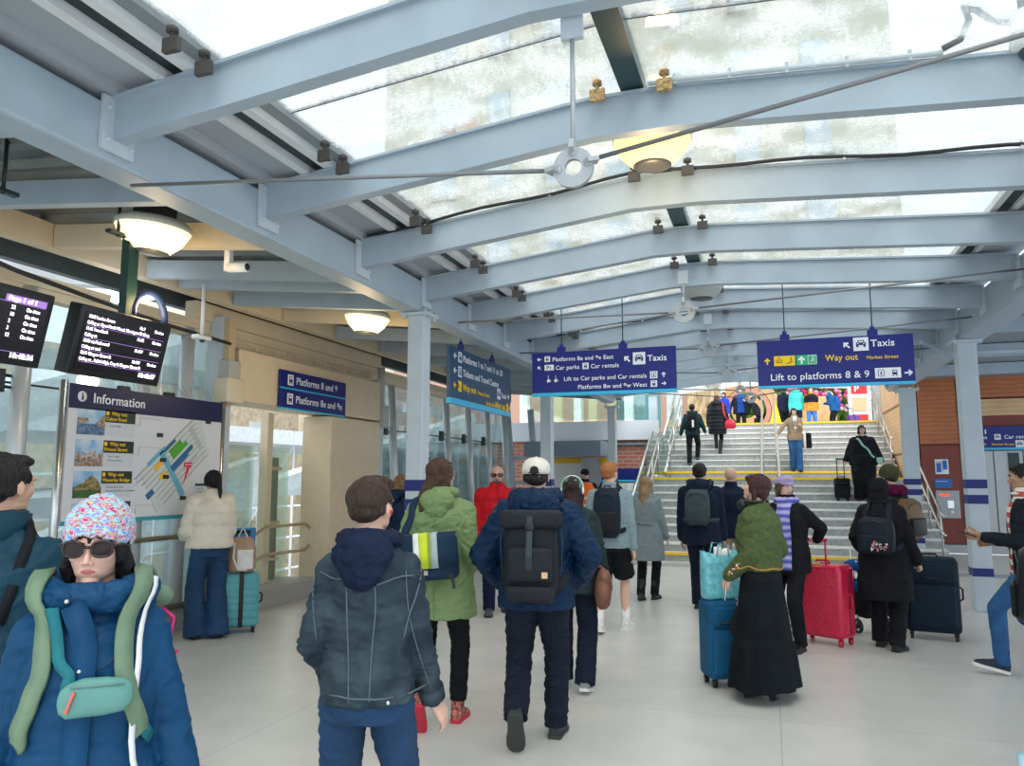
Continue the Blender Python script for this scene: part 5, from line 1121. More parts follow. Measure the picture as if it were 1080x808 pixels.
            b = MB(); b.box((.09, Y(d * 1.27), zc - h * .16), (.035, .006, .035)); s.wput(o, B, b, 'label_patch', mat('patch_tan', (.72, .42, .18), .6)); b = MB(); b.lathe([(.008, -.004), (.012, -.004), (.012, .004), (.008, .004), (.008, -.004)], (.09, Y(d * 1.28), zc - h * .16), 16, M=Matrix.Rotation(R(90), 3, 'X')); s.wput(o, B, b, 'patch_mark', white)
        if strapm is not False:
            sm = strapm or m2
            for sx_ in (-1, 1):
                pts = [s.T((sx_ * w * .30, -gap - .02, z + h * .42)), s.T((sx_ * .11, -.08, 1.48)), s.T((sx_ * .125, .0, 1.52)), s.T((sx_ * .125, .10, 1.44)), s.T((sx_ * .13, .16, 1.32)), s.T((sx_ * .145, .14, 1.18)), s.T((sx_ * .19, .02, 1.09)), s.T((sx_ * w * .42, -gap, z - h * .38))]
                s.wstrap(o, B, pts, sw_, sm)
        s.bag = (o, B, Y, zc); return o
# --------------------------------------------------------------- cloth materials
def cloth(name, col, rough=.8, var=.10, vs=9, bump=.25, bs=70, col2=None, sheen=0, stretch=(1, 1, 1)): return mat(name, col, rough, 0, var, vs, bump, bs, stretch, col2=col2, sheen=sheen, spec=.15)
# ============================================================ the travellers, nearest first
K1 = cloth('navy_fleece', (.010, .018, .045)); blk = cloth('black_cloth', (.010, .011, .014), var=.3); blkw = cloth('black_wool', (.012, .012, .015), .9); dnv = cloth('dark_navy_cloth', (.010, .015, .032)); nvj = cloth('navy_shell', (.010, .04, .10), .55, bs=120)
jean = mat('blue_jeans', (.012, .05, .125), .85, var=.25, vscale=5, bump=.4, bscale=180, stretch=(1, 1, .4)); jean_lt = mat('bright_jeans', (.02, .09, .23), .85, var=.3, vscale=5, bump=.4, bscale=180); tealc = cloth('petrol_shell', (.006, .055, .14), .5, var=.12, vs=4, bump=.15, bs=90)
shoe_b = mat('black_shoe', (.015, .015, .017), .4); sole_w = mat('sole_white', (.75, .75, .73), .6); lth = mat('black_leather', (.012, .012, .013), .3)
W_A = ((.10, .10, 0, 0), (-.10, -.22, .05, -38)); W_B = ((.10, -.24, .06, -40), (-.10, .10, 0, 0))      # mid-stride, left or right foot behind

# 1 balding man at the left edge
p = Person('balding person in dark petrol jacket seen from behind at left photo edge', -2.33, 1.85, 22, 1.74, lod=0, head=(-18, 0), feet=W_A, skin=(.58, .35, .24))
p.legs(dnv); p.top(cloth('petrol_dark', (.008, .042, .07), .55), .70, .035, amp=.009, seed=3); p.shoes(shoe_b); p.hair('crop', (.012, .010, .010)); b = MB(); b.ell((.02, -.36, .36), (.15, .12, .12), 20); p.headmb('bald_patch', b, p.skin); p.collar(cloth('petrol_dark', (.008, .042, .07)), .09, 1.44, 1.53)
p.strap([(.10, -.16, 1.2), (.13, -.10, 1.42), (.12, .0, 1.5), (.12, .12, 1.4), (.08, .17, 1.2)], .03, blk, 'shoulder_strap')

# 2 woman in knitted hat and sunglasses
p = Person('person in pastel knitted hat, sunglasses and petrol blue coat, nearest to the camera', -1.64, 1.56, 219, 1.58, True, .90, lod=0, head=(-8, -2), feet=W_A, skin=(.66, .40, .31), hands=((.30, .05, .78), (-.30, .02, .78)))
W2 = p
p.legs(dnv); p.top(tealc, .50, .030, name='coat', amp=.007, flare=.10, seed=11, collar=.0); p.shoes(lth, boot=.1)
p.hair('bob', (.010, .009, .012)); p.glasses(mat('tortoise_frame', (.02, .01, .012), .15), lens=mat('brown_lens', (.018, .008, .006), .12, spec=.25), frame=.017); p.face((.02, .015, .015), eyes=True)
kh = bpy.data.materials.new('pastel_knit'); kh.use_nodes = True; nt = kh.node_tree; pb = nt.nodes['Principled BSDF']; pb.inputs['Roughness'].default_value = .9
t_ = node(nt, 'ShaderNodeTexCoord'); n_ = node(nt, 'ShaderNodeTexNoise'); n_.inputs['Scale'].default_value = 46; n_.inputs['Detail'].default_value = 1.5; mpn = node(nt, 'ShaderNodeMapping'); mpn.inputs['Scale'].default_value = (1, 1, 2.2); nt.links.new(t_.outputs['Object'], mpn.inputs[0]); nt.links.new(mpn.outputs[0], n_.inputs['Vector'])
r_ = node(nt, 'ShaderNodeValToRGB'); r_.color_ramp.interpolation = 'CONSTANT'; r_.color_ramp.elements[0].position = 0; r_.color_ramp.elements[0].color = (.30, .25, .75, 1); r_.color_ramp.elements[1].position = .36; r_.color_ramp.elements[1].color = (.25, .65, .75, 1)
for ps, c_ in ((.43, (.85, .78, .80)), (.48, (.45, .80, .80)), (.52, (.85, .25, .55)), (.56, (.85, .70, .85)), (.60, (.85, .82, .45)), (.65, (.8, .15, .55))): e_ = r_.color_ramp.elements.new(ps); e_.color = tuple(q_ * q_ * .85 for q_ in c_) + (1,)
nt.links.new(n_.outputs['Fac'], r_.inputs[0]); nt.links.new(r_.outputs[0], pb.inputs['Base Color'])
bp_ = node(nt, 'ShaderNodeBump'); bp_.inputs['Strength'].default_value = .9; nt.links.new(n_.outputs['Fac'], bp_.inputs['Height']); nt.links.new(bp_.outputs[0], pb.inputs['Normal'])
p.beanie(kh, .05, 'knitted_hat', .035)
# coat collar, storm flap, hood behind, pockets and press studs
p.hoodback(tealc, 'coat_hood', 1.18)
b = MB()
for a in range(-125, 126, 10): b.ell(p.T((math.sin(R(a)) * .095, .01 + math.cos(R(a)) * .10, 1.475 + .012 * math.cos(R(a) * 2))), (.036, .036, .042), 12)
me = remesh(b, .006, 4); p.put('coat_collar', me, tealc, displ=fold_fn(.006, 8, 2, 16))
p.strap([(.0, .2, 1.44), (.0, .22, 1.2), (.005, .22, .95), (.0, .25, .7), (0, .3, .55)], .055, tealc, 'storm_flap', .006)
for z in (1.42, 1.30, .98, .78): c, n = p.snap((.012, .25, z), .008); b = MB(); b.ell(c, (.006, .006, .006), 10); b.build('press_stud', chrome, p.root)
for sx_ in (-1, 1): p.seam([(sx_ * .09, .25, 1.0), (sx_ * .15, .25, .83)], mat('petrol_seam', (.006, .04, .10), .6), .004, 'pocket_welt'); p.seam([(sx_ * .15, .1, 1.42), (sx_ * .10, .2, 1.30), (0, .25, 1.28)], MATS['petrol_seam'], .0025)
for i in (0, 1):
    e, w_ = p.el[i], p.wr[i]; d = (w_ - e).normalized(); q = e + d * .19; b = MB(); b.tube([q, q + d * .012], [.058, .058], 16); p.putmb('cuff_tab', b, tealc)
    b = MB(); b.ell(p.wr[i] + (p.wr[i] - p.el[i]).normalized() * .06, (.042, .05, .075), 14); p.putmb('glove', b, blk)
olive = cloth('olive_strap', (.16, .24, .16), .7)
o, B = p.worn('backpack', 'olive green backpack worn by the person in the knitted hat', 'backpack', (0, -.26, .95))
b = MB(); b.loft([((0, -.245, z), rx, ry) for z, rx, ry in ((.97, .10, .05), (1.0, .145, .085), (1.2, .15, .10), (1.38, .145, .09), (1.46, .12, .075), (1.49, .06, .04))], 30, 3); p.wput(o, B, b, 'main_compartment', olive)
for sx_ in (-1, 1): p.wstrap(o, B, [(sx_ * .10, -.18, 1.42), (sx_ * .12, -.08, 1.5), (sx_ * .125, .02, 1.53), (sx_ * .135, .12, 1.43), (sx_ * .145, .2, 1.32), (sx_ * .16, .18, 1.22), (sx_ * .165, .12, 1.13), (sx_ * .15, .08, 1.10)], .042, olive, 'padded_strap', .012)
b = MB(); b.tube([(-.16, -.2, 1.40), (-.20, -.22, 1.36), (-.19, -.22, 1.28), (-.21, -.2, 1.2), (-.18, -.22, 1.14)], .006, 6); b.tube([(-.17, -.22, 1.38), (-.18, -.2, 1.24), (-.22, -.2, 1.26)], .006, 6); p.wput(o, B, b, 'pink_cord', mat('pink_cord', (.8, .03, .25), .6))
b = MB(); b.ell((-.15, -.2, 1.43), (.05, .05, .035), 14); p.wput(o, B, b, 'folded_cap', olive)
sage = cloth('sage_nylon', (.12, .29, .26), .5, var=.05, bump=.12); seafoam = cloth('teal_webbing', (.02, .16, .19), .6)
o, B = p.worn('belt_bag', 'sage green crossbody bag on the front of the petrol coat', 'bag', (.02, .25, 1.07))
c0, n0 = p.snap((-.045, .3, 1.22), .024); nrm = n0.normalized(); X_ = V3(0, 0, 1).cross(nrm).normalized() * -1; Mx = Matrix((X_, nrm, V3(0, 0, 1))).transposed()
b = MB(); secs = [(-.125, .012, .012), (-.12, .03, .025), (-.09, .048, .033), (-.03, .055, .038), (.05, .056, .038), (.10, .05, .033), (.125, .032, .024), (.132, .012, .01)]
b.loft([(c0 + Mx @ V3(u * .62, 0, -.006 * (u > .05)), rz * .78, ry * .7, Mx @ V3(0, 0, 1), Mx @ V3(0, 1, 0)) for u, rz, ry in secs], 24, 2.6); p.wput(o, B, b, 'pouch', sage, True)
b = MB(); b.tube([c0 + Mx @ V3(u, .026 - abs(u) * .05, .030 - .1 * u * u) for u in (-.06, -.03, 0, .03, .055)], .0025, 6); p.wput(o, B, b, 'zip', mat('grey_zip', (.12, .22, .2), .5), True)
b = MB(); b.tube([c0 + Mx @ V3(.045, .028, .02), c0 + Mx @ V3(.053, .028, -.002), c0 + Mx @ V3(.06, .026, -.025)], 1, rect=(.010, .005)); p.wput(o, B, b, 'coral_pull', mat('coral', (.9, .13, .10), .5), True)
p.wstrap(o, B, [(.03, .28, 1.23), (.055, .25, 1.29), (.075, .22, 1.38), (.08, .16, 1.45)], .026, seafoam, 'strap', .006, .010); p.wstrap(o, B, [(-.12, .28, 1.21), (-.16, .2, 1.17), (-.2, .05, 1.08)], .03, seafoam, 'strap', .005, .008)
o, B = p.worn('white_tote_bag', 'white cloth bag hanging at the side of the petrol coat', 'bag', (-.30, -.05, .62))
b = MB(); b.loft([((-.33, -.06, z), rx, ry, (0, 1, 0), (1, 0, 0)) for z, rx, ry in ((.62, .06, .015), (.66, .085, .04), (.78, .085, .045), (.88, .06, .03), (.9, .03, .01))], 20, 2.4); p.wput(o, B, b, 'pouch', cloth('white_canvas', (.75, .76, .78)))
p.wstrap(o, B, [(-.15, .02, 1.50), (-.175, .12, 1.40), (-.185, .18, 1.25), (-.19, .18, 1.05), (-.22, .12, .9)], .014, MATS['white_canvas'], 'strap', .004, .012)

# 3 woman in cream puffer
cream_p = cloth('cream_puffer', (.72, .66, .55), .45, var=.05, bump=.15, bs=30)
p = Person('person with long black hair in cream puffer jacket facing the information board', -5.50, 6.66, 52, 1.72, True, 1.0, lod=1, head=(12, -14), feet=((.11, .0, 0, 0, -14), (-.10, .06, 0, 0, 10)), hands=((.16, .24, .98), (-.2, .26, 1.05)), skin=(.6, .4, .3))
p.legs(jean, r=(.102, .092, .118), hem_z=.02, seed=4, amp=.008); p.top(cream_p, .93, .06, name='puffer_jacket', amp=.006, quilt=.115, arm=1.22, collar=.01); p.collar(cream_p, .085, 1.43, 1.53, 'puffer_collar')
c = MB(); c.loft([(p.T((0, 0, z)), .172, .135) for z in (.93, .99)], 28, 2.3); p.putmb('ribbed_hem', c, cream_p)
p.shoes(shoe_b); p.hair('ponytail', (.006, .006, .008))

# 4 young man in the denim jacket
den = mat('washed_denim_black', (.018, .032, .045), .8, vscale=7, bump=.35, bscale=160, detail=9, col2=(.06, .088, .108), spec=.12)
p = Person('young person in washed dark denim jacket walking away, foreground centre left', -1.405, 2.57, 16, 1.655, False, .84, lod=0, fat=.92, head=(-20, 0), feet=((.10, .14, 0, 0), (-.10, -.2, .06, -38)), hands=((.235, .12, .87), (-.15, .14, .93)), elb=(None, (-.45, -.9, 0)), handdir=(((.45, .3, -.8), (.2, 1, .3)), None), skin=(.68, .42, .31))
p.legs(jean, r=(.10, .072, .062), seed=6); p.top(den, .90, .024, name='denim_jacket', amp=.010, arm=.93, seed=21, collar=-.01, waist=1.06)
sm_ = mat('denim_seam', (.10, .14, .16), .8); sm2 = mat('denim_seam_dark', (.02, .03, .04), .8)
p.seam([(-.2, -.1, 1.36), (-.1, -.2, 1.34), (0, -.2, 1.335), (.1, -.2, 1.34), (.2, -.1, 1.36)], sm_); p.seam([(.07, -.2, 1.335), (.055, -.2, 1.1), (.04, -.2, .9)], sm_, .0028); p.seam([(-.07, -.2, 1.335), (-.055, -.2, 1.1), (-.04, -.2, .9)], sm_, .0028)
p.seam([(-.22, 0, .925), (-.12, -.2, .925), (0, -.25, .925), (.12, -.2, .925), (.22, 0, .925)], sm_, .0035, 'waistband_seam'); p.seam([(.19, .07, 1.45), (.215, -.02, 1.38), (.2, -.1, 1.25), (.17, -.12, 1.12)], sm_); p.seam([(-.19, .07, 1.45), (-.215, -.02, 1.38), (-.2, -.1, 1.25), (-.17, -.12, 1.12)], sm_)
p.seam([p.sh[0] + V3(.02, -.08, 0), p.el[0] + V3(.0, -.08, 0), p.wr[0] + V3(0, -.06, .06)], sm_, .0025, 'sleeve_seam')
for i in (0, 1): e, w_ = p.el[i], p.wr[i]; d = (w_ - e).normalized(); b = MB(); b.tube([w_ - d * .055, w_ - d * .005], [.052, .050], 18); p.putmb('cuff', b, den)
c, n = p.snap((.13, -.22, .90), .004); b = MB(); b.tube([c + V3(-.03, .006, 0), c, c + V3(.03, .01, 0)], 1, rect=(.02, .004), up=tuple(n)); b.build('side_tab', den, p.topo); b = MB(); b.ell(c + n * .005, (.008, .006, .008), 10); b.build('tab_button', chrome, p.topo)
p.hoodback(K1, 'sweatshirt_hood', .92); p.hair('quiff', (.045, .026, .018)); p.shoes(shoe_b)
b = MB(); b.ell((.375, .01, -.075), (.02, .03, .045), 10); p.headmb('earphone', b, mat('red_earphone', (.7, .02, .04), .3))

# 5 woman in navy parka by the column
p = Person('person with shoulder length brown hair in navy parka by the nearest left column', -4.22, 8.4, -38, 1.68, True, lod=1, head=(6, -8), hands=((.20, .26, 1.08), (-.16, .30, 1.10)), feet=((.1, .05, 0, 0), (-.1, 0, 0, 0)))
p.legs(dnv); p.top(cloth('parka_navy', (.006, .02, .055), .5), .62, .07, name='parka', amp=.012, seed=7, flare=.05); p.hoodback(MATS['parka_navy'], 'parka_hood', 1.2); p.hair('long', (.10, .05, .025), (.28, .17, .09)); p.shoes(lth, boot=.1)
p.face()

# 6 person in green coat with messenger bag
grn = cloth('leaf_green_shell', (.19, .275, .12), .5, var=.07, vs=4, bump=.12, bs=60)
p = Person('person with long brown hair in light green coat walking away with a messenger bag', -2.13, 4.86, 12, 1.79, True, 1.08, lod=0, head=(-38, 0), feet=((.10, .12, 0, 0), (-.09, -.16, .10, -55)), hands=((.20, .16, 1.02), (-.24, .05, .95)), skin=(.66, .42, .32))
p.legs(blk, r=(.088, .066, .056), hem_z=.13, seed=8); p.top(grn, .71, .045, name='green_coat', amp=.011, seed=31, flare=.10); p.hoodback(grn, 'coat_hood', .9)
p.seam([(0, -.25, 1.36), (0, -.25, 1.1), (0, -.28, .9), (0, -.28, .73)], mat('green_seam', (.15, .28, .06), .6), .0025)
p.hair('long', (.07, .035, .022)); p.glasses(mat('clear_frame', (.2, .15, .15), .2), False, frame=.01); p.face()
print_sh = mat('patterned_shoe', (.02, .02, .025), .6, col2=(.75, .22, .15), vscale=38); red_sole = mat('red_sole', (.55, .03, .06), .6); p.shoes(print_sh, red_sole, socks=mat('printed_sock', (.015, .015, .02), .8, col2=(.7, .2, .2), vscale=30), sockh=.17, laces=mat('lace_dark', (.02, .02, .02), .8))
b = MB(); 
o, B = p.worn('messenger_bag', 'navy messenger bag with white and lime stripes on the back of the green coat', 'bag', (-.02, -.34, .92))
mbn = cloth('messenger_navy', (.012, .035, .07), .55); Mz = Matrix.Rotation(R(-5), 3, 'Y'); cc = V3(-.03, -.285, 1.09)
b = MB(); b.rbox((0, 0, 0), (.40, .12, .28), .045); b.v = [tuple(Mz @ Vector(v) + cc) for v in b.v]; p.wput(o, B, b, 'bag_body', mbn)
def bagquad(x0, x1, m, nm, off=0):
    b = MB(); P = [(-.02, .152), (-.075, .148), (-.082, .11), (-.088, .02), (-.086, -.06)]; vs = []
    for y, z in P:
        for x in (x0, x1): vs.append(Mz @ V3(x, y - off, z + (off if z > .14 else 0)) + cc)
    b.add(vs, [(2 * i, 2 * i + 2, 2 * i + 3, 2 * i + 1) for i in range(4)], 0, True); q = p.wput(o, B, b, nm, m); t = q.modifiers.new('t', 'SOLIDIFY'); t.thickness = .006; return q
bagquad(-.205, .205, mbn, 'flap'); bagquad(-.06, -.025, cloth('stripe_white', (.8, .82, .8)), 'white_stripe', .004); bagquad(-.025, .03, cloth('stripe_lime', (.62, .75, .05)), 'lime_stripe', .004); bagquad(.03, .05, cloth('stripe_olive', (.3, .36, .08)), 'olive_stripe', .004); bagquad(.05, .09, cloth('stripe_grey', (.42, .5, .48)), 'grey_stripe', .004)
b = MB(); b.rbox((0, 0, 0), (.13, .008, .03), .003); b.v = [tuple(Mz @ Vector(v) + cc + V3(-.04, -.068, -.09)) for v in b.v]; p.wput(o, B, b, 'reflective_strip', mat('reflective', (.5, .48, .45), .4))
for x in (-.02, .17): b = MB(); b.rbox((0, 0, 0), (.03, .014, .03), .004); b.v = [tuple(Mz @ Vector(v) + cc + V3(x, -.082, -.10)) for v in b.v]; p.wput(o, B, b, 'buckle', black); b = MB(); b.tube([tuple(Mz @ V3(x, -.08, -.11) + cc), tuple(Mz @ V3(x + .005, -.075, -.19) + cc)], 1, rect=(.02, .004), up=(0, -1, 0)); p.wput(o, B, b, 'hanging_strap', dark)
p.wstrap(o, B, [(-.20, -.27, 1.18), (-.19, -.18, 1.30), (-.17, -.08, 1.44), (-.13, .02, 1.5), (-.08, .12, 1.42), (.05, .2, 1.25)], .05, mbn, 'strap', .006)

# 7 man in the red jacket
redj = cloth('red_fleece', (.55, .012, .022), .75, var=.12)
p = Person('bald bearded person in red jacket and sunglasses walking towards the camera', -3.2, 9.0, 204, 1.80, False, 1.08, lod=1, feet=((.10, .12, 0, 0), (-.10, -.15, .03, -15)), hands=((.24, .05, .83), (-.24, .08, .83)), skin=(.60, .36, .26), head=(-4, -4))
p.legs(cloth('navy_trouser', (.008, .012, .04)), r=(.1, .078, .07)); p.top(redj, .80, .05, amp=.010, seed=5, arm=1.08, collar=.035); p.shoes(mat('grey_shoe', (.06, .07, .08), .6), chunky=1.1)
p.seam([(0, .2, 1.5), (0, .2, 1.3), (0, .2, 1.0), (0, .2, .84)], cloth('dark_red', (.2, .005, .01)), .004, 'zip_line'); p.seam([(-.19, .12, 1.36), (-.1, .2, 1.34), (0, .2, 1.33), (.1, .2, 1.34), (.19, .12, 1.36)], MATS['dark_red'], .003)
p.glasses(MATS['tortoise_frame']); p.face((.04, .03, .02))
b = MB()
for a in range(-70, 71, 14): b.ell((math.sin(R(a)) * .21, .13 + math.cos(R(a)) * .20, -.33), (.055, .05, .06), 10)
b.ell((0, .33, -.40), (.08, .055, .06), 12); b.tube([(-.09, .37, -.205), (0, .40, -.19), (.09, .37, -.205)], .018, 8); p.headmb('beard', b, mat('beard_grey', (.10, .06, .05), .9))

# 8 man with cream cap and roll-top backpack
nvp = cloth('deep_blue_shell', (.004, .022, .062), .5, var=.1, vs=4, bump=.12)
p = Person('person in off-white cap and blue hooded jacket carrying a large black backpack', -1.42, 4.74, 10, 1.78, False, 1.05, lod=0, feet=((.10, .16, 0, 0), (-.10, -.20, .14, -62, 4)), hands=((.24, .10, .97), (-.24, .12, .97)), elb=((.8, -.9, 0), (-.8, -.9, 0)), skin=(.66, .42, .32), head=(0, -3))
p.legs(cloth('ink_trousers', (.012, .017, .030), var=.15), r=(.108, .080, .070), seed=14, amp=.011, hem_z=.06); p.top(nvp, .83, .065, name='hooded_jacket', amp=.014, seed=15, arm=1.14); p.hoodback(nvp, 'jacket_hood', 1.22)
p.shoes(mat('charcoal_shoe', (.03, .04, .045), .55), mat('sole_olive', (.045, .05, .045), .7), chunky=1.14, boot=.03); capo = cloth('cap_cream', (.66, .64, .57), .8, bump=.5, bs=25)
p.hair('crop', (.02, .014, .012)); p.cap(capo)
b = MB(); b.ell((0, -.50, .16), (.13, .075, .13), 16); b.box((0, -.56, .10), (.30, .02, .03)); p.headmb('hair_tuft', b, p.hairo.data.materials[0], p.hairo)
p.backpack('large black roll-top backpack on the person in the off-white cap', cloth('black_nylon', (.014, .017, .022), .5, bump=.2), .33, .50, .17, 1.14, 'roll', m2=cloth('black_nylon2', (.018, .021, .028), .5), sw_=.06, gap=.155)

# 9 green cap and headphones, brown leather bag
p = Person('person in green cap with white headphones and dark jacket behind the large black backpack', -1.50, 6.0, 8, 1.66, True, 1.0, lod=1, feet=((.10, -.10, .02, -12), (-.1, .12, 0, 0)), hands=((.26, .05, .84), (-.25, .1, .85)))
p.legs(dnv, r=(.1, .085, .082)); p.top(cloth('bottle_jacket', (.016, .03, .035), .5), .78, .05, amp=.012, seed=22, collar=.02); p.shoes(mat('grey_trainer', (.35, .36, .36), .6), sole_w); p.hair('long', (.025, .008, .010))
p.cap(cloth('cap_green', (.10, .28, .20), .8)); b = MB(); b.tube([(math.cos(R(a)) * .42, -.08, .12 + math.sin(R(a)) * .44) for a in range(0, 181, 12)], .028, 8)
hp_ = p.headmb('headphones', b, mat('headphone_white', (.8, .8, .8), .35))
for sg in (-1, 1): b = MB(); b.ell((sg * .40, -.06, .0), (.06, .12, .16), 14); p.headmb('ear_cup', b, MATS['headphone_white'], hp_)
brl = mat('brown_leather', (.20, .085, .055), .5, var=.3, vscale=10, bump=.3, bscale=30)
o, B = p.worn('leather_bag', 'slouchy brown leather bag at the hip of the person in the green cap', 'bag', (.30, -.06, .62))
b = MB(); b.loft([((.25, -.07, z), ry, rx, (0, 1, 0), (1, 0, 0)) for z, ry, rx in ((.66, .06, .03), (.69, .12, .055), (.78, .145, .07), (.88, .13, .06), (.95, .08, .035), (.98, .04, .015))], 26, 2.3); p.wput(o, B, b, 'pouch', brl)
b = MB(); b.loft([((.258, -.07, z), ry, rx, (0, 1, 0), (1, 0, 0)) for z, ry, rx in ((.80, .03, .068), (.84, .10, .069), (.90, .128, .062), (.96, .085, .036))], 26, 2.3); p.wput(o, B, b, 'flap', brl)
p.wstrap(o, B, [(.27, -.08, .95), (.2, -.15, 1.1), (.1, -.2, 1.3), (-.05, -.15, 1.42), (-.1, 0, 1.47)], .025, brl, 'strap', .005)

# 10 staff member in orange
p = Person('staff person in black cap and orange hi-vis jacket near the brick wall', -3.72, 16.0, 196, 1.82, False, 1.05, lod=1, head=(8, -8), feet=((.1, 0, 0, 0), (-.1, .02, 0, 0)), skin=(.62, .38, .28))
p.legs(dnv); p.top(dnv, .82, .04); p.shoes(shoe_b)
_v = MB(); _v.loft([(p.T((0, 0, z)), rx, ry) for z, rx, ry in ((.86, .215, .17), (1.0, .21, .165), (1.2, .222, .172), (1.34, .215, .165), (1.42, .17, .14), (1.47, .11, .11))], 28, 2.3); p.put('hi_vis_vest', remesh(_v, .015, 3), mat('hi_vis_orange', (.95, .16, .02), .6, emit=None), displ=fold_fn(.006))
for z in (1.15, 1.0): p.strap([(math.sin(R(a)) * .24, math.cos(R(a)) * .2, z) for a in range(-90, 91, 30)], .05, mat('silver_band', (.7, .72, .7), .4), 'reflective_band', off=.03)
p.cap(blk); p.hair('crop', (.03, .02, .015)); p.face()

# 11 redhead in shorts
gtop = cloth('grey_marl_top', (.24, .33, .36), .85, var=.12, vs=60)
p = Person('red-haired person in grey top, black shorts and white trainers walking away', -1.66, 8.3, 2, 1.82, False, 1.0, lod=1, head=(-22, 0), feet=((.12, .17, .0, 0, -12), (-.10, -.14, .02, -10)), hands=((.235, .02, .84), (-.24, .05, .86)), skin=(.72, .45, .34))
p.legs(blk, 'shorts', r=(.108, .112, .1), end='shorts'); p.top(gtop, .86, .03, name='grey_top', amp=.008, seed=44, collar=.03); p.hair('quiff', (.36, .12, .04), (.50, .20, .07))
p.shoes(mat('white_trainer', (.72, .72, .70), .5, var=.15, vscale=60), sole_w, chunky=1.1, socks=mat('sock_white', (.8, .8, .8), .9), sockh=.14, laces=MATS['sock_white'])
p.backpack('navy and black daypack on the red-haired person', cloth('pack_navy', (.010, .018, .035), .5), .28, .50, .16, 1.22, m2=cloth('pack_black', (.015, .016, .02), .5), gap=.12)

# 12 woman in grey coat
p = Person('person with long fair hair in grey herringbone coat and black boots', -1.62, 10.55, -8, 1.67, True, 1.0, lod=1, head=(0, 0), feet=((.07, .12, .0, 0), (-.07, -.08, .02, -10)), hands=((.26, .10, .86), (-.22, .16, .95)), skin=(.68, .45, .36))
p.legs(blk, r=(.088, .068, .058), hem_z=.06); p.top(mat('herringbone_grey', (.20, .25, .27), .9, var=.25, vscale=90, bump=.3), .56, .045, name='grey_coat', amp=.006, flare=.10, seed=4, waist=.95); p.hair('wavy', (.22, .12, .06), (.42, .28, .15)); p.shoes(lth, boot=.13, chunky=1.05)
p.strap([(-.16, -.2, 1.06), (0, -.2, 1.06), (.16, -.2, 1.06)], .04, MATS['herringbone_grey'], 'back_belt', .008)
for x in (-.06, .06): c, n = p.snap((x, -.2, 1.06), .014); b = MB(); b.ell(c, .010, 8); b.build('button', black, p.root)

# 13 tall man in navy with grey backpack
p = Person('tall dark-haired person in navy hooded coat with grey backpack before the stairs', -.84, 9.95, -6, 1.84, False, 1.06, lod=1, head=(-4, 0), feet=((.10, -.20, .05, -30), (-.10, .15, 0, 0)), hands=((.235, .12, .84), (-.235, .02, .84)))
p.legs(dnv, r=(.098, .075, .066)); p.top(cloth('ink_coat', (.007, .013, .032), .7), .78, .055, amp=.008, arm=1.05, seed=9); p.hoodback(MATS['ink_coat'], 'coat_hood', 1.1); p.hair('short', (.012, .010, .009)); p.shoes(lth)
p.backpack('plain slate grey backpack on the tall person in navy', cloth('slate_pack', (.045, .065, .075), .45), .29, .42, .13, 1.22, gap=.14)

# 14 bald man in navy blazer
p = Person('bald person in navy blazer and khaki trousers before the stairs', -.52, 11.0, -4, 1.80, False, 1.04, lod=1, feet=((.1, .15, 0, 0), (-.1, -.15, .03, -25)), hands=((.26, .12, .95), (-.26, .02, .84)), skin=(.62, .38, .28), kinds=('grip', 'relax'))
p.legs(cloth('khaki', (.42, .33, .22))); p.top(cloth('blazer_navy', (.006, .012, .035), .7), .80, .03, name='blazer', amp=.004, seed=1); p.shoes(lth); b = MB(); b.tube([p.T((0, 0, 1.48)), p.T((0, 0, 1.53))], [.068, .064], 18); p.putmb('shirt_collar', b, white)

# 15 woman in olive cardigan and long skirt
olv = cloth('olive_knit', (.085, .115, .045), .95, var=.15, vs=40, bump=.5, bs=90)
p = Person('person in olive cardigan and long black skirt standing in profile with headphones round neck', -.10, 6.25, 72, 1.68, True, 1.0, lod=0, fat=1.15, head=(10, 14), feet=((.09, .02, .05, -18, 0), (-.09, -.02, .05, -18, 0)), hands=((.24, .14, .98), (-.17, .20, .92)), handdir=(None, ((.0, .3, -.9), (.3, 1, 0))), skin=(.70, .45, .37), kinds=('relax', 'relax'))
p.skirt(cloth('black_skirt', (.006, .009, .013), .85, var=.2), .10, .285, tier=.42); p.legs(blk, r=(.07, .055, .048)); p.top(olv, .97, .035, name='cardigan', amp=.010, seed=17, arm=1.08, collar=-.01); p.shoes(lth, boot=.10, heel=.055, chunky=1.1)
p.hair('shaggy', (.035, .016, .018), (.07, .025, .025)); p.face((.03, .02, .02))
p.seam([(math.sin(R(a)) * .27, math.cos(R(a)) * .22, .985) for a in range(-180, 181, 24)], mat('mustard_trim', (.45, .24, .06), .8), .006, 'mustard_hem')
b = MB(); random.seed(5)
for i in (0, 1):
    for k in range(26): t = random.uniform(.25, .9); q = p.el[i].lerp(p.wr[i], t) + V3(random.uniform(-.03, .03), 0, random.uniform(-.03, .02)); c, n = p.snap(q + V3(-.1 if i else .1, 0, 0), .002); b.ell(c, random.uniform(.004, .009), 6, mi=random.choice((0, 0, 1, 2)))
b.build('embroidery', [mat('thread_red', (.75, .10, .05), .7), mat('thread_white', (.8, .75, .7), .7), mat('thread_green', (.2, .4, .1), .7)], p.topo)
b = MB(); b.tube([p.T((math.cos(R(a)) * .095, .03 + math.sin(R(a)) * .105, 1.50)) for a in range(-60, 241, 15)], .013, 8); hq = p.putmb('neck_headphones', b, lth); 
for q_ in (.08, -.08): b = MB(); b.ell(p.T((q_, .10, 1.475)), (.03, .04, .045), 14); p.putmb('ear_cup', b, lth, hq)
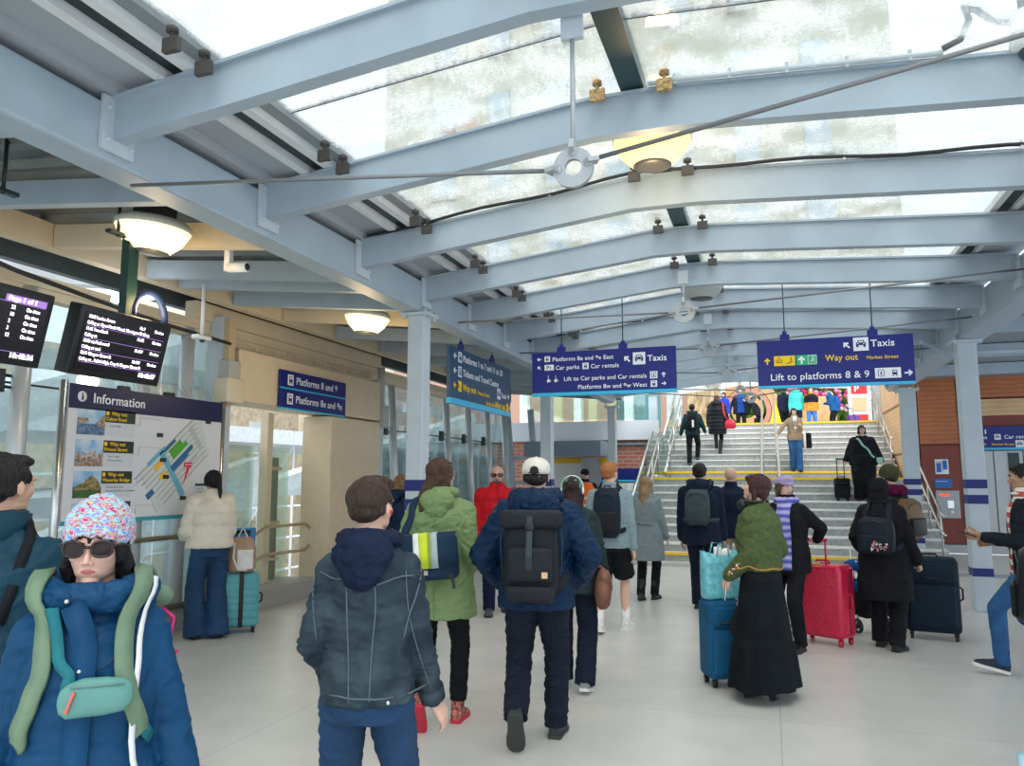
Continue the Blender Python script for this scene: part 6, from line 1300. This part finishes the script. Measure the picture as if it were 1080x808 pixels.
for sg in (-1, 1): b = MB(); b.lathe([(.035, -.006), (.047, -.006), (.047, .006), (.035, .006), (.035, -.006)], (sg * .36, -.02, -.20), 16, M=Matrix.Rotation(R(90), 3, 'X')); p.headmb('earring', b, chrome)
for i in (1,): b = MB(); b.tube([p.wr[i] + V3(0, .02, -.08), p.wr[i] + V3(.01, .03, -.14), p.wr[i] + V3(-.01, .03, -.19)], .008, 6); p.putmb('key_fob', b, chrome)

# 16 lilac cap and plaid scarf
plaid = pattern_mat('plaid_scarf', 'Z', (.05, .07, .40), (.45, .42, .70), 4.5, .9, 1.5, bump=.05, var=.25)
p = Person('person in lilac baker boy cap and blue plaid scarf holding the red suitcase', .14, 8.02, 150, 1.66, True, 1.0, lod=1, head=(62, -4), feet=((.1, .0, 0, 0), (-.1, .03, 0, 0)), hands=((.225, .1, .86), (-.12, -.36, 1.07)), elb=(None, (-1, -.2, -.3)), kinds=('relax', 'grip'), skin=(.70, .45, .36))
p.legs(blk); p.top(blkw, .76, .045, name='black_knit_coat', amp=.006, seed=13, arm=1.0); p.shoes(lth); p.hair('bob', (.10, .06, .035)); p.beret(cloth('lilac_wool', (.42, .34, .55), .9)); p.face()
b = MB()
for a in range(-160, 161, 16): b.ell(p.T((math.sin(R(a)) * .09, .0 + math.cos(R(a)) * .095, 1.475)), (.036, .036, .04), 10)
sc_o = p.put('scarf', remesh(b, .009, 3), plaid, displ=fold_fn(.006, 3, 1, 16)); p.strap([(-.04, .12, 1.46), (-.05, .2, 1.3), (-.06, .22, 1.1), (-.06, .25, .9), (-.06, .25, .80)], .13, plaid, 'scarf_end', .012, parent=sc_o, off=.01); p.strap([(-.05, -.12, 1.46), (-.06, -.2, 1.3), (-.06, -.2, 1.1), (-.06, -.25, .86)], .13, plaid, 'scarf_end', .012, parent=sc_o, off=.01)

# 17 black hood with floral backpack
p = Person('person in black hood and long black coat with a floral backpack', 1.0, 8.32, -22, 1.64, True, 1.05, lod=1, head=(-8, 2), feet=((.10, -.06, 0, 0, -10), (-.10, .10, 0, 0, 8)), hands=((.30, .12, .86), (-.26, .12, .98)), kinds=('grip', 'relax'), skin=(.45, .28, .20))
p.legs(blk, r=(.1, .085, .078)); p.top(blkw, .50, .06, name='long_coat', amp=.012, flare=.08, seed=18, arm=1.0); p.hood(blkw, 'black_hood'); p.shoes(mat('black_trainer', (.02, .02, .022), .5), chunky=1.12)
flr = cloth('floral_pack', (.012, .018, .028), .5)
bo = p.backpack('dark backpack printed with pink flowers on the person in the black hood', flr, .36, .38, .17, 1.15, m2=flr, gap=.14); o, B, Y_, zc = p.bag
b = MB(); random.seed(8)
for k in range(34): b.ell((random.uniform(-.02, .13), Y_(.17 * 1.13), zc - .15 + random.uniform(0, .10)), (random.uniform(.006, .014), .006, random.uniform(.006, .014)), 6, mi=k % 3)
p.wput(o, B, b, 'flower_print', [mat('print_pink', (.85, .12, .35), .6), mat('print_white', (.8, .7, .7), .6), mat('print_leaf', (.2, .35, .15), .6)])

# 18 olive beanie and maroon scarf
p = Person('person in olive beanie and maroon scarf with tan and black backpack', 1.26, 9.55, 48, 1.76, False, 1.0, lod=1, head=(-5, -6), feet=((.1, .05, 0, 0), (-.1, -.05, 0, 0)), hands=((.24, .15, .95), (-.235, .1, .85)))
p.legs(blk); p.top(cloth('dark_olive_coat', (.03, .035, .022)), .70, .055, amp=.01, seed=19); p.shoes(lth); p.beanie(cloth('olive_beanie', (.06, .065, .03), .95, bump=.6), .03); p.hair('crop', (.02, .015, .012))
b = MB()
for a in range(-170, 171, 15): b.ell(p.T((math.sin(R(a)) * .12, -.0 + math.cos(R(a)) * .12, 1.475 + .01 * math.sin(a))), (.055, .055, .055), 12)
p.put('maroon_scarf', remesh(b, .011, 3), cloth('maroon_wool', (.10, .005, .04), .9), displ=fold_fn(.01, 9, 1, 14))
p.backpack('tan and black leather backpack on the person in the olive beanie', cloth('tan_pack', (.16, .10, .055), .5), .34, .44, .16, 1.17, m2=cloth('tan_black', (.015, .014, .013), .4), gap=.15)

# 19 man with phone at right
p = Person('person in red and white striped shirt and open dark jacket looking ahead with phone', 2.02, 7.62, 82, 1.80, False, 1.0, lod=1, head=(6, -2), feet=((.09, -.30, .10, -45), (-.09, .24, .02, 14)), hands=((.20, .22, 1.08), (-.14, .34, 1.14)), kinds=('relax', 'phone'), handdir=(None, ((-.1, 1, .05), (-.6, .2, .8))), skin=(.42, .24, .14))
p.legs(jean_lt, r=(.092, .068, .056), seed=23); stripe = pattern_mat('striped_shirt', 'Z', (.55, .09, .06), (.85, .80, .74), 3.6, .8, 0, bump=.03, var=.03)
MATS['striped_shirt'].node_tree.nodes['Color Ramp'].color_ramp.interpolation = 'CONSTANT'; MATS['striped_shirt'].node_tree.nodes['Color Ramp'].color_ramp.elements[1].position = .5
p.top(stripe, .84, .022, name='striped_shirt', amp=.004, seed=3, sleeve=.5); so = p.topo
b = MB(); jk = cloth('open_jacket_navy', (.010, .015, .022), .7)
for sx_ in (-1, 1):
    b.loft([(p.T((sx_ * .105, -.01, z)), rx, ry) for z, rx, ry in ((.78, .115, .145), (1.0, .105, .14), (1.25, .11, .145), (1.38, .10, .125), (1.45, .06, .09))], 24, 2.6); i = 0 if sx_ > 0 else 1
    b.chain([p.sh[i], p.el[i], p.wr[i] * .9 + p.el[i] * .1], [.078, .062, .045], 14)
b.loft([(p.T((0, -.06, z)), .2, .09) for z in (.78, 1.2, 1.42)], 24, 2.6)
p.put('open_jacket', remesh(b, .011, 4), jk, displ=fold_fn(.009, 6)); p.hair('short', (.012, .009, .008)); p.face((.015, .01, .01)); p.shoes(mat('navy_trainer', (.02, .03, .05), .7), sole_w, chunky=1.08, laces=mat('lace_white', (.7, .7, .7), .8)); c = MB(); c.ell(p.T((0, .03, 1.49)), (.07, .075, .02), 16); p.putmb('shirt_collar', c, white)
o, B = p.worn('smartphone', 'dark smartphone in the hand of the person in the striped shirt', 'phone', (-.15, .42, 1.15)); hm = p.hmat[1]; pc = hm @ V3(.02, 0, -.07)
b = MB(); b.rbox((0, 0, 0), (.075, .15, .009), .004); b.v = [tuple(Matrix.Rotation(R(20), 3, 'X') @ Vector(v) + V3(pc.x, pc.y + .04, pc.z + .03)) for v in b.v]; p.wput(o, B, b, 'phone_body', black)

# 20 brown puffer at right edge
p = Person('person in brown puffer jacket mostly outside the right photo edge', 1.18, 3.72, -105, 1.70, False, 1.0, lod=0, head=(0, 0), feet=((.1, .05, 0, 0), (-.1, -.05, 0, 0)), hands=((.25, .1, .86), (-.23, .06, .80)))
p.legs(dnv); p.top(cloth('brown_puffer', (.17, .10, .07), .35, bump=.15), .80, .06, name='puffer_jacket', amp=.010, quilt=.10, arm=1.3, seed=25); p.shoes(lth); p.hair('short', (.03, .02, .015)); p.face()
p.backpack('black backpack on the person in the brown puffer at the right edge', cloth('shiny_black', (.012, .015, .017), .35), .28, .34, .12, 1.22, gap=.13)
o = thing('patterned_tote', 'light blue patterned tote in the bottom right corner of the photo', 'bag', (1.0, 3.60, .19), R(20))
b = MB(); b.loft([((0, 0, z), .15, .05 - .02 * (z > .3)) for z in (0, .02, .15, .33, .38)], 20, 5); b.build('tote_body', mat('tote_blue', (.12, .45, .70), .5, col2=(.55, .75, .8), vscale=12), o)
b = MB(); b.tube([(-.07, 0, .36), (-.05, 0, .52), (.05, 0, .52), (.07, 0, .36)], .008, 6); b.build('tote_handle', MATS['tote_blue'], o)

# ---- people on the stairs
p = Person('person in dark green hooded jacket climbing the upper flight with a striped backpack', -1.98, 21.52, 2, 1.72, False, 1.02, lod=2, z=1.944, feet=((.1, .18, .16, 0), (-.1, -.05, 0, -5)), hands=((.33, .12, .95), (-.33, .02, .88)), head=(-5, 5))
p.legs(blk); p.top(cloth('forest_jacket', (.010, .035, .045)), .86, .04, arm=1.05); p.hoodback(MATS['forest_jacket']); p.hair('short', (.01, .009, .009)); p.shoes(mat('blue_shoe', (.05, .08, .15), .6))
p.backpack('black backpack with white stripe on the climber in dark green', blk, .27, .46, .13, 1.2, gap=.13); o, B, Y_, zc = p.bag; b = MB(); b.box((.03, Y_(.145 + .02), zc - .04), (.05, .01, .2)); p.wput(o, B, b, 'white_stripe', white)
p = Person('person in long black puffer coat climbing the stairs with a red handbag', -1.36, 22.2, -6, 1.70, True, 1.05, lod=2, z=2.268, fat=1.1, feet=((.07, -.1, .0, -10), (-.07, .15, .16, 0)), hands=((.25, .14, .95), (-.25, .05, .84)))
p.legs(blk, r=(.075, .06, .05)); p.top(cloth('black_quilt', (.010, .014, .018), .35), .60, .06, name='puffer_coat', quilt=.11, arm=1.15, amp=.004); p.hoodback(MATS['black_quilt'], size=1.25); p.hair('bob', (.15, .07, .04)); p.shoes(lth, boot=.28)
rb = mat('red_bag_leather', (.55, .02, .05), .4); o, B = p.worn('red_handbag', 'red handbag swinging beside the long black puffer coat', 'bag', (.34, -.06, .72)); b = MB(); b.loft([((.36, -.05, z), rx, ry) for z, rx, ry in ((.72, .12, .05), (.75, .17, .075), (.88, .16, .06), (.98, .11, .03))], 20, 3); p.wput(o, B, b, 'bag_body', rb); p.wstrap(o, B, [(.3, -.06, .98), (.22, -.16, 1.15), (.2, -.12, 1.38), (.14, 0, 1.5)], .04, rb, 'strap', .01)
p = Person('person in tan blazer and blue jeans coming down the stairs holding the middle rail', .62, 21.18, 186, 1.66, True, 1.0, lod=2, z=1.782, feet=((.07, .05, 0, 0), (-.08, .22, -.16, 0)), hands=((.46, .22, 1.0), (-.12, .26, 1.22)), elb=((1, -.3, -.3), None), kinds=('grip', 'grip'), head=(0, 10), skin=(.70, .48, .38))
p.legs(jean_lt, r=(.1, .085, .085)); p.top(cloth('tan_blazer', (.36, .26, .17)), .84, .035, name='blazer', amp=.006); p.hair('bob', (.012, .01, .01)); p.face(); p.shoes(shoe_b); c = MB(); c.loft([(p.T((0, .115, z)), rx, .03) for z, rx in ((1.05, .012), (1.2, .035), (1.4, .055), (1.5, .05))], 16, 2.2); p.putmb('shirt_front', c, white); b = MB(); b.tube([p.T((-.05, .15, 1.45)), p.T((0, .175, 1.2))], .005, 6); b.tube([p.T((.05, .15, 1.45)), p.T((0, .175, 1.2))], .005, 6); b.box(p.T((0, .18, 1.17)), (.07, .01, .05)); p.putmb('lanyard_badge', b, white)
o, B = p.worn('canvas_bag', 'white and black canvas bag on the arm of the person in the tan blazer', 'bag', (-.30, -.02, .62)); b = MB(); b.loft([((-.32, .02, z), rx, .05) for z, rx in ((.62, .1), (.66, .12), (1.0, .11), (1.04, .09))], 20, 4); p.wput(o, B, b, 'bag_body', blk); b = MB(); b.loft([((-.25, .07, z), .035, .02) for z in (.62, 1.04)], 12, 3); p.wput(o, B, b, 'white_side', white)
b = MB(); b.tube([(-.32, .02, 1.03), (-.26, .02, 1.3), (-.2, .02, 1.46)], .01, 6); p.wput(o, B, b, 'strap', white)
p = Person('large person in black with glasses and pale green crossbody strap standing on the lower flight', 1.86, 17.76, 176, 1.62, True, 1.25, lod=2, z=1.134, fat=1.55, feet=((.12, .0, 0, 0), (-.1, .02, 0, 0)), hands=((.38, .06, .90), (-.40, .04, .86)), head=(12, 16), kinds=('grip', 'grip'), skin=(.68, .42, .35))
p.legs(blk, r=(.12, .11, .11)); p.top(blk, .80, .04, name='black_jumper', amp=.008, waist=1.15, collar=-.025); p.hair('bob', (.035, .018, .014)); p.face(); p.glasses(MATS['tortoise_frame'], False, frame=.014); p.shoes(lth)
mint = cloth('mint_strap', (.35, .62, .50)); o, B = p.worn('crossbody_bag', 'small mint green crossbody bag of the large person in black', 'bag', (-.3, .2, .8)); b = MB(); b.rbox((-.33, .20, .92), (.13, .06, .12), .02); p.wput(o, B, b, 'pouch', mint); p.wstrap(o, B, [(-.30, .28, .97), (-.12, .35, 1.15), (.05, .3, 1.35), (.11, .15, 1.46)], .04, mint, 'strap', .008)

# ---- people beyond the top of the stairs
def far(label, x, y, face, H, topm, legm, hair, hs='short', fem=False, **kw):
    q = Person(label, x * 1.13, y * 1.13, face, H, fem, lod=2, z=3.22, **kw); q.legs(legm); q.top(topm, .80, .05); q.shoes(shoe_b); q.hair(hs, hair); q.face(); return q
p = far('person in open dark jacket over blue top at the top left of the stairs', -.86, 26.6, 185, 1.78, cloth('royal_top', (.01, .06, .28)), blk, (.02, .015, .01), hands=((.30, .1, 1.0), (-.14, .24, 1.2)), skin=(.62, .4, .3))
b = MB(); 
for sx_ in (-1, 1): b.loft([(p.T((sx_ * .19, .02, z)), rx, .17) for z, rx in ((.76, .09), (1.1, .085), (1.4, .07))], 16, 2.5); i = 0 if sx_ > 0 else 1; b.chain([p.sh[i], p.el[i], p.wr[i]], [.09, .075, .055], 12)
p.put('open_coat', remesh(b, .018, 3), dnv)
far('person in bright blue coat behind the red handbag at the stair top', -1.38, 26.4, 160, 1.62, cloth('bright_blue', (.015, .05, .55)), dnv, (.02, .015, .02), 'bob', True)
far('person in black crouched beside the middle rail at the stair top', -.30, 26.2, 60, 1.45, blk, blk, (.02, .012, .01), lean=30)
far('person with dark backpack left of the turquoise hoodie at the stair top', .50, 26.2, 20, 1.70, dnv, blk, (.02, .015, .012))
far('person in maroon top half hidden behind the turquoise hoodie', .62, 27.6, 190, 1.78, cloth('maroon_top', (.22, .01, .03)), dnv, (.05, .03, .02))
p = far('person in turquoise hoodie coming towards the stairs', .86, 25.9, 184, 1.74, cloth('turquoise_hoodie', (.06, .50, .46)), dnv, (.25, .13, .07), 'long', True, fat=1.1); p.hoodback(MATS['turquoise_hoodie'])
p = far('child in black and orange jacket and blue trousers at the stair top', 1.30, 25.8, 176, 1.62, cloth('orange_jacket', (.75, .25, .04)), mat('blue_trouser', (.02, .16, .55), .7), (.22, .10, .04), 'quiff')
b = MB(); b.loft([(p.T((0, 0, z)), rx, ry) for z, rx, ry in ((1.14, .255, .19), (1.3, .265, .19), (1.4, .235, .17), (1.47, .12, .12))], 24, 2.4); p.put('black_yoke', remesh(b, .02, 2), blk)
p = far('person in blue jacket bending over a phone at the stair top right', 1.98, 25.9, 62, 1.62, cloth('mid_blue_jacket', (.012, .09, .25)), blk, (.03, .02, .015), lean=16, hands=((.12, .34, 1.1), (-.12, .34, 1.1)), head=(0, -20)); p.backpack('blue backpack on the person bending over a phone', cloth('pack_blue', (.015, .10, .33)), .28, .42, .13, 1.15, gap=.13)

# ============================================================ LUGGAGE
def suitcase(name, label, x, y, rot, w, h, d, m, style='ribs', handle=0, lean=0, z=0, hm=black, wheel=.025, group=None, wm=black, hand_w=.18):
    o = thing(name, label, 'suitcase', (x, y, z), (R(lean), 0, R(rot))); wz = wheel * 2 + .01
    b = MB(); b.rbox((0, 0, wz + h / 2), (w, d, h), min(.05, d * .3), n=5)
    b.build('shell', m, o)
    if style == 'ribs':
        for k in range(7): q = MB(); q.rbox((-w * .25, -d / 2, wz + h * (.1 + .13 * k)), (w * .38, .012, h * .10), .005); q.rbox((w * .25, -d / 2, wz + h * (.1 + .13 * k)), (w * .38, .012, h * .10), .005); q.build('raised_panel', m, o)
        q = MB(); q.rbox((0, -d / 2 - .006, wz + h / 2), (.045, .008, h * .98), .003); q.rbox((0, 0, wz + h + .002), (.045, d, .006), .002); q.build('luggage_strap', black, o)
    if style == 'diamond':
        q = MB(); nx, nz = 10, 18
        for i in range(nx):
            for j in range(nz):
                cx, cz = -w * .42 + w * .84 * (i + .5 * (j % 2) + .25) / nx, wz + h * (.06 + .88 * (j + .5) / nz); u, v = w * .84 / nx * .48, h * .88 / nz * .85
                q.add([(cx - u, -d / 2 - .0005, cz), (cx, -d / 2 - .0005, cz - v), (cx + u, -d / 2 - .0005, cz), (cx, -d / 2 - .0005, cz + v), (cx, -d / 2 - .008, cz)], [(0, 1, 4), (1, 2, 4), (2, 3, 4), (3, 0, 4)])
                if i < 5:
                    cy = -d * .36 + d * .72 * (i + .5 * (j % 2) + .25) / 5
                    for sg in (-1, 1): q.add([(sg * w / 2, cy - u * .8, cz), (sg * w / 2, cy, cz - v), (sg * w / 2, cy + u * .8, cz), (sg * w / 2, cy, cz + v), (sg * (w / 2 + .008), cy, cz)], [(0, 1, 4), (1, 2, 4), (2, 3, 4), (3, 0, 4)] if sg > 0 else [(1, 0, 4), (2, 1, 4), (3, 2, 4), (0, 3, 4)])
        q.build('faceted_panel', m, o); q = MB(); q.tube([(w / 2 + .002, 0, wz + .05), (w / 2 + .002, 0, wz + h - .05)], .006, 6); q.tube([(-w / 2, 0, wz + h * .97), (0, 0, wz + h + .002), (w / 2, 0, wz + h * .97)], .006, 6); q.build('zip', dark, o)
        q = MB(); q.rbox((-w * .5 + .035, -d * .5 + .03, wz + h - .03), (.09, .08, .08), .02); q.build('corner_guard', white, o) if 0 else None
    if style == 'soft':
        q = MB(); q.rbox((0, -d / 2 - .01, wz + h * .36), (w * .84, .05, h * .56), .02); q.build('front_pocket', m, o); q = MB(); q.rbox((0, -d / 2 - .005, wz + h * .80), (w * .84, .04, h * .26), .018); q.build('top_pocket', m, o)
        q = MB(); q.tube([(-w * .49, -d * .25, wz + .04), (-w * .49, -d * .25, wz + h * .95), (0, -d * .25, wz + h + .002), (w * .49, -d * .25, wz + h * .95), (w * .49, -d * .25, wz + .04)], .005, 6); q.build('zip', dark, o)
        q = MB(); q.tube([(-.07, -d / 2 - .03, wz + h * .72), (-.07, -d / 2 - .05, wz + h * .74), (.07, -d / 2 - .05, wz + h * .74), (.07, -d / 2 - .03, wz + h * .72)], .010, 6); q.build('grab_handle', black, o)
    q = MB(); q.tube([(-.07, 0, wz + h), (-.06, 0, wz + h + .03), (.06, 0, wz + h + .03), (.07, 0, wz + h)], .011, 8); q.build('top_handle', hm, o)
    q = MB(); q.tube([(w / 2, 0, wz + h * .42), (w / 2 + .03, 0, wz + h * .45), (w / 2 + .03, 0, wz + h * .58), (w / 2, 0, wz + h * .61)], .010, 8); q.build('side_handle', hm, o)
    for sx_ in (-1, 1):
        for sy_ in (-1, 1):
            q = MB(); q.cyl((sx_ * (w / 2 - .05) - .014, sy_ * (d / 2 - .045), wheel), (sx_ * (w / 2 - .05) + .014, sy_ * (d / 2 - .045), wheel), wheel, 16); q.box((sx_ * (w / 2 - .05), sy_ * (d / 2 - .045), wheel * 1.9), (.04, .03, wheel * .9)); q.build('wheel', wm, o)
    if handle:
        q = MB(); y_ = (d / 2 - .04) * (-1 if style == 'diamond' else 1); q.cyl((-hand_w / 2, y_, wz + h * .95), (-hand_w / 2, y_, wz + h + handle), .010); q.cyl((hand_w / 2, y_, wz + h * .95), (hand_w / 2, y_, wz + h + handle), .010); q.tube([(-hand_w / 2 - .015, y_, wz + h + handle), (hand_w / 2 + .015, y_, wz + h + handle)], .017, 10); q.build('pull_handle', hm, o)
    return o
teals = mat('teal_shell', (.10, .38, .42), .35, var=.04); reds = mat('crimson_shell', (.62, .012, .06), .3, coat=.3); blues = cloth('blue_fabric', (.01, .10, .22), .6); nvs = cloth('case_navy', (.010, .022, .038), .6)
suitcase('cabin_suitcase', 'ribbed teal cabin suitcase with a black strap beside the cream puffer', -5.40, 7.05, 40, .37, .56, .22, teals, 'ribs', .42, hand_w=.13)
tb = cloth('tan_canvas', (.40, .28, .21)); o = thing('tote_bag', 'tan and white tote bag sitting on the teal suitcase', 'bag', (-5.39, 7.03, .635), R(40)); b = MB(); b.loft([((0, -.02, z), rx, ry) for z, rx, ry in ((.0, .12, .08), (.03, .145, .09), (.25, .14, .085), (.34, .11, .06), (.36, .07, .03))], 26, 3); b.build('bag_body', tb, o)
b = MB(); b.rbox((.03, -.11, .13), (.16, .02, .2), .008); b.build('white_pocket', cloth('pale_canvas', (.72, .72, .70)), o); b = MB(); b.tube([(-.08, -.09, .30), (-.09, -.13, .15), (-.04, -.14, .03), (.05, -.13, .02)], .010, 8); b.tube([(-.05, -.05, .35), (0, -.05, .46), (.05, -.05, .35)], .009, 8); b.build('strap', MATS['pale_canvas'], o)
suitcase('large_suitcase', 'blue fabric suitcase left of the person in the long black skirt', -.42, 6.52, 26, .30, .60, .26, blues, 'soft', .0)
o = thing('shopping_bag', 'light blue crinkled shopping bag standing on the blue fabric suitcase', 'bag', (-.42, 6.52, .668), R(26)); b = MB(); n = 24; vs = []; fs = []
for i, (z, q_) in enumerate(((0, .95), (.02, 1), (.15, 1.02), (.28, 1.0), (.34, .98))):
    for j in range(n): a = 2 * PI * j / n; c_, s_ = math.cos(a), math.sin(a); e_ = .35; vs.append((.145 * q_ * math.copysign(abs(c_) ** e_, c_), .08 * q_ * math.copysign(abs(s_) ** e_, s_) + .006 * math.sin(j * 2.1 + i), z + (.03 * abs(c_) * (i == 4)) + .004 * math.sin(j * 3)))
for i in range(4):
    for j in range(n): fs.append((i * n + j, i * n + (j + 1) % n, (i + 1) * n + (j + 1) % n, (i + 1) * n + j))
fs.append(tuple(range(n))[::-1]); b.add(vs, fs, 0, True); b.build('bag_body', mat('aqua_plastic', (.20, .62, .72), .35, var=.2, vscale=25, bump=.6, bscale=20), o).modifiers.new('t', 'SOLIDIFY').thickness = .003
b = MB(); b.tube([(-.05, -.08, .33), (-.04, -.085, .42), (.04, -.085, .42), (.05, -.08, .33)], .007, 6); b.tube([(-.05, .08, .33), (-.03, .06, .43), (.04, .06, .42), (.05, .08, .33)], .007, 6); b.build('bag_handle', MATS['aqua_plastic'], o)
b = MB(); b.cyl((-.02, -.02, .2), (-.02, -.02, .40), .03); b.ell((.06, .0, .34), (.05, .04, .05), 10); b.build('contents', white, o)
suitcase('large_suitcase', 'bright red faceted hard suitcase with raised handle', .46, 8.45, -30, .50, .70, .30, reds, 'diamond', .24, hm=reds, wm=reds, wheel=.03)
b = MB(); b.rbox((.35, 8.40, .775), (.16, .035, .015), .006); o = b.build('luggage_tag', mat('lime_tag', (.55, .8, .05), .5)); tag(o, 'lime green luggage tag on top of the red suitcase', 'tag')
suitcase('large_suitcase', 'large dark navy suitcase behind the long black coat', 1.52, 9.05, -8, .50, .74, .32, nvs, 'soft', .0, wheel=.03)
o = thing('wheeled_bag', 'black wheeled bag frame between the red suitcase and the black coat', 'bag', (.93, 9.1, 0), R(30)); b = MB(); b.rbox((0, 0, .36), (.26, .22, .40), .05); b.build('bag_body', blk, o)
for sx_ in (-1, 1):
    q = MB(); q.lathe([(.05, -.012), (.075, -.014), (.075, .014), (.05, .012), (.05, -.012)], (sx_ * .13, .02, .075), 20, M=Matrix.Rotation(R(90), 3, 'Y')); q.lathe([(0, -.01), (.03, -.01), (.03, .01), (0, .01)], (sx_ * .13, .02, .075), 12, M=Matrix.Rotation(R(90), 3, 'Y')); q.build('wheel', dark, o); q = MB(); q.tube([(sx_ * .13, .02, .075), (sx_ * .10, .05, .3), (sx_ * .09, .14, .85)], .010, 8); q.build('frame_tube', chrome, o)
o = thing('neck_pillow', 'royal blue neck pillow hanging on the black wheeled bag', 'pillow', (.80, 8.98, .60), (R(70), R(20), R(10))); b = MB(); b.chain([(math.sin(R(a)) * .105, math.cos(R(a)) * .115, 0) for a in range(-150, 151, 20)], [.05 + .012 * abs(math.cos(R(a))) for a in range(-150, 151, 20)], 16); me = remesh(b, .009, 3); link_mesh('cushion', me, cloth('royal_plush', (.01, .09, .30), .9), o); b = MB(); b.box((-.02, .12, .055), (.05, .035, .004)); b.build('care_label', white, o)
suitcase('cabin_suitcase', 'black trolley bag beside the large person on the stairs', 1.42, 17.72, 10, .30, .42, .20, blk, 'soft', .40, z=1.134, lean=0, hand_w=.14)
suitcase('cabin_suitcase', 'purple suitcase tilted at the top of the stairs near the kiosk', 3.0, 30.0, 20, .42, .62, .24, mat('purple_shell', (.10, .015, .22), .4), 'ribs', .35, z=3.225, lean=-24)
# ============================================================ lettering becomes real mesh
bpy.context.view_layer.update(); _dg = bpy.context.evaluated_depsgraph_get()
for o in [o for o in SC.objects if o.type == 'FONT']:
    me = bpy.data.meshes.new_from_object(o.evaluated_get(_dg)); me.name = 'lettering'
    n = bpy.data.objects.new('lettering', me); COL.objects.link(n); n.parent = o.parent; n.matrix_local = o.matrix_local
    bpy.data.objects.remove(o)
